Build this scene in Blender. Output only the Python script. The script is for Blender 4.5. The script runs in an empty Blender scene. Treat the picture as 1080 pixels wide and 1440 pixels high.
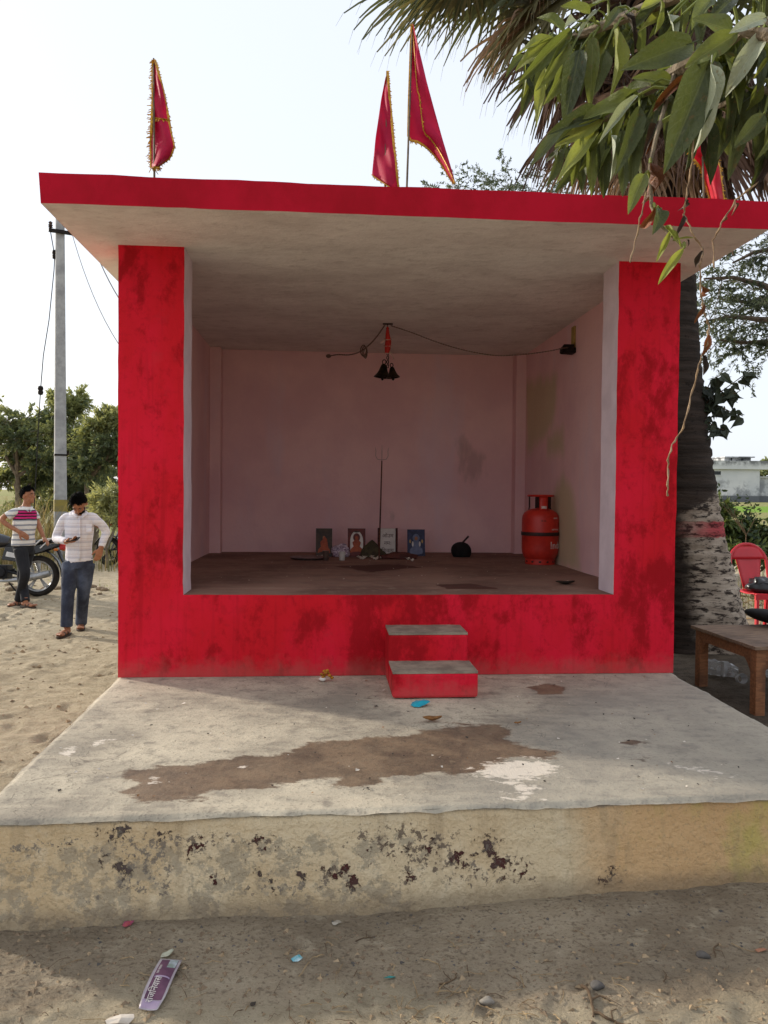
import bpy, bmesh, math, random
import numpy as np
from mathutils import Vector, Matrix

R = math.radians
sc = bpy.context.scene
col = sc.collection
rnd = random.Random(7)
nrg = np.random.default_rng(7)

# ---------------------------------------------------------------- camera
PITCH, ROLL, F = R(1.4375), R(0.5281), 1084.1      # photograph is 1080 x 1440
CAM = Vector((0, 0, 1.62))
cam_data = bpy.data.cameras.new('camera')
cam_data.sensor_fit = 'VERTICAL'
cam_data.sensor_height = 36.0
cam_data.lens = F / 1440 * 36.0
cam_data.clip_start = 0.05
cam_data.clip_end = 3000
cam = bpy.data.objects.new('camera', cam_data)
cam.matrix_world = Matrix.Translation(CAM) @ Matrix.Rotation(R(90) - PITCH, 4, 'X') @ Matrix.Rotation(ROLL, 4, 'Z')
col.objects.link(cam)
sc.camera = cam

# ---------------------------------------------------------------- light
SUN_EL = R(18)
SUN_AZ = Vector((-0.88, 0.474, 0)).normalized()     # where the sun stands
world = bpy.data.worlds.new('World')
sc.world = world
world.use_nodes = True
wn = world.node_tree
wn.nodes.clear()
w_out = wn.nodes.new('ShaderNodeOutputWorld')
w_bg = wn.nodes.new('ShaderNodeBackground')
w_sky = wn.nodes.new('ShaderNodeTexSky')
w_sky.sky_type = 'NISHITA'
w_sky.sun_disc = False
w_sky.sun_elevation = SUN_EL
w_sky.sun_rotation = math.atan2(SUN_AZ.x, SUN_AZ.y)
w_sky.air_density = 1.0
w_sky.dust_density = 2.5
w_sky.ozone_density = 1.0
w_mix = wn.nodes.new('ShaderNodeMix')
w_mix.data_type = 'RGBA'
w_mix.inputs[0].default_value = 0.72
w_mix.inputs[7].default_value = (7.6, 8.0, 8.75, 1)   # even milky haze over the whole dome
wn.links.new(w_sky.outputs[0], w_mix.inputs[6])
wn.links.new(w_mix.outputs[2], w_bg.inputs[0])
w_bg.inputs[1].default_value = 0.09
wn.links.new(w_bg.outputs[0], w_out.inputs[0])

sun_data = bpy.data.lights.new('sun', 'SUN')
sun_data.energy = 2.7
sun_data.angle = R(2.8)
sun_data.color = (1.0, 0.92, 0.80)
sun = bpy.data.objects.new('sun', sun_data)
sun_dir = Vector((SUN_AZ.x * math.cos(SUN_EL), SUN_AZ.y * math.cos(SUN_EL), math.sin(SUN_EL)))
sun.rotation_euler = sun_dir.to_track_quat('Z', 'Y').to_euler()
sun.location = (-6, 3, 12)
col.objects.link(sun)

sc.view_settings.view_transform = 'Standard'
sc.view_settings.look = 'None'
sc.view_settings.gamma = 1.0
sc.view_settings.use_curve_mapping = False
sc.view_settings.exposure = 0.76
sc.cycles.max_bounces = 8
sc.cycles.transparent_max_bounces = 8

# ---------------------------------------------------------------- pixel -> point helpers
_cp, _sp, _cr, _sr = math.cos(PITCH), math.sin(PITCH), math.cos(ROLL), math.sin(ROLL)
def ray(px, py):
    x, y = px - 540.0, py - 720.0
    x, y = _cr * x + _sr * y, -_sr * x + _cr * y
    return Vector((x, F * _cp - y * _sp, -F * _sp - y * _cp))
def at(px, py, Y):
    r = ray(px, py)
    return CAM + r * (Y / r.y)
def onz(px, py, z):
    r = ray(px, py)
    return CAM + r * ((z - CAM.z) / r.z)

# ---------------------------------------------------------------- noise
def _hash(ix, iy, seed):
    h = (ix.astype(np.int64) * 374761393 + iy.astype(np.int64) * 668265263 + seed * 982451653) & 0x7fffffff
    h = ((h ^ (h >> 13)) * 1274126177) & 0x7fffffff
    h = h ^ (h >> 16)
    return (h & 0xffff) / 65535.0
def vnoise(x, y, seed=0):
    x = np.asarray(x, float); y = np.asarray(y, float)
    ix, iy = np.floor(x), np.floor(y)
    fx, fy = x - ix, y - iy
    fx = fx * fx * (3 - 2 * fx); fy = fy * fy * (3 - 2 * fy)
    a = _hash(ix, iy, seed); b = _hash(ix + 1, iy, seed)
    c = _hash(ix, iy + 1, seed); d = _hash(ix + 1, iy + 1, seed)
    return (a * (1 - fx) + b * fx) * (1 - fy) + (c * (1 - fx) + d * fx) * fy
def fbm(x, y, seed=0, octv=4):
    t, amp, s = 0.0, 0.5, 0.0
    for o in range(octv):
        t = t + amp * vnoise(np.asarray(x) * 2 ** o, np.asarray(y) * 2 ** o, seed + o * 17)
        s += amp; amp *= 0.5
    return t / s
def sstep(a, b, x):
    t = np.clip((x - a) / (b - a), 0, 1)
    return t * t * (3 - 2 * t)
def poly_sd(X, Y, poly):
    """signed distance, positive inside"""
    P = np.asarray(poly, float)
    d = np.full(X.shape, 1e9); ins = np.zeros(X.shape, bool)
    n = len(P)
    for i in range(n):
        ax, ay = P[i]; bx, by = P[(i + 1) % n]
        ex, ey = bx - ax, by - ay
        t = np.clip(((X - ax) * ex + (Y - ay) * ey) / (ex * ex + ey * ey + 1e-12), 0, 1)
        d = np.minimum(d, np.hypot(X - ax - t * ex, Y - ay - t * ey))
        if ay != by:
            ins ^= ((ay > Y) != (by > Y)) & (X < (bx - ax) * (Y - ay) / (by - ay) + ax)
    return np.where(ins, d, -d)

# ---------------------------------------------------------------- colours and materials
def C(r, g, b):
    f = lambda v: (v / 255 / 12.92) if v <= 10.3 else ((v / 255 + 0.055) / 1.055) ** 2.4
    return (f(r), f(g), f(b), 1.0)

class Mat:
    def __init__(s, name, rough=0.8, spec=0.3, metal=0.0):
        s.m = bpy.data.materials.new(name)
        s.m.use_nodes = True
        s.t = s.m.node_tree
        s.b = s.t.nodes['Principled BSDF']
        s.b.inputs['Roughness'].default_value = rough
        s.b.inputs['Specular IOR Level'].default_value = spec
        s.b.inputs['Metallic'].default_value = metal
        s.tc = s.t.nodes.new('ShaderNodeTexCoord')
        s.vec = s.tc.outputs['Object']
    def set(s, inp, v):
        if isinstance(v, (int, float)): inp.default_value = v
        elif isinstance(v, (tuple, list)): inp.default_value = v
        else: s.t.links.new(v, inp)
    def mapped(s, scale, vec=None):
        n = s.t.nodes.new('ShaderNodeMapping')
        s.t.links.new(vec or s.vec, n.inputs[0])
        n.inputs['Scale'].default_value = scale
        return n.outputs[0]
    def noise(s, scale, detail=4, rough=0.55, vec=None, dist=0.0):
        n = s.t.nodes.new('ShaderNodeTexNoise')
        s.t.links.new(vec or s.vec, n.inputs['Vector'])
        n.inputs['Scale'].default_value = scale
        n.inputs['Detail'].default_value = detail
        n.inputs['Roughness'].default_value = rough
        n.inputs['Distortion'].default_value = dist
        return n.outputs[0]
    def voronoi(s, scale, vec=None):
        n = s.t.nodes.new('ShaderNodeTexVoronoi')
        s.t.links.new(vec or s.vec, n.inputs['Vector'])
        n.inputs['Scale'].default_value = scale
        return n.outputs[0]
    def attr(s, name):
        n = s.t.nodes.new('ShaderNodeAttribute')
        n.attribute_name = name
        return n.outputs['Fac']
    def xyz(s, vec=None):
        n = s.t.nodes.new('ShaderNodeSeparateXYZ')
        s.t.links.new(vec or s.vec, n.inputs[0])
        return n.outputs
    def math(s, op, a, b=0.0, c=0.0):
        n = s.t.nodes.new('ShaderNodeMath')
        n.operation = op
        s.set(n.inputs[0], a); s.set(n.inputs[1], b)
        if op in ('MULTIPLY_ADD',): s.set(n.inputs[2], c)
        return n.outputs[0]
    def step(s, a, b, x):
        n = s.t.nodes.new('ShaderNodeMapRange')
        n.interpolation_type = 'SMOOTHSTEP'
        s.set(n.inputs[0], x)
        n.inputs[1].default_value = a; n.inputs[2].default_value = b
        return n.outputs[0]
    def mix(s, fac, a, b, mode='MIX'):
        n = s.t.nodes.new('ShaderNodeMix')
        n.data_type = 'RGBA'; n.blend_type = mode
        s.set(n.inputs[0], fac); s.set(n.inputs[6], a); s.set(n.inputs[7], b)
        return n.outputs[2]
    def color(s, v): s.set(s.b.inputs['Base Color'], v); return s
    def rough(s, v): s.set(s.b.inputs['Roughness'], v); return s
    def bump(s, h, strength=0.5, dist=0.01):
        n = s.t.nodes.new('ShaderNodeBump')
        n.inputs['Strength'].default_value = strength
        n.inputs['Distance'].default_value = dist
        s.t.links.new(h, n.inputs['Height'])
        s.t.links.new(n.outputs[0], s.b.inputs['Normal'])
        return s
    def translucent(s, fac, colr):
        tr = s.t.nodes.new('ShaderNodeBsdfTranslucent')
        s.set(tr.inputs[0], colr)
        mx = s.t.nodes.new('ShaderNodeMixShader')
        mx.inputs[0].default_value = fac
        s.t.links.new(s.b.outputs[0], mx.inputs[1]); s.t.links.new(tr.outputs[0], mx.inputs[2])
        s.t.links.new(mx.outputs[0], s.t.nodes['Material Output'].inputs[0])
        return s

def pm(name, c1, c2=None, scale=6.0, rough=0.8, bump=0.0, bscale=40.0, bdist=0.01, metal=0.0, spec=0.3, detail=5):
    m = Mat(name, rough, spec, metal)
    if c2 is None: c2 = tuple(v * 0.75 for v in c1[:3]) + (1,)
    n = m.noise(scale, detail, 0.6)
    m.color(m.mix(m.step(0.3, 0.7, n), c1, c2))
    if bump: m.bump(m.noise(bscale, 6, 0.6), bump, bdist)
    return m.m

def leafmat(name, c1, c2, trans=0.3, scale=1.5, rough=0.55, spec=0.35, fine=0.0):
    m = Mat(name, rough, spec)
    gi = m.t.nodes.new('ShaderNodeObjectInfo').outputs['Random']
    n = m.noise(scale, 3, 0.6)
    f = m.math('MULTIPLY_ADD', gi, 0.6, m.math('MULTIPLY_ADD', n, 1.2, -0.4))
    c = m.mix(m.step(0.1, 0.9, f), c1, c2)
    m.color(c)
    m.translucent(trans, m.mix(0.5, c, (c1[0] * 1.7, c1[1] * 1.5, c1[2] * 0.7, 1)))
    return m.m

# ---------------------------------------------------------------- mesh builder
def frame(d, hint=Vector((0, 0, 1))):
    d = Vector(d).normalized()
    if abs(d.dot(hint)) > 0.97: hint = Vector((1, 0, 0))
    a = d.cross(hint).normalized()
    return a, d.cross(a).normalized(), d

class MB:
    def __init__(s): s.v, s.f, s.m = [], [], []
    def add(s, vs, fs, mi=0):
        o = len(s.v)
        s.v += [tuple(v) for v in vs]
        s.f += [tuple(i + o for i in f) for f in fs]
        s.m += [mi] * len(fs)
        return s
    def box(s, a, b, mi=0, M=None):
        x0, y0, z0 = a; x1, y1, z1 = b
        vs = [Vector(p) for p in ((x0, y0, z0), (x1, y0, z0), (x1, y1, z0), (x0, y1, z0), (x0, y0, z1), (x1, y0, z1), (x1, y1, z1), (x0, y1, z1))]
        if M: vs = [M @ v for v in vs]
        return s.add(vs, [(0, 3, 2, 1), (4, 5, 6, 7), (0, 1, 5, 4), (1, 2, 6, 5), (2, 3, 7, 6), (3, 0, 4, 7)], mi)
    def bar(s, p, q, w, h, mi=0, up=Vector((0, 0, 1))):
        p, q = Vector(p), Vector(q)
        a, b, d = frame(q - p, up)
        vs = []
        for o in (p, q):
            for (i, j) in ((-1, -1), (1, -1), (1, 1), (-1, 1)): vs.append(o + a * (i * w / 2) + b * (j * h / 2))
        return s.add(vs, [(0, 1, 2, 3), (7, 6, 5, 4), (0, 4, 5, 1), (1, 5, 6, 2), (2, 6, 7, 3), (3, 7, 4, 0)], mi)
    def tube(s, pts, rad, n=8, mi=0, cap=True, side=None, closed=False):
        """rad: number, list of numbers, or list of (ra, rb) for ellipses along side / binormal"""
        pts = [Vector(p) for p in pts]
        m = len(pts)
        if isinstance(rad, (int, float)): rad = [rad] * m
        vs, fs = [], []
        prev = None
        for i, p in enumerate(pts):
            if closed: d = pts[(i + 1) % m] - pts[i - 1]
            else: d = pts[min(i + 1, m - 1)] - pts[max(i - 1, 0)]
            d.normalize()
            if side is not None:
                a = (Vector(side) - d * d.dot(Vector(side))).normalized()
            elif prev is None: a = frame(d)[0]
            else: a = (prev - d * d.dot(prev)).normalized()
            prev = a
            b = d.cross(a)
            ra, rb = rad[i] if isinstance(rad[i], (tuple, list)) else (rad[i], rad[i])
            for k in range(n):
                t = 2 * math.pi * k / n
                vs.append(p + a * (ra * math.cos(t)) + b * (rb * math.sin(t)))
        for i in range(m if closed else m - 1):
            j = (i + 1) % m
            for k in range(n):
                l = (k + 1) % n
                fs.append((i * n + k, i * n + l, j * n + l, j * n + k))
        if cap and not closed:
            fs.append(tuple(reversed(range(n)))); fs.append(tuple(range((m - 1) * n, m * n)))
        return s.add(vs, fs, mi)
    def lathe(s, prof, n=24, o=(0, 0, 0), M=None, mi=0, cap=True):
        vs, fs = [], []
        for (r, z) in prof:
            for k in range(n):
                t = 2 * math.pi * k / n
                p = Vector((o[0] + r * math.cos(t), o[1] + r * math.sin(t), o[2] + z))
                vs.append(M @ p if M else p)
        m = len(prof)
        for i in range(m - 1):
            for k in range(n):
                l = (k + 1) % n
                fs.append((i * n + k, i * n + l, (i + 1) * n + l, (i + 1) * n + k))
        if cap:
            fs.append(tuple(reversed(range(n)))); fs.append(tuple(range((m - 1) * n, m * n)))
        return s.add(vs, fs, mi)
    def ell(s, c, r, n=16, m=10, M=None, mi=0):
        prof = [(max(1e-4, math.sin(math.pi * i / m)), -math.cos(math.pi * i / m)) for i in range(m + 1)]
        K = Matrix.Translation(Vector(c)) @ (M.to_4x4() if M else Matrix.Identity(4)) @ Matrix.Diagonal((r[0], r[1], r[2], 1))
        return s.lathe(prof, n, (0, 0, 0), K, mi)
    def grid(s, P, mi=0, flip=False, closed=False):
        """P[i][j] -> points"""
        ni, nj = len(P), len(P[0])
        vs = [p for row in P for p in row]
        fs = []
        for i in range(ni - 1):
            for j in range(nj if closed else nj - 1):
                k = (j + 1) % nj
                q = (i * nj + j, i * nj + k, (i + 1) * nj + k, (i + 1) * nj + j)
                fs.append(q[::-1] if flip else q)
        return s.add(vs, fs, mi)
    def prism(s, poly, z0, z1, M=None, mi=0):
        n = len(poly)
        vs = [Vector((p[0], p[1], z0)) for p in poly] + [Vector((p[0], p[1], z1)) for p in poly]
        if M: vs = [M @ v for v in vs]
        fs = [tuple(reversed(range(n))), tuple(range(n, 2 * n))]
        fs += [(i, (i + 1) % n, n + (i + 1) % n, n + i) for i in range(n)]
        return s.add(vs, fs, mi)
    def mesh(s, name, mats, smooth=True):
        me = bpy.data.meshes.new(name)
        me.from_pydata(s.v, [], s.f)
        for m in (mats if isinstance(mats, (list, tuple)) else [mats]): me.materials.append(m)
        if len(me.polygons):
            me.polygons.foreach_set('material_index', s.m)
            me.polygons.foreach_set('use_smooth', [smooth] * len(me.polygons))
        me.update()
        return me
    def build(s, name, mats, parent=None, smooth=False, bevel=0.0, angle=40, solid=0.0):
        o = bpy.data.objects.new(name, s.mesh(name, mats, smooth))
        col.objects.link(o)
        if parent: o.parent = parent
        if solid:
            k = o.modifiers.new('thick', 'SOLIDIFY'); k.thickness = solid; k.offset = 0
        if bevel:
            k = o.modifiers.new('bevel', 'BEVEL'); k.width = bevel; k.segments = 2; k.limit_method = 'ANGLE'; k.angle_limit = R(40)
        if smooth and not bevel:
            o.data.set_sharp_from_angle(angle=R(angle))
        return o

def np_mesh(name, V, Fq, mats, smooth=False):
    """fast mesh from numpy vertices and quads / tris of equal size"""
    me = bpy.data.meshes.new(name)
    V = np.asarray(V, np.float32); Fq = np.asarray(Fq, np.int32)
    k = Fq.shape[1]
    me.vertices.add(len(V)); me.vertices.foreach_set('co', V.ravel())
    me.loops.add(Fq.size); me.loops.foreach_set('vertex_index', Fq.ravel())
    me.polygons.add(len(Fq)); me.polygons.foreach_set('loop_start', np.arange(len(Fq), dtype=np.int32) * k)
    me.polygons.foreach_set('use_smooth', np.full(len(Fq), smooth))
    for m in (mats if isinstance(mats, (list, tuple)) else [mats]): me.materials.append(m)
    me.update(calc_edges=True)
    me.validate()
    return me
def ob(name, me, parent=None):
    o = bpy.data.objects.new(name, me); col.objects.link(o)
    if parent: o.parent = parent
    return o
def tag(o, label, cat, group=None):
    o['label'] = label; o['category'] = cat
    if group: o['group'] = group
    return o
def thing(name, loc, label, cat, rz=0.0, group=None):
    o = bpy.data.objects.new(name, None); col.objects.link(o)
    o.empty_display_size = 0.1
    o.location = loc; o.rotation_euler = (0, 0, rz)
    return tag(o, label, cat, group)
def kind(o, k): o['kind'] = k; return o
def copy_tree(o, parent=None):
    c = o.copy(); col.objects.link(c); c.parent = parent
    for ch in [x for x in bpy.data.objects if x.parent == o]: copy_tree(ch, c)
    return c
def remesh(mb, voxel, it=4, fac=0.6):
    """one continuous surface from overlapping closed shapes"""
    me = mb.mesh('tmp', [], True)
    o = bpy.data.objects.new('tmp', me); col.objects.link(o)
    k = o.modifiers.new('r', 'REMESH'); k.mode = 'VOXEL'; k.voxel_size = voxel; k.use_smooth_shade = True
    k = o.modifiers.new('s', 'SMOOTH'); k.iterations = it; k.factor = fac
    dg = bpy.context.evaluated_depsgraph_get()
    out = bpy.data.meshes.new_from_object(o.evaluated_get(dg))
    bpy.data.objects.remove(o); bpy.data.meshes.remove(me)
    out.materials.clear()
    return out
def text_mesh(body, size, mat, name, depth=0.0004, align='CENTER'):
    cu = bpy.data.curves.new('t', 'FONT'); cu.body = body; cu.size = size
    cu.align_x = align; cu.align_y = 'CENTER'; cu.extrude = depth; cu.resolution_u = 3
    o = bpy.data.objects.new('t', cu); col.objects.link(o)
    dg = bpy.context.evaluated_depsgraph_get()
    me = bpy.data.meshes.new_from_object(o.evaluated_get(dg))
    bpy.data.objects.remove(o); bpy.data.curves.remove(cu)
    me.name = name; me.materials.clear(); me.materials.append(mat)
    return me
# ================================================================ GROUND
PZ = 0.38                       # top of the platform
def gz(x, y):
    x = np.asarray(x, float); y = np.asarray(y, float)
    near = sstep(40, 12, np.hypot(x, y - 2))
    z = 0.035 * (fbm(x * 0.7 + 3, y * 0.7, 1, 3) - 0.5)
    z = z + near * 0.030 * (fbm(x * 3.1, y * 3.1 + 9, 5, 4) - 0.5)
    z = z + near * 0.016 * (fbm(x * 14, y * 14, 11, 4) - 0.5)
    rdg = 1 - np.abs(2 * fbm(x * 2.6 + y * 1.1, y * 6.0 - x * 1.5, 15, 4) - 1)
    z = z + near * 0.030 * (rdg - .8) * sstep(3.0, 4.0, y) * sstep(-1.7, -2.2, x)
    z = z + near * 0.016 * (1 - np.abs(2 * fbm(x * 7, y * 9, 19, 4) - 1) - .8) * sstep(3.2, 2.8, y)
    z = z + 0.03 * sstep(-1, 2.5, x) * sstep(6, 3, y)
    # low lip of the trodden track in front of the parked motorbike
    z = z + 0.06 * sstep(11.2, 12.0, y + 0.25 * fbm(x, y, 3, 2)) * sstep(-2, -3, x)
    z = z + 0.06 * sstep(5.5, 8.5, y) * sstep(2.2, 3.6, x) * sstep(30, 12, y)
    z = z + 0.5 * sstep(50, 130, y)
    return z
_fr = np.random.default_rng(90)
DENTS = [(x_, y_, a_, s_) for x_, y_, a_, s_ in zip(_fr.uniform(-6.5, -1.9, 150), _fr.uniform(3.4, 11, 150), _fr.uniform(-.7, .7, 150), _fr.uniform(.7, 1.1, 150))]
DENTS += [(x_, y_, a_, s_) for x_, y_, a_, s_ in zip(_fr.uniform(-1.3, 1.9, 14), _fr.uniform(1.7, 2.5, 14), _fr.uniform(-1.5, 1.5, 14), _fr.uniform(.35, .6, 14))]
def dents(X, Y):
    Z = np.zeros(X.shape)
    for (x0, y0, a_, s_) in DENTS:                # shallow trodden footprints with a pushed-up rim
        i0, i1 = np.searchsorted(gy, y0 - .3), np.searchsorted(gy, y0 + .3); j0, j1 = np.searchsorted(gx, x0 - .3), np.searchsorted(gx, x0 + .3)
        dx, dy = X[i0:i1, j0:j1] - x0, Y[i0:i1, j0:j1] - y0
        u_, v_ = dx * math.cos(a_) - dy * math.sin(a_), dx * math.sin(a_) + dy * math.cos(a_)
        r_ = np.sqrt((u_ / (.06 * s_)) ** 2 + (v_ / (.14 * s_)) ** 2)
        Z[i0:i1, j0:j1] += (-.013 * s_ * sstep(1.2, .3, r_) + .006 * np.exp(-((r_ - 1.25) / .3) ** 2)) * (.4 + 1.2 * fbm(dx * 14 + x0 * 9, dy * 14 + y0 * 7, 5, 3))
    for off, ph in ((0, 0), (.55, .3), (1.3, .9)):   # tyre tracks across the sand
        cx_ = -3.3 - off - .28 * (Y - 4) + .22 * np.sin(Y * .7 + ph)
        d_ = (X - cx_) / .05
        m_ = sstep(3.3, 4.0, Y) * sstep(12, 11, Y)
        Z += m_ * (-.012 * np.exp(-d_ ** 2) + .010 * np.exp(-((np.abs(d_) - 1.9) / .6) ** 2))
    return Z
def gzf(x, y): return float(gz(np.array([x]), np.array([y]))[0])

def axis(marks):
    out = []
    for a, b, n, p in marks:
        t = np.linspace(0, 1, n, endpoint=False)
        out.append(a + (b - a) * t ** p)
    return np.concatenate(out)
gx = np.concatenate([-axis([(12, 1200, 26, 3.0)])[::-1], axis([(-12, -7.5, 70, 1.0), (-7.5, -2.0, 210, 1.0), (-2.0, 2.3, 300, 1.0), (2.3, 12, 110, 1.0)]), axis([(12, 1200, 26, 3.0)])])
gx = np.unique(gx)
gy = np.concatenate([axis([(-300, -3, 14, 0.4), (-3, 1.2, 22, 1.0), (1.2, 3.6, 170, 1.0), (3.6, 18, 360, 1.2), (18, 160, 60, 1.6), (160, 2000, 20, 2.2)]), [2000.0]])
GX, GY = np.meshgrid(gx, gy)
GZ = gz(GX, GY) + dents(GX, GY)
nx, ny = len(gx), len(gy)
V = np.stack([GX.ravel(), GY.ravel(), GZ.ravel()], 1)
idx = np.arange(nx * ny).reshape(ny, nx)
Q = np.stack([idx[:-1, :-1].ravel(), idx[:-1, 1:].ravel(), idx[1:, 1:].ravel(), idx[1:, :-1].ravel()], 1)

m = Mat('dusty_earth', 0.95, 0.15)
sand = m.attr('sand'); green = m.attr('green'); bright = m.attr('bright')
n1 = m.noise(1.3, 6, 0.6); n2 = m.noise(9, 6, 0.65); n3 = m.noise(60, 4, 0.6)
dirt = m.mix(m.step(0.35, 0.65, n1), C(192, 174, 148), C(156, 140, 118))
dirt = m.mix(m.step(0.52, 0.72, n2), dirt, C(200, 184, 158))
dirt = m.mix(m.math('MULTIPLY', m.step(0.52, 0.66, n3), 0.65), dirt, C(112, 98, 82))
sandc = m.mix(m.step(0.3, 0.7, n2), C(206, 191, 162), C(180, 164, 137))
sandc = m.mix(m.math('MULTIPLY', m.step(0.55, 0.75, n1), 0.5), sandc, C(156, 140, 116))
sandc = m.mix(m.math('MULTIPLY', m.step(0.54, 0.68, m.noise(26, 6, .7, m.mapped((.6, 1.6, 1)))), 0.5), sandc, C(138, 122, 100))
base = m.mix(m.step(0.35, 0.65, m.math('MULTIPLY_ADD', m.math('SUBTRACT', n2, 0.5), 0.5, sand)), dirt, sandc)
fieldc = m.mix(m.step(0.35, 0.65, m.noise(0.15, 4)), C(136, 140, 84), C(150, 138, 92))
base = m.mix(m.step(0.4, 0.6, m.math('MULTIPLY_ADD', m.math('SUBTRACT', n1, 0.5), 0.3, green)), base, fieldc)
base = m.mix(bright, base, C(118, 150, 52))
base = m.mix(m.math('MULTIPLY', m.step(.3, .7, m.math('MULTIPLY_ADD', m.math('SUBTRACT', n2, .5), .8, m.attr('dark_ground'))), .85), base, m.mix(m.step(.45, .6, n2), C(96, 84, 72), C(66, 56, 48)))
m.color(base)
hb = m.math('ADD', m.math('MULTIPLY', n2, 0.6), m.math('MULTIPLY', n3, 0.35))
n4 = m.noise(22, 8, 0.72, m.mapped((.7, 1.3, 1)))
hb = m.math('ADD', hb, m.math('MULTIPLY', n4, 0.9))
m.bump(hb, 1.0, 0.06)
M_EARTH = m.m
gme = np_mesh('ground', V, Q, M_EARTH, True)
sa = sstep(-1.3, -2.2, GX + 0.3 * (fbm(GX * 2, GY * 2, 31, 3) - .5)) * sstep(2.2, 3.2, GY)
sa = np.maximum(sa, sstep(2.62, 2.35, GY + 0.35 * (fbm(GX * 2.5, GY * 2.5, 33, 3) - .5)) * 0.62)
sa = np.maximum(sa, sstep(9, 11, GY) * 0.9)
gr = sstep(17, 22, GY + 4 * fbm(GX * .2, GY * .2, 41, 2)) * sstep(3, 6, GX)
gr = np.maximum(gr, sstep(16, 22, GY) * sstep(-3, -5, GX) * 0.8)
br = sstep(70, 74, GY) * sstep(100, 94, GY) * sstep(10, 20, GX)
hu = sstep(1.9, 2.4, GX) * sstep(3.6, 4.6, GY) * sstep(9.6, 8.6, GY + .4 * fbm(GX * 2, GY * 2, 44, 2))  # darker ground colour around the table and the palm foot
for nme, arr in (('sand', sa), ('green', gr), ('bright', br), ('dark_ground', hu)):
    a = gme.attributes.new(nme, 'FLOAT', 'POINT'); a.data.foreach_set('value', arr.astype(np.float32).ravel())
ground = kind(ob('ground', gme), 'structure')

# ================================================================ PAINT, PLASTER, CEMENT
def red_paint():
    m = Mat('red_paint', 0.75, 0.12)
    n0 = m.noise(1.7, 5, 0.6, m.mapped((1.0, 1.0, 0.6)))
    blot = m.noise(4.2, 10, 0.70, m.mapped((1.25, 1.25, 0.75)), 0.15)
    fine = m.noise(22, 6, 0.65)
    big = m.noise(0.9, 3, 0.5)
    c = m.mix(m.step(0.35, 0.65, n0), (0.70, 0.011, 0.035, 1), (0.60, 0.009, 0.018, 1))
    stain = m.step(0.49, 0.66, m.math('MULTIPLY_ADD', m.math('SUBTRACT', big, 0.5), 0.55, m.math('MULTIPLY_ADD', m.math('SUBTRACT', fine, 0.5), 0.16, blot)))
    c = m.mix(m.math('MULTIPLY', stain, 0.85), c, (0.32, 0.006, 0.010, 1))
    mott = m.noise(12, 8, .72)
    c = m.mix(m.math('MULTIPLY', m.step(.50, .66, mott), .38), c, (0.36, 0.005, 0.010, 1))
    c = m.mix(m.math('MULTIPLY', m.step(.56, .70, m.noise(6, 8, .7)), .30), c, (0.72, 0.03, 0.05, 1))
    drip = m.noise(5, 4, .55, m.mapped((2.2, 2.2, .10)))
    c = m.mix(m.math('MULTIPLY', m.step(.58, .72, drip), .35), c, (0.30, 0.005, 0.009, 1))
    brush = m.noise(30, 3, 0.5, m.mapped((1.0, 1.0, 0.06)))
    c = m.mix(m.math('MULTIPLY', m.step(0.52, 0.70, brush), 0.28), c, (0.42, 0.008, 0.016, 1))
    chip = m.step(0.79, 0.80, m.noise(7.5, 3, 0.5))
    c = m.mix(m.math('MULTIPLY', chip, 0.5), c, (0.62, 0.16, 0.19, 1))
    zz_ = m.xyz()[2]
    splash = m.step(.15, .0, m.math('MULTIPLY_ADD', m.math('SUBTRACT', m.noise(9, 8, .7), .5), .32, zz_))
    c = m.mix(m.math('MULTIPLY', splash, .32), c, C(150, 104, 92))
    m.color(c)
    m.rough(m.math('MULTIPLY_ADD', stain, 0.15, 0.7))
    m.bump(m.math('ADD', m.noise(9, 5, 0.6), m.math('MULTIPLY', m.noise(80, 4, 0.6), 0.25)), 0.28, 0.012)
    return m.m
M_RED = red_paint()
def fascia_red():
    m = Mat('fascia_red', 0.75, 0.12)
    n = m.noise(2.5, 6, 0.6, m.mapped((1, 1, .7)))
    m.color(m.mix(m.step(0.35, 0.7, n), (0.46, 0.005, 0.022, 1), (0.34, 0.004, 0.013, 1)))
    m.bump(m.noise(14, 5, 0.6), 0.25, 0.012)
    return m.m
M_FASCIA = fascia_red()
def pink_wall():
    m = Mat('pink_wall_paint', 0.85, 0.2)
    n = m.noise(1.1, 5, 0.6); st = m.noise(2.0, 5, 0.6, m.mapped((1.0, 1.0, 0.25)))
    c = m.mix(m.step(0.35, 0.65, n), C(240, 196, 194), C(228, 182, 184))
    c = m.mix(m.math('MULTIPLY', m.step(0.52, 0.72, st), 0.45), c, C(224, 198, 208))
    # remains of older olive-yellow paint
    ol = m.attr('old_paint')
    om = m.step(0.28, 0.75, m.math('MULTIPLY_ADD', m.math('SUBTRACT', m.noise(6, 6, 0.6, m.mapped((1, 1, .5))), 0.5), 0.55, ol))
    c = m.mix(m.math('MULTIPLY', om, 0.6), c, C(190, 182, 122))
    sm = m.attr('smudge')
    smk = m.step(0.40, 0.75, m.math('MULTIPLY_ADD', m.math('SUBTRACT', m.noise(9, 6, 0.6, m.mapped((1, 1, .4))), 0.5), 0.9, sm))
    c = m.mix(m.math('MULTIPLY', smk, 0.35), c, C(120, 96, 82))
    m.color(c)
    m.bump(m.math('ADD', m.noise(35, 5, 0.6), m.noise(7, 5, .6, m.mapped((1, 1, .4)))), 0.45, 0.012)
    return m.m
M_PINK = pink_wall()
M_LILAC = pm('lilac_jamb_paint', C(230, 210, 216), C(214, 194, 200), 5, 0.8, 0.2, 50)
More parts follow.
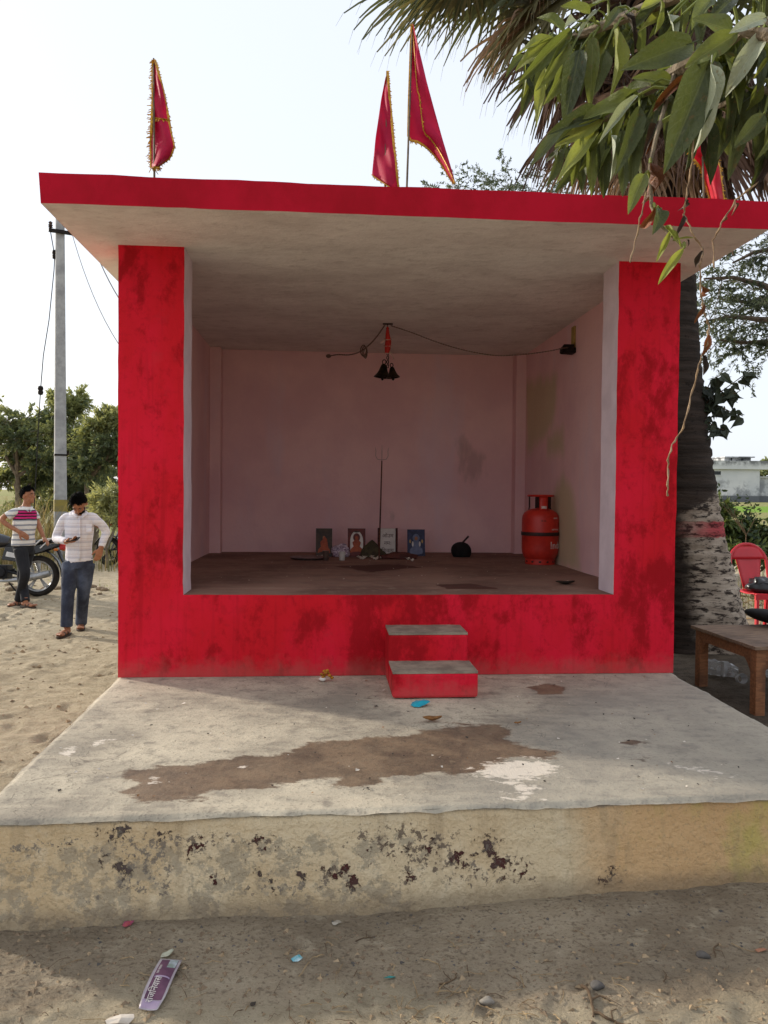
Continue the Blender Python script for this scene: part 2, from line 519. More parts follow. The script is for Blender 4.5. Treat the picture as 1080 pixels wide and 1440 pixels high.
def ceiling_mat():
    m = Mat('limewashed_cement', 0.92, 0.15)
    n = m.noise(2.2, 7, 0.66, m.mapped((0.8, 1.15, 1))); f = m.noise(11, 7, 0.7, m.mapped((0.75, 1.15, 1)))
    c = m.mix(m.step(0.35, 0.68, n), C(240, 233, 226), C(220, 211, 204))
    c = m.mix(m.math('MULTIPLY', m.step(0.5, 0.75, f), 0.5), c, C(186, 175, 167))
    m.color(c); m.bump(m.math('ADD', n, m.math('MULTIPLY', f, .8)), 0.7, 0.03)
    return m.m
M_CEIL = ceiling_mat()
def floor_mat(name, wet):
    m = Mat(name, 0.85, 0.25)
    n = m.noise(1.6, 6, 0.62); f = m.noise(11, 7, 0.65); g = m.noise(70, 4, 0.6)
    sc_ = m.noise(6, 4, 0.6, m.mapped((.5, 2.2, 1)))
    c = m.mix(m.step(0.32, 0.68, n), C(200, 188, 164), C(146, 137, 121))
    c = m.mix(m.math('MULTIPLY', m.step(0.48, 0.72, f), 0.8), c, C(126, 118, 106))
    c = m.mix(m.math('MULTIPLY', m.step(0.50, 0.68, sc_), 0.5), c, C(190, 177, 154))
    c = m.mix(m.math('MULTIPLY', m.step(0.54, 0.68, g), 0.5), c, C(104, 96, 86))
    spots = m.step(.66, .72, m.noise(16, 6, .7, m.mapped((.8, 1.4, 1))))
    c = m.mix(m.math('MULTIPLY', spots, .55), c, C(96, 88, 78))
    c = m.mix(m.math('MULTIPLY', m.step(.54, .66, m.noise(4, 9, .72, m.mapped((.5, 1.6, 1)))), .45), c, C(118, 108, 94))
    hair = m.noise(3.5, 3, .5, None, 2.5)
    crack = m.math('MULTIPLY', m.step(.010, .002, m.math('ABSOLUTE', m.math('SUBTRACT', hair, .5))), m.step(.5, .62, m.noise(1.1, 3)))
    c = m.mix(m.math('MULTIPLY', crack, .55), c, C(84, 76, 66))
    if wet:
        nz = m.math('SUBTRACT', m.noise(5, 10, 0.7), 0.5)
        cool = m.attr('cool')
        c = m.mix(m.math('MULTIPLY', m.step(.3, .7, m.math('MULTIPLY_ADD', nz, .5, cool)), 0.45), c, C(140, 136, 127))
        s1 = m.step(0.42, 0.54, m.math('MULTIPLY_ADD', m.math('SUBTRACT', m.noise(3.2, 10, .72, m.mapped((.8, 1.5, 1))), .5), 1.5, m.attr('stain')))
        br_ = m.mix(m.step(0.38, 0.62, m.noise(4.5, 8, 0.7)), C(116, 94, 72), C(74, 56, 43))
        br_ = m.mix(m.math('MULTIPLY', m.step(.52, .64, m.noise(19, 8, .72)), .55), br_, C(60, 46, 36))
        br_ = m.mix(m.math('MULTIPLY', m.step(.56, .68, m.noise(9, 8, .72)), .5), br_, C(140, 118, 92))
        c = m.mix(m.math('MULTIPLY', s1, 0.85), c, br_)
        s2 = m.step(0.54, 0.68, m.math('MULTIPLY_ADD', m.math('SUBTRACT', m.noise(13, 8, 0.7, m.mapped((1, 1.8, 1))), 0.5), 1.5, m.attr('white')))
        c = m.mix(m.math('MULTIPLY', s2, 0.8), c, C(222, 210, 193))
        m.rough(m.math('MULTIPLY_ADD', s1, -0.25, 0.85))
    m.color(c)
    m.bump(m.math('ADD', m.math('MULTIPLY', f, .7), m.math('MULTIPLY', g, .5)), 0.5, 0.012)
    return m.m
M_PLAT = floor_mat('platform_cement', True)
def inner_floor():
    m = Mat('shrine_floor_cement', 0.85, 0.25)
    n = m.noise(1.3, 6, 0.62, m.mapped((1, 1.2, 1))); f = m.noise(9, 8, 0.7)
    c = m.mix(m.step(0.35, 0.65, n), C(150, 116, 100), C(116, 86, 74))
    c = m.mix(m.math('MULTIPLY', m.step(0.5, 0.7, f), 0.6), c, C(152, 130, 112))
    s1 = m.step(0.44, 0.52, m.math('MULTIPLY_ADD', m.math('SUBTRACT', m.noise(6, 7, .65), .5), 0.5, m.attr('stain')))
    c = m.mix(m.math('MULTIPLY', s1, .9), c, C(80, 46, 38))
    m.color(c); m.bump(f, 0.3, 0.008)
    return m.m
M_IFLOOR = inner_floor()
M_TREAD = pm('step_cement', C(158, 144, 126), C(120, 108, 95), 9, 0.85, 0.3, 40)
M_ROOFTOP = pm('roof_top_cement', C(120, 112, 104), C(90, 84, 78), 3, 0.9, 0.3, 30)

# ================================================================ SHRINE BUILDING
TX, TY, YAW = -1.7516, 5.0745, R(4.3009)
W, HC, HP, JD, DB = 3.7935, 2.8415, 0.5486, 0.294, 3.675
PL, PR = 0.425, 0.437
UL, UR = 0.07, 3.64             # inner faces of the side walls
_cy, _sy = math.cos(YAW), math.sin(YAW)
def T(u, v, z): return Vector((TX + u * _cy - v * _sy, TY + u * _sy + v * _cy, PZ + z))
def TL(P):
    dx, dy = P[0] - TX, P[1] - TY
    return Vector((dx * _cy + dy * _sy, -dx * _sy + dy * _cy, P[2] - PZ))
shrine = thing('shrine_building', (TX, TY, PZ), 'open-fronted crimson painted village shrine with flat overhanging roof and pink interior', 'shrine', YAW)

def wob(t, seed, a=0.006): return a * 2 * (float(fbm(np.array([t * 3.0]), np.array([seed * 7.3]), seed, 4)[0]) - 0.5)
# U-shaped red front: outline with slightly uneven edges, extruded by JD
out = []
def run(p, q, n, seed, nrm, a=0.007):
    for i in range(n):
        t = i / n
        w_ = wob(t * math.dist(p, q) * 2, seed, a) if i else 0
        out.append((p[0] + (q[0] - p[0]) * t + nrm[0] * w_, p[1] + (q[1] - p[1]) * t + nrm[1] * w_))
run((0, 0), (W, 0), 30, 1, (0, 1), .003)
run((W, 0), (W, HC + .0), 30, 2, (1, 0))
run((W, HC), (W - PR, HC), 2, 3, (0, 0))
run((W - PR, HC), (W - PR, HP), 26, 4, (1, 0))
run((W - PR, HP), (PL, HP), 40, 5, (0, 1), .005)
run((PL, HP), (PL, HC), 26, 6, (1, 0))
run((PL, HC), (0, HC), 2, 7, (0, 0))
run((0, HC), (0, 0), 30, 8, (1, 0))
b = MB()
n = len(out)
vs = [(p[0], 0.0, p[1]) for p in out] + [(p[0], JD, p[1]) for p in out]
fs = [tuple(range(n)), tuple(reversed(range(n, 2 * n)))]
b.add(vs, fs, 0)
for i in range(n):
    j = (i + 1) % n
    u = 0.5 * (out[i][0] + out[j][0]); z = 0.5 * (out[i][1] + out[j][1])
    inner = PL - .02 < u < W - PR + .02 and z > HP + .02
    top = abs(z - HP) < .03 and PL < u < W - PR
    b.add([vs[i], vs[n + i], vs[n + j], vs[j]], [(0, 1, 2, 3)], 1 if inner else (2 if top else 0))
b.build('front_wall', [M_RED, M_LILAC, M_IFLOOR], shrine)
# side walls behind the pillars (inner face pink, outer face red)
def fine_wall(name, P00, P10, P11, P01, nu, nv, fa=None):
    """flat wall panel as a fine grid carrying paint masks"""
    P00, P10, P11, P01 = map(Vector, (P00, P10, P11, P01))
    s_, t_ = np.meshgrid(np.linspace(0, 1, nu), np.linspace(0, 1, nv))
    A = [np.array(p) for p in (P00, P10, P11, P01)]
    V = ((1 - s_)[..., None] * (1 - t_)[..., None] * A[0] + s_[..., None] * (1 - t_)[..., None] * A[1]
         + s_[..., None] * t_[..., None] * A[2] + (1 - s_)[..., None] * t_[..., None] * A[3]).reshape(-1, 3)
    idx = np.arange(nu * nv).reshape(nv, nu)
    Q = np.stack([idx[:-1, :-1].ravel(), idx[:-1, 1:].ravel(), idx[1:, 1:].ravel(), idx[1:, :-1].ravel()], 1)
    me = np_mesh(name, V, Q, M_PINK)
    for nme in ('old_paint', 'smudge'):
        arr = fa(V, nme) if fa else np.zeros(len(V))
        a = me.attributes.new(nme, 'FLOAT', 'POINT'); a.data.foreach_set('value', np.asarray(arr, np.float32))
    return ob(name, me, shrine)
M_RENDER = pm('bare_cement_render', C(168, 156, 138), C(140, 130, 116), 4, .9, .3, 30)
b = MB(); b.box((0.0, JD + .001, 0), (UL - .004, DB + .12, HC)); b.build('side_wall', M_RENDER, shrine)
b = MB(); b.box((UR + .004, JD + .001, 0), (W, DB + .12, HC)); b.build('side_wall', M_RENDER, shrine)
b = MB(); b.box((UL - .003, DB + .004, 0), (UR + .003, DB + .12, HC)); b.build('back_wall', M_RENDER, shrine)
def sdm(V, poly, ia, ib, soft=0.12): return np.clip(0.5 + poly_sd(V[:, ia], V[:, ib], poly) / soft, 0, 1)
def px_wall_v(pts, u):          # pixels -> (v, z) on the plane u = const
    res = []
    for (px, py) in pts:
        r = ray(px, py); o = TL(CAM); d = Vector((r.x * _cy + r.y * _sy, -r.x * _sy + r.y * _cy, r.z))
        k = (u - o.x) / d.x; p = o + d * k; res.append((p.y, p.z))
    return res
def px_wall_u(pts, v):          # pixels -> (u, z) on the plane v = const
    res = []
    for (px, py) in pts:
        r = ray(px, py); o = TL(CAM); d = Vector((r.x * _cy + r.y * _sy, -r.x * _sy + r.y * _cy, r.z))
        k = (v - o.y) / d.y; p = o + d * k; res.append((p.x, p.z))
    return res
pa = px_wall_v([(739, 538), (782, 528), (783, 560), (776, 605), (741, 640)], UR)
pb = px_wall_v([(768, 612), (790, 604), (792, 634), (770, 640)], UR)
pc = px_wall_v([(768, 800), (764, 720), (790, 670), (806, 690), (812, 760), (815, 806), (790, 800)], UR)
def right_attr(V, nme):
    if nme != 'old_paint': return np.zeros(len(V))
    return np.maximum.reduce([sdm(V, p, 1, 2, 0.45) for p in (pa, pb, pc)])
fine_wall('wall_plaster', (UR, JD, HP - .1), (UR, DB, HP - .1), (UR, DB, HC), (UR, JD, HC), 90, 80, right_attr)
fine_wall('wall_plaster', (UL, DB, HP - .1), (UL, JD, HP - .1), (UL, JD, HC), (UL, DB, HC), 20, 20)
q1 = px_wall_u([(636, 615), (655, 610), (690, 640), (684, 680), (660, 690), (640, 665)], DB)
q2 = px_wall_u([(540, 715), (566, 712), (568, 735), (545, 738)], DB)
def back_attr(V, nme):
    if nme == 'old_paint': return np.zeros(len(V))
    return np.maximum(sdm(V, q1, 0, 2, 0.4) * 0.8, sdm(V, q2, 0, 2, 0.3) * 0.75)
fine_wall('wall_plaster', (UL, DB, HP - .1), (UR, DB, HP - .1), (UR, DB, HC), (UL, DB, HC), 110, 80, back_attr)
for (u0, u1) in ((UL - .001, 0.191), (3.523, UR + .001)):
    b = MB(); b.box((u0, DB - .17, HP - .05), (u1, DB + .001, HC - .002))
    b.build('corner_pilaster', M_PINK, shrine, bevel=.006)
# floor inside
nu, nv = 120, 100
s_, t_ = np.meshgrid(np.linspace(UL - .002, UR + .002, nu), np.linspace(JD - .01, DB + .002, nv))
zf = HP + .003 + .008 * (fbm(s_ * 2, t_ * 2, 51, 4) - .5)
zf[:2] = HP - .008
V = np.stack([s_.ravel(), t_.ravel(), zf.ravel()], 1)
idx = np.arange(nu * nv).reshape(nv, nu)
Q = np.stack([idx[:-1, :-1].ravel(), idx[:-1, 1:].ravel(), idx[1:, 1:].ravel(), idx[1:, :-1].ravel()], 1)
fme = np_mesh('floor', V, Q, M_IFLOOR, True)
def pz_local(pts, z): return [tuple(TL(onz(px, py, PZ + z))[:2]) for (px, py) in pts]
fs_ = sdm(V, pz_local([(614, 823), (660, 821), (706, 829), (690, 838), (650, 836)], HP), 0, 1, .25)
fs_ = np.maximum(fs_, .9 * sdm(V, pz_local([(470, 796), (560, 794), (600, 798), (520, 806)], HP), 0, 1, .6))
a = fme.attributes.new('stain', 'FLOAT', 'POINT'); a.data.foreach_set('value', fs_.astype(np.float32))
ob('floor', fme, shrine)
b = MB(); b.box((.01, JD - .003, .002), (W - .01, DB + .1, HP - .03)); b.build('floor_fill', M_TREAD, shrine)
# roof slab with a slightly wavy rim
RF, RL, RR, RT = .7064, .2377, .2144, .1671
NU = 44
top, bot = [], []
us = np.linspace(-RL, W + RR, NU)
for u in us:
    k = float(u)
    w1 = wob(k * 1.2, 21, .010) + (0.006 if k < 0.2 else 0); w2 = wob(k * 1.2, 23, .006)
    lean = -.012 if k < -RL + .001 else 0
    bot.append((k, -RF + wob(k, 25, .006), HC + w2)); top.append((k + lean, -RF + wob(k, 27, .006), HC + RT + w1))
VB = DB + .35
b = MB()
for i in range(NU - 1):
    b.add([bot[i], bot[i + 1], top[i + 1], top[i]], [(0, 1, 2, 3)], 0)
    t0, t1 = top[i], top[i + 1]
    b.add([t0, t1, (t1[0], VB, t1[2]), (t0[0], VB, t0[2])], [(0, 1, 2, 3)], 2)
    c0, c1 = bot[i], bot[i + 1]
    row0 = [(c0[0], c0[1] + (VB - c0[1]) * k / 12, c0[2] if k < 1 else HC) for k in range(13)]
    row1 = [(c1[0], c1[1] + (VB - c1[1]) * k / 12, c1[2] if k < 1 else HC) for k in range(13)]
    b.grid([row1, row0], 1)
b.add([bot[0], (bot[0][0], VB, HC), (top[0][0], VB, top[0][2]), top[0]], [(3, 2, 1, 0)], 0)
b.add([bot[-1], (bot[-1][0], VB, HC), (top[-1][0], VB, top[-1][2]), top[-1]], [(0, 1, 2, 3)], 0)
b.add([(bot[0][0], VB, HC), (bot[-1][0], VB, HC), (top[-1][0], VB, top[-1][2]), (top[0][0], VB, top[0][2])], [(3, 2, 1, 0)], 0)
b.build('roof_slab', [M_FASCIA, M_CEIL, M_ROOFTOP], shrine)
# steps
for (u0, u1, v0, v1, z1) in ((1.772, 2.295, -.60, -.30, .165), (1.772, 2.285, -.299, .0, .345)):
    b = MB()
    b.box((u0, v0, 0.0), (u1, v1, z1 - .012))
    st = b.build('step', M_RED, shrine, bevel=.018)
    b = MB()
    nn = 14
    P = [[(u0 + .002 + (u1 - u0 - .004) * i / nn, v0 + .003 + (v1 - v0 - .003) * j / 6, z1 - .002 + wob(i * .3 + j, 61, .003)) for i in range(nn + 1)] for j in range(7)]
    b.grid(P)
    b.grid([[(p[0], p[1], z1 - .016) for p in P[0]], P[0]])
    b.grid([[(r_[0][0], r_[0][1], z1 - .016) for r_ in P], [r_[0] for r_ in P]], flip=True)
    b.grid([[(r_[-1][0], r_[-1][1], z1 - .016) for r_ in P], [r_[-1] for r_ in P]])
    b.build('tread', M_TREAD, st, smooth=True)

# ================================================================ PLATFORM in front of the shrine
FL = onz(0, 1157, PZ); FR = onz(1080, 1120, PZ)
dfr = (FR - FL).normalized()
BLc, BRc = T(-.004, 0.05, 0), T(W + .004, 0.05, 0)
LE = onz(0, 1110, PZ); RE = onz(1080, 1019, PZ)
def isect(p, d, q, e):
    det = d.x * e.y - d.y * e.x
    t = ((q.x - p.x) * e.y - (q.y - p.y) * e.x) / det
    return Vector((p.x + d.x * t, p.y + d.y * t, PZ))
CFL = isect(FL, dfr, BLc, LE - BLc); CFR = isect(FL, dfr, BRc, RE - BRc)
plat = thing('concrete_platform', (TX, TY, 0), 'low cement platform with stained top and peeling cream front in front of shrine', 'platform', 0.0)
plat.location = ((CFL.x + CFR.x) / 2, CFL.y, 0)
PO = np.array(plat.location)
nu, nv = 330, 190
s_, t_ = np.meshgrid(np.linspace(0, 1, nu), np.linspace(0, 1, nv))
A = [np.array(p) for p in (CFL, CFR, BRc, BLc)]
PT = ((1 - s_)[..., None] * (1 - t_)[..., None] * A[0] + s_[..., None] * (1 - t_)[..., None] * A[1]
      + s_[..., None] * t_[..., None] * A[2] + (1 - s_)[..., None] * t_[..., None] * A[3])
X, Y = PT[..., 0].copy(), PT[..., 1].copy()
edge = 0.022 * (fbm(Y * 3.5, X * 0 + 2, 71, 5) - .5) * 2
X += np.where(s_ == 0, edge * .6, 0) + np.where(s_ == 1, edge, 0)
Y += np.where(t_ == 0, 0.024 * (fbm(X * 5, X * 0, 73, 5) - .5) * 2, 0)
Z = PZ + .010 * (fbm(X * 1.5, Y * 1.5, 75, 4) - .5) * sstep(1.0, .93, t_) - .002
rim = np.minimum.reduce([s_ * 3.8, (1 - s_) * 3.8, t_ * 2.2])
Z -= .012 * sstep(.03, 0, rim) * (.3 + 1.4 * fbm(X * 9, Y * 9, 77, 4))
V = np.stack([X.ravel(), Y.ravel(), Z.ravel()], 1)
idx = np.arange(nu * nv).reshape(nv, nu)
Q = np.stack([idx[:-1, :-1].ravel(), idx[:-1, 1:].ravel(), idx[1:, 1:].ravel(), idx[1:, :-1].ravel()], 1)
pme = np_mesh('platform_top', V - PO, Q, M_PLAT, True)
def pzw(pts): return [tuple(onz(px, py, PZ)[:2]) for (px, py) in pts]
stain = sdm(V, pzw([(165, 1086), (215, 1078), (260, 1077), (320, 1066), (400, 1057), (430, 1046), (520, 1036), (575, 1030), (640, 1020), (705, 1018), (714, 1040), (735, 1049), (772, 1058), (765, 1064), (720, 1062), (690, 1076), (640, 1088), (590, 1085), (540, 1095), (495, 1106), (458, 1106), (470, 1096), (400, 1100), (330, 1110), (260, 1121), (200, 1126), (172, 1113), (205, 1100), (170, 1096)]), 0, 1, .30)
stain = np.maximum(stain, sdm(V, pzw([(748, 966), (770, 961), (796, 966), (790, 976), (760, 977)]), 0, 1, .14))
for (px, py) in ((905, 1066), (890, 1043)):
    stain = np.maximum(stain, sdm(V, pzw([(px - 14, py), (px, py - 4), (px + 14, py), (px, py + 4)]), 0, 1, .2) * .80)
white = sdm(V, pzw([(650, 1082), (700, 1068), (760, 1064), (797, 1080), (775, 1096), (735, 1099), (766, 1107), (752, 1125), (703, 1123), (722, 1105), (690, 1096)]), 0, 1, .34)
white = np.maximum(white, .86 * sdm(V, pzw([(930, 1070), (1000, 1078), (1060, 1096), (1000, 1092), (940, 1080)]), 0, 1, .3))
for (pl_) in ([(125, 1042), (150, 1036), (165, 1040), (130, 1050)], [(85, 1058), (105, 1046), (112, 1054), (95, 1066)], [(330, 1078), (352, 1072), (345, 1082)], [(205, 1096), (222, 1091), (228, 1099), (208, 1104)]):
    white = np.maximum(white, sdm(V, pzw(pl_), 0, 1, .18))
cool = sstep(-.2, 1.6, V[:, 0] + .6 * (4.2 - V[:, 1])) * .8
for nme, arr in (('stain', stain), ('white', white), ('cool', cool)):
    a = pme.attributes.new(nme, 'FLOAT', 'POINT'); a.data.foreach_set('value', arr.astype(np.float32))
ptop = ob('platform_top', pme, plat)
# front face
def front_mat():
    m = Mat('peeling_limewash', 0.88, 0.2)
    vec = m.vec
    x, y, z = m.xyz()
    n = m.noise(1.6, 5, 0.6); f = m.noise(8, 7, 0.66)
    c = m.mix(m.step(.35, .65, n), C(226, 206, 170), C(210, 184, 144))
    c = m.mix(m.math('MULTIPLY', m.step(.5, .72, f), .5), c, C(230, 214, 184))
    warm = m.attr('warm')
    wm = m.step(.25, .75, m.math('MULTIPLY_ADD', m.math('SUBTRACT', n, .5), .7, warm))
    c = m.mix(m.math('MULTIPLY', wm, .75), c, C(216, 172, 120))
    ol = m.step(.48, .66, m.noise(2.6, 6, .65, m.mapped((1, 1, .8))))
    c = m.mix(m.math('MULTIPLY', m.math('MULTIPLY', ol, wm), .75), c, C(194, 180, 100))
    # grey cement showing through
    g = m.step(.60, .68, m.math('MULTIPLY_ADD', m.math('SUBTRACT', m.attr('peel'), .5), .28, m.math('MULTIPLY_ADD', m.math('SUBTRACT', m.noise(40, 6, .7), .5), .35, m.noise(11, 9, .72))))
    g = m.math('MULTIPLY', g, m.step(.2, .5, m.attr('peel')))
    c = m.mix(m.math('MULTIPLY', g, .55), c, C(140, 133, 119))
    run = m.noise(9, 5, .6, m.mapped((1.5, 1.5, .18)))
    c = m.mix(m.math('MULTIPLY', m.step(.52, .70, run), .35), c, C(160, 140, 112))
    dust = m.noise(60, 5, .65)
    c = m.mix(m.math('MULTIPLY', m.step(.53, .66, dust), .3), c, C(150, 134, 108))
    # dark maroon flakes
    pk = m.math('MULTIPLY_ADD', m.math('SUBTRACT', m.noise(6, 3, .5), .5), .3, m.noise(24, 9, .74))
    d = m.step(.615, .635, m.math('MULTIPLY_ADD', m.math('SUBTRACT', m.attr('flake'), .5), .22, pk))
    d = m.math('MULTIPLY', d, m.step(.08, .35, m.attr('flake')))
    c = m.mix(d, c, m.mix(m.step(.45, .6, n), C(84, 48, 44), C(92, 80, 74)))
    sp = m.step(.60, .63, m.math('MULTIPLY_ADD', m.math('SUBTRACT', m.attr('speck'), .5), .20, m.noise(30, 9, .74)))
    sp = m.math('MULTIPLY', sp, m.step(.02, .25, m.attr('speck')))
    c = m.mix(m.math('MULTIPLY', sp, .8), c, m.mix(m.step(.42, .58, n), C(92, 78, 70), C(122, 114, 104)))
    low = m.step(.10, .015, m.math('MULTIPLY_ADD', m.math('SUBTRACT', f, .5), .10, m.attr('above')))
    c = m.mix(m.math('MULTIPLY', low, .6), c, C(128, 112, 92))
    edge = m.step(.352, .366, m.math('MULTIPLY_ADD', m.math('SUBTRACT', m.noise(9, 6, .65), .5), .03, z))
    c = m.mix(m.math('MULTIPLY', edge, .75), c, C(128, 126, 120))
    m.color(c)
    h = m.math('ADD', m.math('MULTIPLY', f, .5), m.math('MULTIPLY', d, -.5))
    m.bump(m.math('ADD', h, m.math('MULTIPLY', m.noise(24, 6, .65), .8)), 1.0, .03)
    return m.m
M_FRONT = front_mat()
nu, nv = 420, 60
s_, t_ = np.meshgrid(np.linspace(0, 1, nu), np.linspace(0, 1, nv))
fx = CFL.x + (CFR.x - CFL.x) * s_; fy = CFL.y + (CFR.y - CFL.y) * s_
zz = -.10 + (PZ - .010 + .10) * t_
bulge = .026 * (fbm(fx * 3, zz * 3, 81, 5) - .5) + .030 * (1 - t_) ** 2
fy2 = fy + .006 - bulge * 1.0 + .010 * sstep(.93, 1, t_) - .02 * (1 - t_)
V = np.stack([fx.ravel(), fy2.ravel(), zz.ravel()], 1)
idx = np.arange(nu * nv).reshape(nv, nu)
Q = np.stack([idx[:-1, :-1].ravel(), idx[:-1, 1:].ravel(), idx[1:, 1:].ravel(), idx[1:, :-1].ravel()], 1)
fme = np_mesh('front_face', V - PO, Q, M_FRONT, True)
warm = sstep(.35, 1.3, V[:, 0] + .25 * (fbm(V[:, 0] * 3, V[:, 2] * 3, 83, 3) - .5))
peel = sstep(.75, -.1, V[:, 0]) * sstep(.36, .25, V[:, 2]) * .95
fl = np.zeros(len(V))
def fpx(px, py):                 # pixel on the front plane -> x, z
    r = ray(px, py); nrm = Vector((-dfr.y, dfr.x, 0)); k = (CFL - CAM).dot(nrm) / r.dot(nrm); p = CAM + r * k
    return p.x, p.z
for (px, py, w_) in ((370, 1190, .95), (375, 1240, .8), (470, 1225, 1.1), (490, 1240, .9), (440, 1230, .9), (165, 1175, .85), (225, 1180, .8), (275, 1195, .8), (250, 1215, .75), (525, 1195, .85), (560, 1205, .8), (710, 1212, 1.1), (690, 1190, .95), (655, 1205, .9), (600, 1190, .8), (575, 1225, .75), (860, 1222, .85), (855, 1230, .8), (170, 1215, .7), (310, 1235, .75), (725, 1220, 1.0), (640, 1180, .7), (420, 1195, .75), (80, 1195, .7)):
    ax, az = fpx(px, py)
    fl = np.maximum(fl, w_ * np.exp(-(((V[:, 0] - ax) / .09) ** 2 + ((V[:, 2] - az) / .06) ** 2)))
band = sstep(-1.75, -1.2, V[:, 0]) * sstep(.85, .45, V[:, 0]) * sstep(.02, .10, V[:, 2]) * sstep(.35, .29, V[:, 2])
speck = np.maximum(fl * .9, band * (.10 + .85 * sstep(.36, .66, fbm(V[:, 0] * 4.5, V[:, 2] * 6, 87, 4))))
above = V[:, 2] - gz(V[:, 0], V[:, 1] - .03)
for nme, arr in (('warm', warm), ('peel', peel), ('flake', fl), ('speck', speck), ('above', above)):
    a = fme.attributes.new(nme, 'FLOAT', 'POINT'); a.data.foreach_set('value', arr.astype(np.float32))
ob('front_face', fme, plat)
for (p, q) in ((BLc, CFL), (CFR, BRc)):
    b = MB(); k = 30
    nrm = Vector(((q - p).y, -(q - p).x, 0)).normalized()
    P = []
    for z in (-.1, .1, .25, PZ - .012):
        P.append([p + (q - p) * (i / k) + nrm * (-.012 + wob(i * .4 + z, 91, .006)) + Vector((0, 0, z - PZ)) for i in range(k + 1)])
    b.grid([[v - plat.location for v in r_] for r_ in P])
    b.build('side_face', M_TREAD, plat, smooth=True)
b = MB()
fp = [T(.0, .05, 0), T(W, .05, 0), T(W, DB + .12, 0), T(0, DB + .12, 0)]
b.prism([(p.x - PO[0], p.y - PO[1]) for p in fp], -.1, PZ - .001)
b.build('foundation', M_TREAD, plat)
# ================================================================ FLAGS on the roof
def cloth_mat(name, c1, c2):
    m = Mat(name, 0.6, 0.3)
    c = m.mix(m.step(.35, .65, m.noise(6, 4, .6)), c1, c2)
    m.color(c); m.translucent(.45, c)
    m.bump(m.noise(18, 3, .5), .25, .01)
    return m.m
M_FLAG = cloth_mat('crimson_satin', (.62, .012, .085, 1), (.54, .010, .06, 1))
M_FLAG_IN = cloth_mat('scarlet_satin', (.72, .022, .05, 1), (.62, .016, .04, 1))
M_GOLD = pm('gold_tinsel', C(214, 160, 40), C(150, 100, 20), 60, .4, 0, metal=.35, spec=.5)
M_BAMBOO = pm('bamboo_stick', C(120, 104, 84), C(84, 72, 58), 20, .7)
def fringe(b, pts, ln, ang, step=.007, jit=.6):
    """gold threads hanging off a polyline"""
    acc = 0
    for p, q in zip(pts[:-1], pts[1:]):
        L = (q - p).length; k = max(1, int(L / step))
        for i in range(k):
            o = p + (q - p) * ((i + rnd.random()) / k)
            d = Vector((math.sin(ang) + rnd.uniform(-jit, jit), rnd.uniform(-.5, .5), -math.cos(ang) + rnd.uniform(-jit, jit))).normalized()
            l = ln * rnd.uniform(.7, 1.7); s_ = d.cross(Vector((0, 1, .1))).normalized() * .0034
            b.add([o - s_, o + s_, o + d * l + s_ * .6, o + d * l - s_ * .6], [(0, 1, 2, 3)])
def braid(b, pts, w):
    b.tube(pts, [(w, w * .4)] * len(pts), 6)
def flag(label, Y, pole, left, right, fold, mat, trims, amp=.045):
    base_z = PZ + HC + RT - .01
    tp = at(pole[0], pole[1], Y)
    pb_ = at(pole[2], pole[3], Y)
    d = (tp - pb_); k = (base_z - pb_.z) / d.z
    foot = pb_ + d * k
    t = thing('flag', foot, label, 'flag', 0, 'red pennant flags standing on the shrine roof')
    b = MB(); n = 8
    b.tube([foot + (tp - foot) * (i / n) - foot for i in range(n + 1)], [.0085 - .003 * i / n for i in range(n + 1)], 7)
    b.build('pole', M_BAMBOO, t, smooth=True)
    def lerp_poly(poly, f):
        L = [0]
        for a_, c_ in zip(poly[:-1], poly[1:]): L.append(L[-1] + math.dist(a_, c_))
        s_ = f * L[-1]
        for i in range(len(poly) - 1):
            if s_ <= L[i + 1] + 1e-9:
                q = (s_ - L[i]) / max(1e-9, L[i + 1] - L[i])
                return (poly[i][0] + (poly[i + 1][0] - poly[i][0]) * q, poly[i][1] + (poly[i + 1][1] - poly[i][1]) * q)
        return poly[-1]
    NR, NC = 26, 14
    P = []
    for i in range(NR + 1):
        f = i / NR
        a_, c_ = lerp_poly(left, f), lerp_poly(right, f)
        row = []
        for j in range(NC + 1):
            g = j / NC
            px, py = a_[0] + (c_[0] - a_[0]) * g, a_[1] + (c_[1] - a_[1]) * g
            dep = amp * math.sqrt(f) * math.sin(fold * math.pi * g + 2.0 * f) + .016 * math.sin(9 * f + 4 * g) + .008 * math.sin(17 * f - 9 * g)
            row.append(at(px, py, Y - .012 + dep) - foot)
        P.append(row)
    b = MB(); b.grid(P)
    c = b.build('cloth', mat, t, smooth=True, solid=.002, angle=180)
    b = MB()
    for (edge, ln, ang) in trims:
        if edge == 'L': pts = [r_[0] for r_ in P]
        elif edge == 'R': pts = [r_[-1] for r_ in P]
        elif edge == 'B': pts = P[-1]
        elif edge == 'M':
            pts = [r_[int(NC * .45 + NC * .12 * i / NR)] + Vector((0, -.006, 0)) for i, r_ in enumerate(P)]
        elif edge[0] == 'H':
            pts = [p + Vector((0, -.005, 0)) for p in P[int(NR * float(edge[1:]))]]
        braid(b, pts, .009); fringe(b, pts, ln, ang)
    b.build('gold_fringe', M_GOLD, c)
    return t
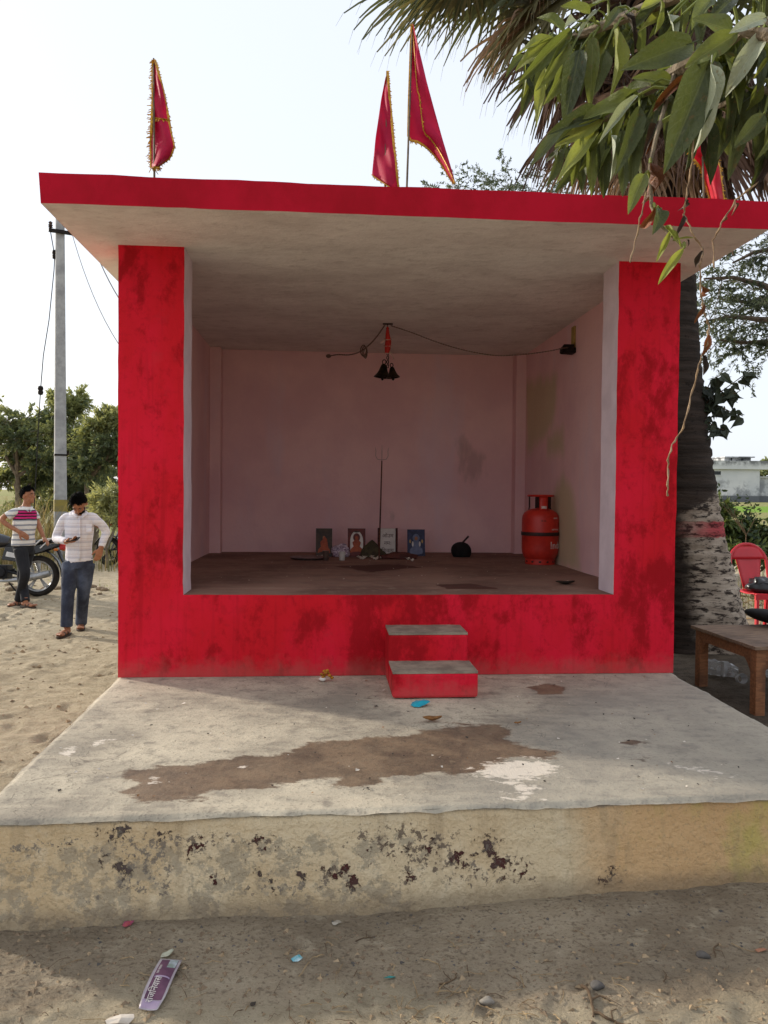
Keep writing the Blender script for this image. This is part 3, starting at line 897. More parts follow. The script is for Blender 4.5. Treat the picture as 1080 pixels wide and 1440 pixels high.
# left flag: long hoist along the pole, folded back on itself
flag('crimson pennant with gold fringe and folded lower corner, alone above the left pillar', 5.05, (216, 82, 217, 243),
     [(215, 84), (215, 140), (213, 180), (212, 205), (213, 236)], [(218, 84), (229, 125), (237, 165), (241, 190), (245, 205), (239, 222), (222, 234)], 1.6, M_FLAG,
     [('L', .022, -1.2), ('R', .012, 1.0), ('H0.56', .014, 0), ('B', .03, .9)])
flag('plain crimson pennant hanging close to its pole beside the taller gold-striped flag', 5.45, (544, 100, 542, 268),
     [(542, 110), (536, 140), (528, 195), (523, 246)], [(545, 100), (549, 150), (555, 215), (561, 272)], 1.2, M_FLAG,
     [('R', .012, 1.2), ('B', .012, 0)])
flag('tallest crimson pennant with gold fringe stripe running down its middle', 5.4, (580, 33, 572, 266),
     [(579, 34), (577, 90), (575, 150), (574, 197), (590, 200), (606, 212), (622, 232), (638, 258)], [(581, 34), (590, 72), (600, 115), (611, 155), (622, 195), (631, 225), (637, 245), (640, 257)], 1.4, M_FLAG,
     [('M', .012, .3), ('L', .014, .2)])
flag('scarlet pennant half hidden behind the hanging leaves at the palm', 5.3, (985, 120, 990, 283),
     [(984, 130), (975, 175), (968, 215), (985, 235), (1000, 283)], [(987, 130), (1004, 165), (1002, 200), (1012, 235), (1018, 283)], 1.5, M_FLAG_IN,
     [('L', .014, -.6), ('R', .016, .8)])

# ================================================================ BELLS AND STRINGS UNDER THE CEILING
CZ = PZ + HC
hook = T(1.934, 2.124, HC)
M_IRON = pm('dark_iron', C(46, 40, 36), C(28, 24, 22), 30, .55, .2, 80, metal=.6)
M_BRASS = pm('tarnished_brass', C(64, 52, 36), C(30, 25, 20), 20, .45, .2, 60, metal=.75)
M_REDCLOTH = pm('red_votive_cloth', (.55, .03, .02, 1), (.40, .02, .015, 1), 25, .7, .4, 60)
M_PALECORD = pm('pale_thread', C(214, 184, 168), C(180, 150, 136), 40, .8)
M_CORD = pm('dark_twisted_cord', C(92, 72, 64), C(128, 106, 94), 140, .8)
M_CORD2 = pm('faded_cord', C(132, 108, 96), C(104, 84, 74), 60, .85)
bells = thing('temple_bells', hook, 'pair of dark brass bells hung in red cloth from the shrine ceiling', 'bell')
bd = hook.y; pxm = F / bd
def bl(px, py, dy=0): return at(px, py, bd + dy) - hook
b = MB(); b.bar((-.045, 0, -.006), (.05, 0, -.006), .012, .012)
b.tube([(0, 0, 0), (0, 0, -.03), (.012, 0, -.05), (0, 0, -.065), (-.012, 0, -.05), (0, 0, -.03)], .005, 6)
b.build('hook', M_IRON, bells, smooth=True)
b = MB()
pts = [bl(545, 460), bl(545, 470), bl(546, 480), bl(545, 490), bl(544, 497)]
b.tube(pts, [(.012, .01), (.026, .02), (.036, .03), (.036, .03), (.030, .02)], 10)
cl = b.build('cloth_wrap', M_REDCLOTH, bells, smooth=True)
b = MB()
for (ys, ph) in ((477, 0), (486, 1.2), (496, .5)):
    o = bl(545, ys)
    b.tube([o + Vector((.036 * math.cos(t + ph), .032 * math.sin(t + ph), .012 * math.sin(t * 1 + ph))) for t in [2 * math.pi * k / 14 for k in range(14)]], .004, 5, closed=True)
b.tube([bl(541, 479, -.03), bl(537, 481, -.03), bl(535, 483, -.03)], .006, 5)
b.tube([bl(548, 494, -.03), bl(552, 500, -.03), bl(554, 505, -.03)], .004, 5)
b.build('thread', M_PALECORD, cl, smooth=True)
b = MB()
for k in range(7):
    o = bl(545.2 + .8 * (k % 2), 497 + 3.0 * k)
    mm = Matrix.Rotation(R(90) if k % 2 else 0, 3, 'Z')
    b.tube([o + mm @ Vector((.010 * math.cos(t), 0, .016 * math.sin(t))) for t in [2 * math.pi * q / 10 for q in range(10)]], .004, 5, closed=True)
b.build('chain', M_IRON, bells, smooth=True)
prof = [(.012, .0), (.020, -.008), (.028, -.030), (.036, -.055), (.050, -.080), (.066, -.098), (.070, -.104), (.064, -.104), (.044, -.080), (.02, -.02)]
for (px, py, s_, tx, dy) in ((540, 512, 1.22, .10, .02), (551, 516, .98, -.12, -.05)):
    M = Matrix.Translation(bl(px, py, dy)) @ Matrix.Rotation(tx, 4, 'Y') @ Matrix.Scale(s_, 4)
    b = MB(); b.lathe(prof, 28, (0, 0, 0), M, cap=False)
    bb = b.build('bell', M_BRASS, bells, smooth=True)
    b = MB(); b.tube([M @ Vector(p) for p in ((0, 0, -.02), (0, 0, -.10))], .005, 6); b.ell(M @ Vector((0, 0, -.115)), (.013, .013, .016), 10, 8)
    b.build('clapper', M_IRON, bb, smooth=True)
    b = MB(); b.tube([M @ Vector((.014 * math.cos(t), 0, .016 + .018 * math.sin(t))) for t in [2 * math.pi * q / 12 for q in range(12)]], .005, 6, closed=True)
    b.build('loop', M_IRON, bb, smooth=True)
def twisted(name, pts, rad, pitch, mats, label, cat):
    """two-strand cord along a smooth path"""
    pts = [Vector(p) for p in pts]
    dense = []
    for i in range(len(pts) - 1):
        p0, p1, p2, p3 = pts[max(i - 1, 0)], pts[i], pts[i + 1], pts[min(i + 2, len(pts) - 1)]
        k = max(3, int((p2 - p1).length / (pitch / 6)))
        for j in range(k):
            t = j / k
            dense.append(.5 * (2 * p1 + (p2 - p0) * t + (2 * p0 - 5 * p1 + 4 * p2 - p3) * t * t + (3 * p1 - p0 - 3 * p2 + p3) * t ** 3))
    dense.append(pts[-1])
    o0 = dense[0]
    b = MB()
    for ph in (0, math.pi):
        L = 0; path = []
        for i, p in enumerate(dense):
            d = dense[min(i + 1, len(dense) - 1)] - dense[max(i - 1, 0)]
            if i: L += (p - dense[i - 1]).length
            a_, c_, _ = frame(d)
            w_ = 2 * math.pi * L / pitch + ph
            path.append(p - o0 + (a_ * math.cos(w_) + c_ * math.sin(w_)) * rad)
        b.tube(path, rad * .9, 5, mi=0 if ph == 0 else 1)
    o = b.build(name, mats, None, smooth=True); o.location = o0
    return tag(o, label, cat)
wall_fit = px_wall_v([(803, 490)], UR - .03)[0]
P_fit = T(UR - .03, wall_fit[0], wall_fit[1])
rp = [hook + Vector((.03, 0, -.02)), at(580, 468, 7.30), at(620, 483, 7.25), at(660, 494, 7.2), at(700, 500, 7.15), at(740, 498, 7.1), at(770, 494, 7.05), at(790, 490, 7.02), T(UR - .05, wall_fit[0] - .05, wall_fit[1])]
twisted('ceiling_cord', rp, .0032, .05, [M_CORD, M_CORD2], 'twisted two-tone cord sagging from bell hook to black bracket on side wall', 'cord')
yb = T(0, DB, 0).y
rpl = [hook + Vector((-.03, 0, -.02)), at(530, 473, 7.6), at(519, 485, 7.9), at(505, 495, 8.2), at(490, 499, 8.4), at(475, 498.5, 8.55), T(TL(at(462, 498, 8.7)).x, DB - .02, TL(at(462, 498, 8.7)).z)]
lc = twisted('knotted_cord', rpl, .0042, .06, [M_CORD, M_CORD], 'dark knotted cord running from bell hook back to the rear wall', 'cord')
b = MB(); o0 = lc.location
for k in range(3):
    o = at(511 + k * 1.5, 489 + k * 1.5, 8.05) - o0
    b.tube([o + Vector((.03 * math.cos(t) * (1 - .2 * k), .012 * math.sin(3 * t), -.03 + .055 * math.sin(t))) for t in [2 * math.pi * q / 14 for q in range(14)]], .006, 5, closed=True)
b.build('knot', M_CORD, lc, smooth=True)
b = MB(); b.ell(rpl[-1] - o0, (.03, .02, .022), 10, 8); b.build('knot', M_CORD, lc, smooth=True)
# bracket on the right wall
br_ = thing('wall_bracket', P_fit, 'black metal bracket and old yellow batten high on the right inner wall', 'bracket', YAW)
b = MB()
b.prism([(-.10, .02), (.02, .0), (.03, -.045), (-.02, -.06), (-.06, -.045)], -.10, .0, Matrix.Rotation(R(90), 4, 'Z') @ Matrix.Rotation(R(90), 4, 'X'))
b.box((-.03, -.06, -.05), (.03, .05, .0))
b.build('clamp', M_IRON, br_, bevel=.006)
b = MB(); b.box((.012, -.04, .0), (.031, .04, .20)); b.build('batten', pm('yellow_wood', C(176, 150, 84), C(150, 120, 66), 14, .8), br_, bevel=.003)

# ================================================================ GAS CYLINDER
FZ = HP + .003
def fl_at(px, py):              # pixel on the shrine floor -> world point
    return onz(px, py, PZ + FZ)
gp = onz(759, 793, PZ + FZ)
gp = T(TL(gp).x, TL(gp).y, FZ)
def cyl_paint():
    m = Mat('red_enamel', .45, .45)
    n = m.noise(9, 6, .65)
    c = m.mix(m.step(.4, .7, n), (.58, .030, .016, 1), (.44, .018, .012, 1))
    c = m.mix(m.step(.66, .72, m.noise(22, 7, .7)), c, C(70, 40, 34))
    m.color(c); m.bump(n, .15, .004)
    return m.m
M_CYL = cyl_paint()
M_BLACKP = pm('worn_black_paint', C(40, 30, 28), C(70, 40, 36), 18, .6)
M_WHITEP = pm('worn_white_paint', C(226, 214, 208), C(190, 160, 156), 30, .7)
gas = thing('gas_cylinder', gp, 'red domestic gas cylinder with round handle ring standing by inner corner', 'gas cylinder', YAW)
prof = [(.10, .035), (.135, .045), (.160, .075), (.175, .115), (.180, .16), (.180, .285), (.1835, .290), (.1835, .312), (.180, .317), (.180, .44), (.174, .475), (.158, .505), (.125, .530), (.08, .545), (.03, .552), (.005, .553)]
b = MB(); b.lathe(prof, 40); body = b.build('body', M_CYL, gas, smooth=True, angle=60)
b = MB(); b.lathe([(.1845, .283), (.1855, .287), (.1855, .315), (.1845, .319)], 40, cap=False); b.build('weld_band', M_BLACKP, body, smooth=True)
b = MB(); b.lathe([(.138, .0), (.144, .002), (.144, .062), (.134, .062), (.134, .0)], 36, cap=False); fr_ = b.build('foot_ring', M_CYL, gas, smooth=True)
for k in range(6):
    t = R(-90 - 75 + 30 * k * 1.0)
    b = MB(); b.ell((.1445 * math.cos(t), .1445 * math.sin(t), .03), (.010, .014, .010), 8, 6, Matrix.Rotation(t, 3, 'Z') @ Matrix.Diagonal((.25, 1, 1)).to_3x3())
    b.build('drain_hole', M_BLACKP, fr_, smooth=True)
b = MB(); b.tube([(.118 * math.cos(t), .118 * math.sin(t), .672) for t in [2 * math.pi * k / 40 for k in range(40)]], [(.014, .011)] * 40, 10, closed=True)
b.build('handle_ring', M_CYL, gas, smooth=True)
for (ang, w_) in ((-90, .085), (25, .05), (155, .05), (90, .05)):
    t0 = R(ang); b = MB(); P = []
    for z in (.525, .56, .62, .672):
        r_ = .112 if z > .54 else .118
        P.append([Vector((r_ * math.cos(t0 + (g - .5) * w_ / r_), r_ * math.sin(t0 + (g - .5) * w_ / r_), z)) for g in (0, .25, .5, .75, 1)])
    b.grid(P); st_ = b.build('handle_strut', M_CYL if ang == -90 else M_BLACKP, gas, solid=.006, smooth=True)
    if ang == -90:
        b = MB(); b.grid([[(x, -.1235, .548), (x, -.1235, .572)] for x in (-.026, 0, .026)]); b.build('tag_label', M_WHITEP, st_, solid=.002)
b = MB(); b.lathe([(.022, .548), (.022, .575), (.016, .58), (.016, .61), (.024, .612), (.024, .628), (.004, .632)], 16); b.build('valve', M_BRASS, gas, smooth=True)
def wrap(me, r, z0, a0):
    for v in me.vertices:
        a_ = a0 + v.co.x / r; rr = r + v.co.z
        v.co = Vector((rr * math.cos(a_), rr * math.sin(a_), z0 + v.co.y))
    return me
ob('lettering', wrap(text_mesh('Indane', .10, M_WHITEP, 'lettering', .001, 'LEFT'), .1815, .19, R(-74)), gas)
ob('stencil_number', wrap(text_mesh('B-26', .026, M_BLACKP, 'stencil', .001), .1812, .43, R(-95)), gas)
ob('stencil_text', wrap(text_mesh('NET 14.2 kg', .020, M_WHITEP, 'stencil', .001, 'LEFT'), .1812, .345, R(-68)), gas)
ob('weight_text', wrap(text_mesh('GROSS', .018, M_WHITEP, 'stencil', .001, 'LEFT'), .1812, .455, R(-62)), gas)

# ================================================================ OFFERINGS AGAINST THE BACK WALL
def floor_pt(px, py): p = onz(px, py, PZ + FZ); return p
def flat_poly(b, pts, y, mi): b.add([(p[0], y, p[1]) for p in pts], [tuple(range(len(pts)))], mi)
def ellipse(cx, cz, rx, rz, n=18, a0=0, a1=2 * math.pi): return [(cx + rx * math.cos(a0 + (a1 - a0) * k / n), cz + rz * math.sin(a0 + (a1 - a0) * k / n)) for k in range(n)]
K = {k: pm('print_' + k, c1, c2, 22, .55) for k, c1, c2 in (
    ('brown', C(80, 62, 48), C(54, 44, 38)), ('orange', C(178, 84, 44), C(140, 60, 36)), ('skin', C(176, 120, 84), C(150, 96, 66)),
    ('white', C(222, 214, 206), C(200, 190, 180)), ('maroon', C(110, 46, 40), C(84, 34, 32)), ('blue', C(62, 66, 96), C(44, 46, 70)),
    ('slate', C(116, 122, 146), C(92, 98, 124)), ('gold', C(186, 150, 84), C(150, 116, 60)))}
KM = list(K.values()); KI = {k: i for i, k in enumerate(K)}
def picture(label, x0, x1, y0, y1, paint, group='framed pictures leaning on the back wall', frm='maroon'):
    foot = floor_pt((x0 + x1) / 2, y1 + .0)
    l = TL(foot); l.y = min(l.y, DB - .055)
    foot = T(l.x, l.y, FZ)
    s_ = foot.y / F
    w_, h_ = (x1 - x0) * s_, (y1 - y0) * s_
    t = thing('picture_card', foot, label, 'picture', YAW, group)
    tilt = math.asin(min(.2, (DB - .012 - l.y) / h_))
    M = Matrix.Rotation(-tilt, 4, 'X')
    b = MB(); b.box((-w_ / 2, 0, 0), (w_ / 2, .008, h_), 0, M); b.build('board', K[frm], t)
    b = MB(); paint(b, w_, h_)
    b.v = [tuple(M @ Vector(v)) for v in b.v]
    b.build('print', KM, t)
    return t
def generic_seated(b, w, h, bg, halo, robe, skin, arch=None):
    flat_poly(b, [(-w * .46, h * .03), (w * .46, h * .03), (w * .46, h * .97), (-w * .46, h * .97)], -.001, KI[bg])
    if arch: flat_poly(b, [(-w * .36, h * .16)] + ellipse(0, h * .55, -w * .36, h * .36, 16, 0, math.pi) + [(w * .36, h * .55), (w * .36, h * .16)], -.0015, KI[arch])
    flat_poly(b, ellipse(0, h * .68, w * .20, h * .15), -.002, KI[halo])
    flat_poly(b, [(-w * .38, h * .14), (w * .38, h * .14), (w * .34, h * .27), (w * .18, h * .36), (w * .24, h * .50), (w * .10, h * .60), (-w * .10, h * .60), (-w * .24, h * .50), (-w * .18, h * .36), (-w * .34, h * .27)], -.0025, KI[robe])
    flat_poly(b, ellipse(0, h * .66, w * .09, h * .075), -.003, KI[skin])
    flat_poly(b, ellipse(0, h * .12, w * .36, h * .06), -.003, KI[halo])
def paint1(b, w, h):
    generic_seated(b, w, h, 'brown', 'brown', 'orange', 'skin')
    flat_poly(b, [(-w * .1, h * .2), (w * .30, h * .2), (w * .18, h * .62), (w * .02, h * .72), (-w * .14, h * .55)], -.0035, KI['orange'])
def paint2(b, w, h): generic_seated(b, w, h, 'maroon', 'maroon', 'orange', 'orange', 'white'); flat_poly(b, ellipse(0, h * .88, w * .16, h * .03), -.003, KI['brown'])
def paint4(b, w, h):
    generic_seated(b, w, h, 'blue', 'slate', 'slate', 'skin')
    for sx in (-1, 1):
        flat_poly(b, ellipse(sx * w * .34, h * .55, w * .05, h * .07), -.003, KI['gold']); flat_poly(b, ellipse(sx * w * .2, h * .45, w * .05, h * .1), -.0032, KI['white'])
picture('dark brown picture card of an orange seated figure behind the metal plate', 444, 467, 742.5, 783, paint1, frm='brown')
picture('picture card with orange seated figure under a white arch', 489, 514, 742.5, 783, paint2)
picture('blue picture card of a pale seated figure with flowers at its foot', 573, 598, 744, 782, paint4, frm='blue')
# inscribed white slab between dark posts
M_SLAB = pm('white_marble_slab', C(214, 204, 196), C(196, 184, 176), 8, .5)
M_INK = pm('dark_red_lettering', C(80, 34, 32), C(60, 26, 26), 30, .7)
fo = TL(floor_pt(545, 783)); fo.y = min(fo.y, DB - .06)
slab = thing('inscribed_slab', T(fo.x, fo.y, FZ), 'white slab with dark red devotional lettering between two dark side posts', 'slab', YAW)
s_ = T(fo.x, fo.y, FZ).y / F
hw, hh = 11 * s_, 40 * s_
b = MB(); b.box((-hw, 0, 0), (hw, .03, hh)); b.build('board', M_SLAB, slab, bevel=.003)
for sx in (-1, 1):
    b = MB(); b.box((sx * (hw + .012) - .011, -.012, 0), (sx * (hw + .012) + .011, .035, hh + .004)); b.build('post', M_INK, slab, bevel=.003)
for (txt, zz_, sz) in (('ओउम', .74, .056), ('नमः', .48, .056), ('िशवाय', .22, .056)):
    me = text_mesh(txt, sz, M_INK, 'lettering')
    for v in me.vertices: v.co = Vector((v.co.x, -.002 - v.co.z, hh * zz_ + v.co.y))
    ob('lettering', me, slab)
# trident
tb = floor_pt(533, 787); tb_l = TL(tb)
tri = thing('trident', tb, 'thin iron trident standing upright before the back wall', 'trident', YAW)
top_w = at(537, 648, tb.y + .12) - tb
top_l = Matrix.Rotation(-YAW, 3, 'Z') @ top_w
b = MB(); b.tube([(0, 0, 0), top_l * .5, top_l], [.009, .008, .0065], 8); b.build('shaft', pm('rusty_iron', C(112, 66, 48), C(70, 46, 38), 30, .7, metal=.3), tri, smooth=True)
M_PRONG = pm('pale_prong', C(190, 158, 152), C(170, 138, 134), 20, .6)
M_STEEL = pm('dull_steel', C(150, 132, 128), C(120, 104, 100), 20, .45, metal=.5)
for sx in (-1, 0, 1):
    b = MB()
    if sx == 0: pts = [top_l, top_l + Vector((0, 0, .10)), top_l + Vector((0, 0, .165))]
    else: pts = [top_l + Vector((sx * .004, 0, .01)), top_l + Vector((sx * .045, 0, .015)), top_l + Vector((sx * .065, 0, .05)), top_l + Vector((sx * .062, 0, .10)), top_l + Vector((sx * .07, 0, .14))]
    b.tube(pts, [.0042] * (len(pts) - 1) + [.0015], 6); b.build('prong', M_PRONG, tri, smooth=True)
# steel plate, cups, bundles
pp = floor_pt(434, 786)
pl_ = MB(); pl_.lathe([(.01, .004), (.15, .004), (.19, .020), (.196, .022), (.19, .016), (.15, .0), (.01, .0)], 40, cap=True)
o = pl_.build('metal_plate', M_STEEL, None, smooth=True); o.location = pp; tag(o, 'shallow metal offering plate on the shrine floor beside the pictures', 'plate')
M_GLASSY = pm('tin_cup', C(140, 122, 112), C(110, 92, 84), 16, .3, metal=.6)
for (px, py, h_, r_, lab) in ((458, 788, .095, .034, 'small tin cup with bright rim at the plate edge'), (481, 788, .085, .036, 'pale cup standing before the crumpled striped cloth')):
    b = MB(); b.lathe([(r_ * .75, 0), (r_ * .8, .002), (r_, h_), (r_ * 1.05, h_ + .002), (r_ * .94, h_), (r_ * .75, .008), (.002, .008)], 24)
    o = b.build('cup', M_GLASSY if px < 470 else K['white'], None, smooth=True); o.location = floor_pt(px, py); tag(o, lab, 'cup')
def lump(name, p, r, seed, mat, label, cat, freq=2.2, amp=.35, n=28, m_=16, parent=None):
    b = MB(); vs = []
    rr = random.Random(seed)
    ph = [(rr.uniform(0, 6), rr.uniform(0, 6), rr.uniform(.7, 1.5)) for _ in range(5)]
    P = []
    for i in range(m_ + 1):
        th = math.pi * i / m_; row = []
        for k in range(n):
            f_ = 2 * math.pi * k / n
            d = Vector((math.sin(th) * math.cos(f_), math.sin(th) * math.sin(f_), -math.cos(th)))
            s_ = 1 + amp * sum(math.sin(freq * q * (d.x * math.cos(a_) + d.y * math.sin(a_) + d.z * math.cos(c_)) + a_ + c_) for (a_, c_, q) in ph) / 5
            v = Vector((d.x * r[0], d.y * r[1], d.z * r[2])) * s_
            v.z = max(v.z, -r[2] * .55)
            row.append(v + Vector((0, 0, r[2] * .55)))
        P.append(row)
    b.grid(P, closed=True)
    o = b.build(name, mat, parent, smooth=True, angle=180); o.location = p
    if parent is None: tag(o, label, cat)
    return o
M_STRIPE = Mat('striped_cloth', .8, .2)
M_STRIPE.color(M_STRIPE.mix(M_STRIPE.step(.4, .6, M_STRIPE.noise(26, 2, .5, M_STRIPE.mapped((1, 1, 3)), 1.5)), C(214, 196, 206), C(120, 96, 116)))
lump('cloth_bundle', floor_pt(479, 783), (.10, .07, .085), 3, M_STRIPE.m, 'crumpled pale cloth with dark stripes beside the arched picture', 'cloth', 5, .3)
M_LEAFDK = pm('dried_leaf_heap', C(84, 76, 52), C(60, 50, 38), 20, .8, .5, 50)
mp = floor_pt(523, 783)
b = MB(); P = []
for i in range(9):
    f_ = i / 8; P.append([Vector((.16 * (1 - f_) ** .8 * math.cos(t) * (1 + .12 * math.sin(3 * t + i)), .08 * (1 - f_) * math.sin(t), .175 * f_ + .01 * math.sin(5 * t + i))) for t in [2 * math.pi * k / 16 for k in range(16)]])
b.grid(P, closed=True); o = b.build('leaf_mound', M_LEAFDK, None, smooth=True, angle=30); o.location = mp
tag(o, 'dark peaked heap of dried leaves in front of the inscribed slab', 'heap')
lump('cloth_heap', floor_pt(562, 786), (.17, .06, .045), 9, pm('maroon_cloth', C(106, 60, 50), C(76, 42, 38), 12, .85, .3, 30), 'flattened maroon cloth lying between slab and blue picture', 'cloth', 5, .35)
# flower garlands: each blossom a ring of petals
M_PETAL = pm('white_petals', C(232, 218, 202), C(206, 186, 166), 20, .7)
def blossoms(name, spots, label):
    p0 = floor_pt(*spots[0]); t = thing(name, p0, label, 'flowers')
    for (px, py) in spots:
        p = floor_pt(px, py) - p0; b = MB(); q = 7
        for k in range(q):
            t_ = 2 * math.pi * k / q + rnd.random()
            d = Vector((math.cos(t_), math.sin(t_), 0)); s2 = Vector((-d.y, d.x, 0)); L = rnd.uniform(.020, .034)
            up = rnd.uniform(.010, .028)
            b.add([p + Vector((0, 0, .006)), p + d * L * .6 + s2 * .011 + Vector((0, 0, up * .7)), p + d * L + Vector((0, 0, up)), p + d * L * .6 - s2 * .011 + Vector((0, 0, up * .7))], [(0, 1, 2, 3)])
        b.ell(p + Vector((0, 0, .010)), (.010, .010, .012), 8, 6)
        b.build('blossom', M_PETAL, t, solid=.002)
    return t
blossoms('flower_garland', [(504 + k * 3.1, 784 + 2.2 * math.sin(k) + .12 * k) for k in range(11)], 'string of white blossoms before the dark leaf heap')
blossoms('flower_offering', [(578, 778 + 3), (583, 781), (588, 780), (574, 787), (580, 789)], 'loose white blossoms at the foot of the blue picture')
blossoms('flower_tuft', [(450, 784), (455, 783), (460, 785)], 'few white blossoms laid at the brown picture')
# black pouch with stick
bp = floor_pt(649, 783)
pot = thing('black_pouch', bp, 'rounded black cloth pouch with short black stick on the shrine floor', 'pouch', YAW)
o = lump('pouch_body', (0, 0, 0), (.112, .09, .105), 12, pm('black_cloth', C(20, 18, 18), C(32, 28, 28), 14, .9, .3, 40), '', '', 2.0, .10, parent=pot)
b = MB(); b.tube([(-.01, 0, .13), (.03, 0, .175), (.075, 0, .225)], [.013, .011, .011], 8); b.build('stick', M_BLACKP, pot, smooth=True)
# dead leaf on the floor
def curl_leaf(name, p, L, w, rz, mat, label, cat='leaf', curl=.5, parent=None, group=None):
    b = MB(); P = []
    for i in range(9):
        f_ = i / 8; ww = w * math.sin(math.pi * (f_ * .92 + .04)) ** .8 / 2
        zc = .004 + curl * L * .25 * (2 * f_ - 1) ** 2
        P.append([Vector(((f_ - .5) * L, g * ww, zc + abs(g) ** 1.5 * ww * curl + .002 * math.sin(9 * f_ + 5 * g))) for g in (-1, -.5, 0, .5, 1)])
    b.grid(P); o = b.build(name, mat, parent, smooth=True, solid=.0012, angle=180)
    o.location = p; o.rotation_euler = (0, 0, rz)
    if parent is None: tag(o, label, cat, group)
    return o
M_DRY = pm('dry_leaf', C(150, 104, 56), C(104, 70, 42), 25, .75, .3, 60)
M_DRYDK = pm('dark_dry_leaf', C(58, 46, 34), C(40, 32, 26), 25, .8)
curl_leaf('dry_leaf', floor_pt(795, 822), .16, .08, .2, M_DRYDK, 'dark curled dead leaf on the shrine floor near the gas cylinder')
# crumbs on the shrine floor (too small to count)
b = MB()
for _ in range(90):
    u, v = rnd.uniform(.5, 3.5), rnd.uniform(.5, 3.5); s2 = rnd.uniform(.005, .016); a_ = rnd.uniform(0, 6)
    p = T(u, v, FZ + .007)
    b.add([p + Vector((s2 * math.cos(a_ + k * 1.6) * rnd.uniform(.4, 1), s2 * math.sin(a_ + k * 1.6) * rnd.uniform(.4, 1), rnd.uniform(0, .003))) for k in range(4)], [(0, 1, 2, 3)])
o = b.build('plaster_crumbs', M_PETAL); kind(o, 'stuff')

# ================================================================ LITTER ON THE PLATFORM
def plp(px, py): return onz(px, py, PZ + .002)
M_CYAN = pm('cyan_plastic', (.02, .36, .46, 1), (.015, .28, .38, 1), 20, .4)
wp = plp(591, 992)
b = MB(); P = []
ol_ = [(-.055, .0), (-.045, .02), (-.02, .03), (.0, .022), (.022, .034), (.05, .02), (.058, .006), (.03, -.012), (-.01, -.026), (-.04, -.018)]
cvs = [Vector((x, y * 1.5, .010 + .012 * math.sin(14 * x + 30 * y))) for (x, y) in ol_]
b.add(cvs + [Vector((0, .004, .026))], [(i, (i + 1) % len(cvs), len(cvs)) for i in range(len(cvs))])
o = b.build('plastic_wrapper', M_CYAN, None, solid=.002); o.location = wp; tag(o, 'cyan plastic wrapper on the platform in front of the steps', 'wrapper')
curl_leaf('dry_leaf', plp(608, 1014), .105, .05, .1, M_DRY, 'curled tan dry leaf on the platform just below the cyan wrapper', curl=.7)
# torn garland scrap against the wall
gpz = plp(458, 957)
t = thing('garland_scrap', gpz, 'torn scrap of yellow marigold garland against the red wall', 'garland')
for k in range(9):
    a_ = k * 2.4; r_ = .010 + .004 * k
    b = MB(); b.ell((r_ * math.cos(a_), r_ * math.sin(a_) * .6, .012 + .006 * (9 - k)), (.013, .013, .010), 8, 6)
    b.build('marigold', pm('marigold', C(196, 134, 40), C(150, 96, 30), 60, .8, .6, 90) if k == 0 else bpy.data.materials['marigold'], t, smooth=True)
b = MB(); b.ell((-.02, -.02, .014), (.024, .02, .014), 10, 8); b.build('paper_ball', K['white'], t, smooth=True)
M_CHIP = [pm('pale_chip', C(220, 210, 196), C(190, 178, 160), 20, .8), pm('dark_chip', C(70, 62, 54), C(46, 40, 36), 20, .9), M_DRY]
b = MB()
for _ in range(230):
    q = onz(rnd.uniform(60, 1040), 952 + 170 * rnd.random() ** 1.4, PZ)
    l = TL(q)
    if not (0.05 < l.x < W - .05 and l.y < -.03): continue
    if l.y < -2.1: continue
    s2 = rnd.uniform(.003, .011) * (1.6 if rnd.random() < .1 else 1); a_ = rnd.uniform(0, 6)
    q.z = PZ + .006
    b.add([q + Vector((s2 * math.cos(a_ + k * 1.57) * rnd.uniform(.4, 1.2), s2 * math.sin(a_ + k * 1.57) * rnd.uniform(.4, 1.2), rnd.uniform(-.003, .004))) for k in range(4)], [(0, 1, 2, 3)], rnd.choice([0, 0, 1, 1, 1, 2]))
o = b.build('grit_flakes', M_CHIP); kind(o, 'stuff')
curl_leaf('dry_leaf', plp(728, 1018), .045, .02, .4, M_DRY, 'small pale brown leaf scrap on the platform to the side of the brown stain', curl=.5)
curl_leaf('dry_leaf', plp(612, 936 + 23), .03, .018, .4, M_DRY, 'tiny leaf scrap beside the bottom step', curl=.5) if False else None

# ================================================================ LITTER ON THE EARTH
def gp_(px, py):
    p = onz(px, py, 0.0)
    for _ in range(4): p = onz(px, py, gzf(p.x, p.y))
    return p
pk0 = gp_(208, 1424); pk1 = gp_(241, 1354)
ax = Vector((pk1.x - pk0.x, pk1.y - pk0.y, 0)); Lp = ax.length; ang = math.atan2(ax.y, ax.x)
packet = thing('sachet', (pk0 + pk1) / 2 + Vector((0, 0, .012)), 'flattened purple foil sachet with white edges lying on the dirt', 'sachet', ang)
M_FOIL = pm('pale_foil', C(192, 184, 184), C(166, 154, 162), 18, .4, .2, 30, metal=.2)
M_PURPLE = pm('purple_print', C(116, 78, 98), C(84, 54, 76), 14, .45)
M_PPALE = pm('lilac_print', C(176, 156, 176), C(150, 130, 156), 14, .45)
M_PGREY = pm('grey_print', C(170, 176, 184), C(120, 132, 120), 40, .45)
wv = .075
def sheet(x0, x1, y0, y1, z, n=14, m_=6, cutr=0):
    P = []
    for i in range(n + 1):
        x = x0 + (x1 - x0) * i / n; row = []
        for j in range(m_ + 1):
            y = y0 + (y1 - y0) * j / m_
            row.append(Vector((x, y * (1 - cutr * max(0, .25 - (x + Lp / 2) / Lp)), z + .007 * math.sin(16 * x + 1) + .004 * math.sin(34 * y + 9 * x) + .004 * (y / .04) ** 2 * .5)))
        P.append(row)
    return P
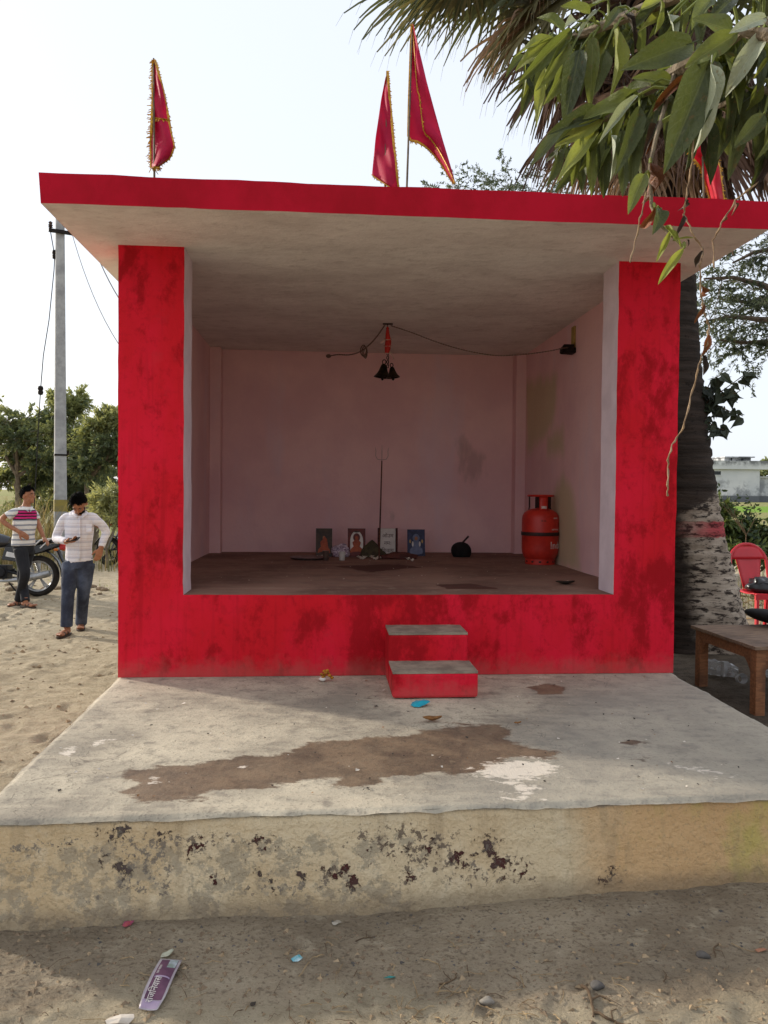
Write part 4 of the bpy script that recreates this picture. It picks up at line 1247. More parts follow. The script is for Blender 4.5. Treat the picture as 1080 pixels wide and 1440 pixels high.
b = MB(); b.grid(sheet(-Lp / 2, Lp / 2, -wv / 2, wv / 2, 0, cutr=.9)); pkb = b.build('foil', M_FOIL, packet, smooth=True, solid=.0012, angle=180)
b = MB(); b.grid(sheet(-Lp * .33, Lp * .46, -wv * .40, wv * .37, .0015, cutr=.5)); b.build('print', M_PURPLE, packet, smooth=True)
b = MB(); b.grid(sheet(-Lp * .48, -Lp * .34, -wv * .42, wv * .42, .0015, 5, cutr=.9)); b.build('print_band', M_PPALE, packet, smooth=True)
b = MB(); b.grid(sheet(Lp * .28, Lp * .47, -wv * .38, wv * .0, .0022, 6)); b.build('print_patch', M_PGREY, packet, smooth=True)
def drape(me, dx, dy):
    for v in me.vertices:
        x, y = v.co.x + dx, v.co.y + dy
        v.co = Vector((x, y, .0035 + .007 * math.sin(16 * x + 1) + .004 * math.sin(34 * y + 9 * x) + .002 * (y / .04) ** 2 + v.co.z))
    return me
ob('lettering', drape(text_mesh('राजिनवास', .030, K['white'], 'lettering', .0002), -Lp * .16, wv * .10), packet)
ob('small_lettering', drape(text_mesh('पान मसाला', .011, K['white'], 'lettering', .0002), Lp * .22, wv * .25), packet)
b = MB(); b.grid([[Vector((Lp * .02 + .012 * math.cos(t) + w_, .026 * math.sin(t) - .002, .0035 + .007 * math.sin(16 * (Lp * .02 + .012 * math.cos(t) + w_) + 1) + .004 * math.sin(34 * (.026 * math.sin(t)) + 9 * Lp * .02))) for t in [R(-75 + 15 * k) for k in range(11)]] for w_ in (0, .007)])
b.build('printed_arc', M_PPALE, packet, smooth=True)
M_PALELEAF = pm('pale_leaf', C(186, 184, 162), C(160, 160, 138), 30, .7)
o = curl_leaf('pale_leaf', gp_(235, 1345) + Vector((0, 0, .004)), .055, .026, 1.0, M_PALELEAF, 'small pale grey-green leaf beside the purple sachet', curl=.25)
def scrap(name, px, py, L, w_, rz, mat, label, cat='wrapper', seed=1):
    rr = random.Random(seed); n = 8
    b = MB(); pts = []
    for k in range(n):
        t = 2 * math.pi * k / n
        pts.append(Vector((L / 2 * math.copysign(abs(math.cos(t)) ** .6, math.cos(t)) * rr.uniform(.75, 1.05), w_ / 2 * math.copysign(abs(math.sin(t)) ** .6, math.sin(t)) * rr.uniform(.75, 1.05), rr.uniform(.001, .012))))
    b.add(pts + [Vector((rr.uniform(-.2, .2) * L, 0, .012))], [(i, (i + 1) % n, n) for i in range(n)])
    o = b.build(name, mat, None, solid=.0012); o.location = gp_(px, py); o.rotation_euler = (0, 0, rz)
    return tag(o, label, cat)
M_TEAL = pm('teal_foil', (.03, .30, .36, 1), C(190, 210, 212), 30, .35)
scrap('foil_scrap', 417, 1350, .045, .030, .5, M_TEAL, 'small teal and white foil scrap on the dirt', seed=2)
scrap('foil_scrap', 549, 1377, .045, .014, .3, pm('green_foil', (.03, .22, .20, 1), (.02, .16, .15, 1), 30, .4), 'narrow dark green foil strip lying on the dirt', seed=3)
scrap('pink_wrapper', 180, 1301, .05, .035, 1.2, pm('pink_foil', C(176, 84, 84), C(130, 60, 90), 60, .5), 'small crumpled pink wrapper on the dirt by the platform', seed=4)
scrap('paper_scrap', 168, 1437, .095, .04, .1, pm('grubby_paper', C(206, 196, 182), C(180, 168, 152), 14, .8), 'grubby white paper scrap on the sunlit dirt', 'paper', seed=5)
scrap('plastic_scrap', 473, 1300, .04, .03, .9, pm('cloudy_plastic', C(168, 160, 146), C(150, 142, 128), 14, .5), 'cloudy grey plastic scrap on the shaded dirt', seed=6)
scrap('charcoal_chip', 356, 1414, .022, .018, .9, M_CHIP[1], 'small black charcoal chip on the dirt', 'chip', seed=8)
scrap('brick_chip', 1070, 1338, .05, .02, .2, pm('brick_chip', C(170, 120, 92), C(140, 96, 74), 30, .9), 'reddish brick chip on the dirt near the platform', 'chip', seed=9)
M_STONE = pm('grey_stone', C(104, 98, 92), C(76, 72, 68), 18, .85, .4, 50)
def stone(px, py, r, label, seed, mat=None):
    o = lump('stone', gp_(px, py) - Vector((0, 0, r * .15)), (r, r * .75, r * .6), seed, mat or M_STONE, label, 'stone', 2.4, .45, 14, 9)
    return o
stone(634, 1263, .020, 'dark grey pebble, smallest of the three at the platform foot', 1)
stone(647, 1263, .024, 'dark grey pebble, middle one of the three at the platform foot', 2)
stone(672, 1265, .034, 'flat dark grey stone, largest of the three at the platform foot', 3)
stone(947, 1241, .03, 'grey stone wedged against the yellow end of the platform foot', 4)
stone(988, 1345, .022, 'rounded grey pebble alone on the shaded dirt', 5)
stone(686, 1410, .024, 'pale grey pebble beside the broken twigs', 6, pm('pale_stone', C(150, 142, 130), C(120, 112, 102), 18, .85, .4, 50))
stone(840, 1388, .024, 'dark pebble beside the broken twigs', 7)
# grit, clods, straw (uncountable)
def scatter(n, xr, yr, seed, smin, smax, mats, name, flat=.6):
    rg = np.random.default_rng(seed)
    xs = rg.uniform(*xr, n); ys = yr[0] + (yr[1] - yr[0]) * rg.uniform(0, 1, n)
    base = np.array([[1, 0, 0], [-.5, .87, 0], [-.5, -.87, 0], [.1, .1, 1], [0, 0, -.6]])
    tris = np.array([[0, 1, 3], [1, 2, 3], [2, 0, 3], [1, 0, 4], [2, 1, 4], [0, 2, 4]])
    s2 = smin + (smax - smin) * rg.uniform(0, 1, n) ** 3
    a_ = rg.uniform(0, 6.28, n); jit = rg.uniform(.6, 1.3, (n, 5, 3))
    L = base[None] * jit * s2[:, None, None]; L[..., 2] *= flat
    x = L[..., 0] * np.cos(a_)[:, None] - L[..., 1] * np.sin(a_)[:, None]; y = L[..., 0] * np.sin(a_)[:, None] + L[..., 1] * np.cos(a_)[:, None]
    V = np.stack([x + xs[:, None], y + ys[:, None], L[..., 2] + gz(xs, ys)[:, None]], 2).reshape(-1, 3)
    Fc = (tris[None] + 5 * np.arange(n)[:, None, None]).reshape(-1, 3)
    keep = None
    me = np_mesh(name, V, Fc, mats)
    if len(mats) > 1: me.polygons.foreach_set('material_index', np.repeat(rg.integers(0, len(mats), n), 6).astype(np.int32))
    return kind(ob(name, me), 'stuff')
M_CLOD = pm('earth_clod', C(142, 122, 98), C(112, 96, 78), 20, .95)
M_CLOD2 = pm('pale_clod', C(168, 146, 116), C(140, 120, 94), 20, .95)
scatter(5200, (-1.9, 2.2), (1.5, 2.82), 3, .002, .016, [M_CLOD, M_CLOD2, M_CLOD], 'dirt_clods')
scatter(900, (-1.2, 2.2), (2.55, 3.1), 6, .002, .012, [M_CLOD, M_STONE], 'foot_grit')
scatter(2600, (-8, -1.9), (3.2, 11.5), 4, .006, .032, [M_CLOD2, M_CLOD2, M_CLOD], 'sand_clods')
M_STRAW = pm('dry_straw', C(176, 150, 110), C(120, 98, 70), 30, .85)
M_TWIG = pm('dry_twig', C(112, 92, 70), C(80, 64, 48), 30, .9)
b = MB()
for _ in range(420):
    x, y = rnd.uniform(-1.6, 1.9), rnd.uniform(1.75, 2.8)
    if rnd.random() < .5: x, y = rnd.gauss(.15, .45), rnd.gauss(2.25, .2)
    if y > 2.8 + .105 * x: continue
    a_ = rnd.uniform(0, 6.28); L = rnd.uniform(.015, .085); k = rnd.gauss(0, .45); pts = []
    for i in range(5):
        f_ = i / 4; aa = a_ + k * f_
        x += math.cos(aa) * L / 4; y += math.sin(aa) * L / 4
        pts.append((x, y, gzf(x, y) + .004 + .010 * math.sin(math.pi * f_) * rnd.random()))
    b.tube(pts, rnd.uniform(.0006, .0018), 4, mi=rnd.choice((0, 0, 1)))
kind(b.build('straw_litter', [M_STRAW, M_TWIG]), 'stuff')
def twig(px0, py0, px1, py1, r, label, seed):
    rr = random.Random(seed); p, q = gp_(px0, py0), gp_(px1, py1); pts = []
    side = Vector((-(q - p).y, (q - p).x, 0)).normalized()
    for i in range(9):
        f_ = i / 8; v = p + (q - p) * f_ + side * (.02 * math.sin(3 * f_ + seed) + rr.uniform(-.004, .004)); v.z = gzf(v.x, v.y) + r * .9
        pts.append(v - p)
    b = MB(); b.tube(pts, [r * (1 - .5 * i / 8) for i in range(9)], 6)
    k = pts[4]; b.tube([k, k + side * .03 + Vector((0, 0, .008)), k + side * .055 + (q - p).normalized() * .02], [r * .6, r * .5, r * .3], 5)
    o = b.build('twig', M_TWIG, None, smooth=True); o.location = p
    return tag(o, label, 'twig')
twig(812, 1390, 842, 1430, .006, 'thick broken grey twig lying beside the dark pebble', 1)
twig(838, 1432, 885, 1436, .005, 'short dark twig end at the sunlit dirt edge', 2)
twig(618, 1385, 640, 1368, .003, 'thin pale twig near the dark green foil strip', 3)
twig(1020, 1331, 1000, 1345, .003, 'thin twig near the reddish brick chip', 4)
twig(500, 1320, 530, 1322, .0025, 'thin curved straw twig below the cloudy plastic scrap', 5)
# ================================================================ WOODEN BENCH-TABLE
def wood_mat(name, c1, c2):
    m = Mat(name, .7, .3)
    g = m.noise(9, 6, .65, m.mapped((1, 6, 6)))
    d = m.noise(3, 5, .6)
    c = m.mix(m.step(.3, .7, g), c1, c2)
    c = m.mix(m.math('MULTIPLY', m.step(.5, .7, d), .55), c, C(60, 44, 36))
    m.color(c); m.bump(g, .4, .006)
    return m.m
M_WOOD = wood_mat('weathered_table_wood', C(156, 104, 68), C(118, 76, 50))
M_WOODTOP = wood_mat('worn_table_top', C(150, 124, 102), C(108, 86, 70))
ZT = .515
A_ = onz(971, 879, ZT); B_ = onz(1062, 910, ZT)
e1 = (B_ - A_); W1 = e1.length; e1.normalize(); e2 = Vector((-e1.y, e1.x, 0))
if e2.x < 0: e2 = -e2
L2 = 1.25
rz = math.atan2(e2.y, e2.x)
bench = thing('wooden_table', (A_.x, A_.y, .04), 'low weathered brown wooden table under the palm trunk', 'table', rz)
def bl_(a, c_, z): return Vector((a, -c_, z))        # a along e2, c along e1 (towards the camera)
sgn = -1 if (Matrix.Rotation(-rz, 3, 'Z') @ e1).y < 0 else 1
zt = ZT - .04
def bx(b, a0, c0, z0, a1, c1, z1): y0, y1 = sorted((sgn * c0, sgn * c1)); b.box((a0, y0, z0), (a1, y1, z1))
for k in range(4):
    b = MB(); c0, c1 = W1 * k / 4 + .0015, W1 * (k + 1) / 4 - .0015
    bx(b, 0, c0, zt - .026 + .001 * (k % 2), L2, c1, zt + .0015 * (k % 2)); b.build('plank', M_WOODTOP, bench, bevel=.003)
LW = .078
for (a0, c0) in ((.03, .03), (.03, W1 - LW - .03), (L2 - LW - .03, .03), (L2 - LW - .03, W1 - LW - .03)):
    b = MB(); bx(b, a0, c0, -.05 - (gzf(A_.x, A_.y) < 0) * .05, a0 + LW, c0 + LW, zt - .027); b.build('leg', M_WOOD, bench, bevel=.006)
ap0, ap1 = zt - .115, zt - .027
for (q0, q1) in (((.035, .03 + LW), (.06, W1 - LW - .03)), ((L2 - .06, .03 + LW), (L2 - .035, W1 - LW - .03)), ((.03 + LW, .04), (L2 - LW - .03, .065)), ((.03 + LW, W1 - .065), (L2 - LW - .03, W1 - .04))):
    b = MB(); bx(b, q0[0], q0[1], ap0, q1[0], q1[1], ap1); ap = b.build('apron', M_WOOD, bench, bevel=.003)
for c_ in (.03 + LW, W1 - .03 - LW):                    # corner braces under the short apron
    d_ = 1 if c_ < W1 / 2 else -1
    pts = [(0, 0), (.085, 0), (.05, -.03), (.02, -.07), (0, -.11)]
    b = MB(); M = Matrix(((0, 0, 1, .037), (sgn * d_, 0, 0, sgn * c_), (0, 1, 0, ap0), (0, 0, 0, 1)))
    b.prism(pts, 0, .022, M); b.build('brace', M_WOOD, bench)
    b = MB(); M = Matrix(((1, 0, 0, .03 + LW), (0, 0, 1, sgn * (W1 - .06)), (0, 1, 0, ap0), (0, 0, 0, 1)))
    if c_ > W1 / 2: b.prism(pts, 0, .022, M); b.build('brace', M_WOOD, bench)
# black oval pad on it
pc_ = onz(1092, 880, ZT)
b = MB(); P = []
for i in range(13):
    th = math.pi * i / 12; rr_ = math.sin(th); zz_ = -math.cos(th)
    P.append([Vector((.27 * rr_ * math.cos(t), .17 * rr_ * math.sin(t), (.045 if zz_ > 0 else .075) * zz_)) for t in [2 * math.pi * k / 28 for k in range(28)]])
M = Matrix.Rotation(R(8), 4, 'Y')
b.grid([[M @ v for v in r_] for r_ in P], closed=True)
o = b.build('oval_pad', pm('matt_black', C(20, 19, 19), C(30, 28, 28), 12, .85), None, smooth=True, angle=180)
o.location = pc_ + Vector((0, 0, .085)); tag(o, 'matt black oval pad lying on the wooden table', 'pad')
# clear plastic rubbish under the table
def clear_plastic():
    m = Mat('clear_plastic', .25, .6)
    m.color(C(200, 200, 200))
    tr = m.t.nodes.new('ShaderNodeBsdfTransparent'); mx = m.t.nodes.new('ShaderNodeMixShader')
    lw = m.t.nodes.new('ShaderNodeLayerWeight'); lw.inputs[0].default_value = .45
    f_ = m.math('MULTIPLY_ADD', lw.outputs['Facing'], .6, .32)
    m.t.links.new(f_, mx.inputs[0]); m.t.links.new(tr.outputs[0], mx.inputs[1]); m.t.links.new(m.b.outputs[0], mx.inputs[2])
    m.t.links.new(mx.outputs[0], m.t.nodes['Material Output'].inputs[0])
    return m.m
M_CLEAR = clear_plastic()
bp_ = gp_(1012, 952)
b = MB(); P = []
rr = random.Random(4)
for i in range(11):
    f_ = i / 10; row = []
    for k in range(12):
        t = 2 * math.pi * k / 12; r_ = (.055 + .025 * math.sin(3 * f_)) * rr.uniform(.6, 1.25)
        row.append(Vector((-.13 + .28 * f_, r_ * .7 * math.cos(t), max(.0, .065 - .03 * f_ + r_ * math.sin(t)))))
    P.append(row)
b.grid(P, closed=True); o = b.build('plastic_bag', M_CLEAR, None, smooth=True, angle=30); o.location = bp_ + Vector((0, 0, .015)); o.rotation_euler = (0, 0, -.5)
tag(o, 'crumpled clear plastic bag on the ground under the wooden table', 'plastic bag')
b = MB(); M = Matrix.Rotation(R(75), 4, 'X')
b.lathe([(.026, 0), (.03, .002), (.042, .085), (.0445, .087), (.041, .085), (.029, .004)], 22, (0, 0, 0), M, cap=False)
o = b.build('plastic_cup', M_CLEAR, None, smooth=True); o.location = gp_(1038, 962) + Vector((0, 0, .045)); tag(o, 'clear plastic cup tipped over beside the crumpled plastic bag', 'cup')
b = MB(); b.lathe([(.028, 0), (.032, .002), (.044, .08), (.046, .082), (.043, .08), (.031, .004)], 22, (0, 0, 0), Matrix.Rotation(R(80), 4, 'Y'), cap=False)
o = b.build('plastic_cup', M_CLEAR, None, smooth=True); o.location = gp_(1077, 955) + Vector((0, 0, .046)); tag(o, 'clear plastic cup lying behind the near table leg', 'cup')

# ================================================================ RED PLASTIC CHAIR + BAG
M_CHAIR = pm('red_moulded_plastic', (.62, .016, .028, 1), (.54, .012, .022, 1), 6, .38, spec=.5)
cx = at(1072, 845, 8.6); cgz = gzf(cx.x, cx.y)
chair = thing('plastic_chair', (cx.x, cx.y, cgz), 'red moulded plastic chair with slotted back behind the wooden table', 'chair', R(8))
b = MB(); P = []
for i in range(9):
    v = i / 8; P.append([Vector(((j / 8 - .5) * (.46 - .05 * v), -.22 + .42 * v, .50 - .02 * math.sin(math.pi * v) - .012 * math.cos((j / 8 - .5) * 3) + (.02 if i == 0 else 0) * -1)) for j in range(9)])
b.grid(P); b.build('seat', M_CHAIR, chair, smooth=True, solid=.012, angle=180)
b = MB(); b.grid([[Vector(((j / 8 - .5) * .46, -.222, z)) for j in range(9)] for z in (.43, .49)]); b.build('seat_rim', M_CHAIR, chair, solid=.01)
def arch(t, w, z0, h, y0, lean):
    """outline of the back: up one side, over the top, down the other"""
    if t < .3: x, z = -w / 2, z0 + (h - w * .45) * (t / .3)
    elif t > .7: x, z = w / 2, z0 + (h - w * .45) * ((1 - t) / .3)
    else:
        a_ = math.pi * (1 - (t - .3) / .4); x, z = w / 2 * math.cos(a_), z0 + h - w * .45 + w * .45 * math.sin(a_)
    return Vector((x, y0 + lean * (z - z0) / h, z))
b = MB(); b.tube([arch(i / 36, .45, .46, .54, .19, .13) for i in range(37)], [(.016, .020)] * 37, 8, side=(0, 1, 0)); b.build('back_frame', M_CHAIR, chair, smooth=True)
b = MB(); P = []
for i in range(11):
    v = i / 10; z = .50 + .475 * v; hw_ = .10 + .075 * v
    P.append([Vector(((j / 6 - .5) * 2 * hw_, .192 + .13 * (z - .46) / .58 + .012 * (1 - (2 * j / 6 - 1) ** 2), z - .05 * v ** 4 * (2 * j / 6 - 1) ** 2)) for j in range(7)])
b.grid(P); b.build('back_splat', M_CHAIR, chair, smooth=True, solid=.008, angle=180)
b = MB(); P = []
for i in range(5):
    v = i / 4; z = .83 + .145 * v; hw_ = .215 * math.sqrt(max(.05, 1 - ((z - .798) / .205) ** 2)) if z > .798 else .22
    P.append([Vector(((j / 8 - .5) * 2 * hw_, .190 + .13 * (z - .46) / .58, z)) for j in range(9)])
b.grid(P); b.build('top_panel', M_CHAIR, chair, smooth=True, solid=.008, angle=180)
for (x0, y0, x1, y1) in ((-.20, -.20, -.23, -.25), (.20, -.20, .23, -.25), (-.18, .18, -.21, .26), (.18, .18, .21, .26)):
    b = MB(); b.tube([(x0, y0, .49), ((x0 + x1) / 2, (y0 + y1) / 2, .25), (x1, y1, -.01)], [(.030, .022), (.026, .02), (.022, .018)], 8); b.build('leg', M_CHAIR, chair, smooth=True)
M_BAG = pm('shiny_black_vinyl', C(26, 24, 25), C(14, 13, 14), 12, .3, .3, 20, spec=.6)
bag = thing('black_bag', Vector((cx.x, cx.y, cgz)) + Vector((.02, -.03, .485)), 'glossy black bag slumped on the seat of the red chair', 'bag')
lump('bag_body', (0, 0, 0), (.19, .13, .11), 23, M_BAG, '', '', 5.0, .45, parent=bag)
b = MB(); b.tube([(-.12, -.08, .10), (-.06, -.12, .14), (.04, -.12, .15), (.12, -.08, .11)], [(.012, .004)] * 4, 6); b.build('strap', M_BAG, bag, smooth=True)

# ================================================================ ROUND STONE, BRUSHWOOD
sd = gp_(1047 - 11, 829)
b = MB()
b.lathe([(.004, .055), (.02, .062), (.035, .056), (.05, .062), (.066, .055), (.082, .062), (.10, .055), (.118, .055), (.128, .045), (.13, .02), (.125, 0), (.004, 0)], 40, (0, 0, 0), Matrix.Rotation(R(72), 4, 'X'))
o = b.build('grinding_stone', pm('pale_carved_stone', C(206, 196, 180), C(176, 166, 150), 12, .85, .3, 40), None, smooth=True, angle=35)
o.location = sd + Vector((0, .05, .125)); tag(o, 'pale round stone with carved rings propped beside the palm', 'stone')
b = MB()
for _ in range(150):
    x, y = rnd.uniform(3.9, 6.5), rnd.uniform(9.2, 12.0); a_ = rnd.uniform(0, 6.28); L = rnd.uniform(.1, .5)
    z = gzf(x, y) + rnd.uniform(.01, .10)
    q = Vector((x + L * math.cos(a_), y + L * math.sin(a_), z + rnd.uniform(-.04, .10)))
    b.tube([(x, y, z), (Vector((x, y, z)) + q) / 2 + Vector((rnd.uniform(-.03, .03), 0, rnd.uniform(0, .04))), q], [rnd.uniform(.003, .009)] * 3, 4, mi=rnd.choice((0, 1)))
kind(b.build('brushwood_litter', [M_TWIG, M_STRAW]), 'stuff')

# ================================================================ PALM
def palm_bark():
    m = Mat('painted_palm_bark', .95, .1)
    x, y, z = m.xyz()
    ring = m.noise(3, 5, .6, m.mapped((.5, .5, 7)))
    f = m.noise(16, 7, .7, m.mapped((1, 1, 1.6))); crk = m.noise(9, 8, .72, m.mapped((.8, .8, 2.6)))
    c = m.mix(m.step(.3, .7, ring), C(70, 60, 54), C(48, 42, 38))
    c = m.mix(m.step(.55, .7, f), c, C(34, 30, 28))
    zj = m.math('MULTIPLY_ADD', m.math('SUBTRACT', f, .5), .22, z)
    side_ = m.step(-.20, -.06, m.math('MULTIPLY_ADD', m.math('SUBTRACT', m.noise(5, 6, .65), .5), .30, m.math('MULTIPLY_ADD', z, .10, x)))
    wm = m.math('MULTIPLY', m.math('MULTIPLY', m.step(1.62, 1.54, m.math('MULTIPLY_ADD', x, -.5, zj)), m.step(.58, .50, crk)), side_)
    c = m.mix(m.math('MULTIPLY', wm, .92), c, m.mix(m.step(.4, .7, m.noise(5, 5)), C(184, 168, 150), C(140, 125, 110)))
    zr = m.math('MULTIPLY_ADD', m.math('SUBTRACT', f, .5), .06, z)
    rm = m.math('MULTIPLY', m.step(1.19, 1.21, zr), m.step(1.37, 1.35, zr))
    c = m.mix(m.math('MULTIPLY', m.math('MULTIPLY', rm, .85), m.step(-.45, .1, x)), c, m.mix(m.step(.44, .60, crk), (.42, .025, .045, 1), (.10, .02, .022, 1)))
    m.color(c)
    m.bump(m.math('ADD', m.math('MULTIPLY', ring, .7), m.math('MULTIPLY', crk, .6)), .9, .03)
    return m.m
M_PALM = palm_bark()
PY = 8.1
base_p = at(978, 932, PY); base_p.z = gzf(base_p.x, base_p.y) - .05
palm = thing('palm_tree', base_p, 'tall palm with painted white trunk base, red band and shaggy dead fronds', 'palm')
def tp(px, py): return at(px, py, PY) - base_p
ctr = [(983, 950, .56), (984, 910, .50), (985, 870, .455), (982, 830, .405), (977, 800, .385), (970, 760, .355), (963, 700, .325), (956, 640, .31), (950, 580, .295), (946, 520, .285), (942, 460, .275), (940, 400, .27), (936, 300, .26), (930, 180, .255), (922, 60, .25), (915, -40, .24), (910, -90, .16)]
dense = []
for (p0, p1) in zip(ctr[:-1], ctr[1:]):
    k = max(2, int(math.dist(p0[:2], p1[:2]) / 4))
    for i in range(k): f_ = i / k; dense.append(tuple(p0[q] + (p1[q] - p0[q]) * f_ for q in range(3)))
dense.append(ctr[-1])
b = MB(); P = []
NS = 40
for i, (px, py, r_) in enumerate(dense):
    o = tp(px, py); row = []
    for k in range(NS):
        t = 2 * math.pi * k / NS
        flare = max(0, (py - 800) / 100)
        rr_ = r_ * (1 + .07 * flare * math.sin(5 * t + 1) + .025 * (vnoise(np.array([k * .45]), np.array([i * .7]), 5)[0] - .5) * 3 + .038 * ((i % 4) / 3.0 - .5))
        row.append(o + Vector((rr_ * math.cos(t), rr_ * math.sin(t), .01 * math.sin(2 * t + i * .3))))
    P.append(row)
b.grid(P[::-1], closed=True, flip=True); b.build('trunk', M_PALM, palm, smooth=True, angle=180)
for (px, py, s2) in ((968, 872, .17), (958, 905, .2), (1030, 900, .16)):
    b = MB(); p = tp(px, py)
    lump('root_boss', p + Vector((0, -.18, -s2 * .6)), (s2, s2 * .8, s2 * .8), int(px), M_PALM, '', '', 3, .35, parent=palm)
M_FROND = leafmat('palm_green', C(104, 110, 78), C(70, 78, 56), .22, 2.5, .6)
M_FROND2 = leafmat('palm_olive', C(122, 116, 80), C(88, 84, 60), .22, 2.5, .6)
M_DEAD = leafmat('palm_dead', C(164, 136, 112), C(112, 90, 76), .12, 2.5, .9, .1)
M_DEAD2 = leafmat('palm_dead_dark', C(118, 94, 82), C(74, 60, 54), .08, 2.5, .9, .1)
def fan(base, d, droop, Lp_, Lb, nseg, spread, mat, seed, dead, sagk=1.0):
    """fan leaf: stalk + radiating folded segments that sag under their own weight"""
    rr = random.Random(seed); b = MB()
    d = Vector(d).normalized(); p = Vector(base); pts = [p.copy()]; v = d.copy()
    for i in range(7):
        p = p + v * (Lp_ / 7); pts.append(p.copy()); v = (v + Vector((0, 0, -droop * .16))).normalized()
    b.tube(pts, [.022 - .0018 * i for i in range(8)], 5)
    hub = p; a_, c_, d_ = frame(v, Vector((0, 0, 1)))       # a_: sideways
    for s2 in range(nseg):
        f_ = s2 / (nseg - 1) - .5; th = f_ * spread + rr.uniform(-.05, .05)
        dirv = (d_ * math.cos(th) + a_ * math.sin(th)).normalized()
        L = Lb * (1 - .35 * abs(f_) * 2 * .6) * rr.uniform(.78, 1.08)
        if dead and rr.random() < .15: L *= rr.uniform(.4, .8)
        nrm = dirv.cross(a_ * math.cos(th) - d_ * math.sin(th)).normalized()
        q = hub.copy(); vv = dirv.copy(); prevL = None; sag = rr.uniform(.35, .85) * (1.5 if dead else .8) * sagk
        tw = rr.uniform(-.8, .8) * (1.5 if dead else .5)
        rows = []
        NSg = 6
        for i in range(NSg + 1):
            g = i / NSg
            w_ = (.004 + .030 * min(1, g / .45)) * (1 if g < .45 else max(.05, 1 - ((g - .45) / .55) ** 1.2))
            if dead: w_ *= .6
            side = vv.cross(nrm).normalized()
            side = (side * math.cos(tw * g) + nrm * math.sin(tw * g)).normalized()
            rows.append([q - side * w_ + nrm * .008, q - nrm * .006, q + side * w_ + nrm * .008])
            q = q + vv * (L / NSg)
            vv = (vv + Vector((rr.uniform(-.03, .03), rr.uniform(-.03, .03), -sag * g * .55))).normalized()
        b.grid(rows)
        if not dead or rr.random() < .6:                     # split tip thread
            b.tube([rows[-1][1], rows[-1][1] + vv * L * .12 + Vector((0, 0, -.04))], [.002, .0008], 3)
    return b
crown = tp(914, -45)
crng = random.Random(11)
NG = 21
for k in range(NG):
    az = 2 * math.pi * k / NG * 2.618 + crng.uniform(-.2, .2); el = R(crng.uniform(-22, 55) if k > 8 else crng.uniform(40, 80))
    if k > 8: el = R(-25 + 75 * (k - 8) / (NG - 9))
    d = Vector((math.cos(az) * math.cos(el), math.sin(az) * math.cos(el), math.sin(el)))
    b = fan(crown + Vector((0, 0, crng.uniform(-.1, .2))), d, .75, crng.uniform(1.0, 1.4), crng.uniform(.9, 1.15), 34, R(250), 0, 100 + k, False)
    b.build('frond', M_FROND if k % 3 else M_FROND2, palm)
# fans reaching over the shrine roof (left of the crown)
for k, (px, py, dz, el) in enumerate(((770, -10, -.4, 22), (690, -30, .2, 26), (640, -40, -.3, 34), (600, -45, .1, 34), (720, -40, .5, 14), (660, -70, -.6, 16), (800, -10, -.7, 8))):
    tgt = at(px, py, PY + dz) - base_p; d = (tgt - crown); Lh = d.length
    d = d.normalized() + Vector((0, 0, .22))
    b = fan(crown, d, .5, Lh * .95, 1.12, 38, R(270), 0, 300 + k, False, 1.35)
    b.build('frond', M_FROND if k % 2 else M_FROND2, palm)
for k in range(46):                                        # hanging dead skirt
    az = 2 * math.pi * k / 46 * 2.618; hgt = crng.uniform(-1.6, .0)
    if k % 3 == 0: az = R(crng.uniform(190, 350))
    el = R(crng.uniform(-62, -15))
    d = Vector((math.cos(az) * math.cos(el), math.sin(az) * math.cos(el), math.sin(el)))
    o = crown + Vector((.2 * math.cos(az), .2 * math.sin(az), hgt))
    b = fan(o, d, 1.1, crng.uniform(.5, .95), crng.uniform(.75, 1.0), 26, R(190), 0, 500 + k, True)
    b.build('dead_frond', M_DEAD if k % 2 else M_DEAD2, palm)
for k, (px, py, dz) in enumerate(((770, 30, -.5), (745, 10, -.2), (800, 60, -.6), (830, 130, -.7), (870, 150, -.8), (920, 160, -.9), (980, 150, -.9), (1040, 150, -.6), (1075, 130, -.3), (840, 170, -.5), (1010, 190, -.8), (900, 200, -.7), (805, 150, -.4), (950, 120, -.9), (1060, 190, -.4))):
    tgt = at(px, py, PY + dz) - base_p
    o = crown + Vector((0, 0, -.3 - .06 * k)); d = tgt - o; Lh = d.length
    b = fan(o, d.normalized() + Vector((0, 0, .15)), .5, Lh, .95, 30, R(170), 0, 700 + k, True)
    b.build('dead_frond', M_DEAD if k % 2 else M_DEAD2, palm)

# ================================================================ HEART-LEAVED SPRIG growing from the palm trunk
M_HEART = leafmat('fig_leaf', C(64, 72, 54), C(38, 44, 36), .18, 6, .5)
sp0 = at(985, 575, PY - .12)
sprig = thing('fig_sprig', sp0, 'dark heart-leaved fig sprig sprouting from the side of the palm trunk', 'plant')
heart = [(0, 0), (.035, -.012), (.055, .012), (.048, .045), (.022, .075), (.004, .10), (0, .135), (-.004, .10), (-.022, .075), (-.048, .045), (-.055, .012), (-.035, -.012)]
def heart_mesh(nm, s2):
    b = MB(); vs = [Vector((x * s2, y * s2, .012 * s2 * math.sin(30 * y) + abs(x) * .25 * s2)) for (x, y) in heart]
    b.add(vs, [(0, 1, 2, 3, 4, 5, 6), (0, 6, 7, 8, 9, 10, 11)]); return b.mesh(nm, M_HEART, False)
HM = [heart_mesh('leaf', s2) for s2 in (.75, 1.0, 1.2)]
stems = [[(985, 575), (1000, 560), (1018, 548), (1040, 532), (1056, 520)], [(985, 575), (1005, 568), (1025, 578), (1045, 585)], [(985, 575), (992, 590), (1008, 602), (1018, 604)], [(986, 572), (992, 552), (1000, 535), (1012, 528)], [(986, 574), (1004, 556), (1022, 556), (1036, 552)]]
b = MB(); hr = random.Random(3); leaves = []
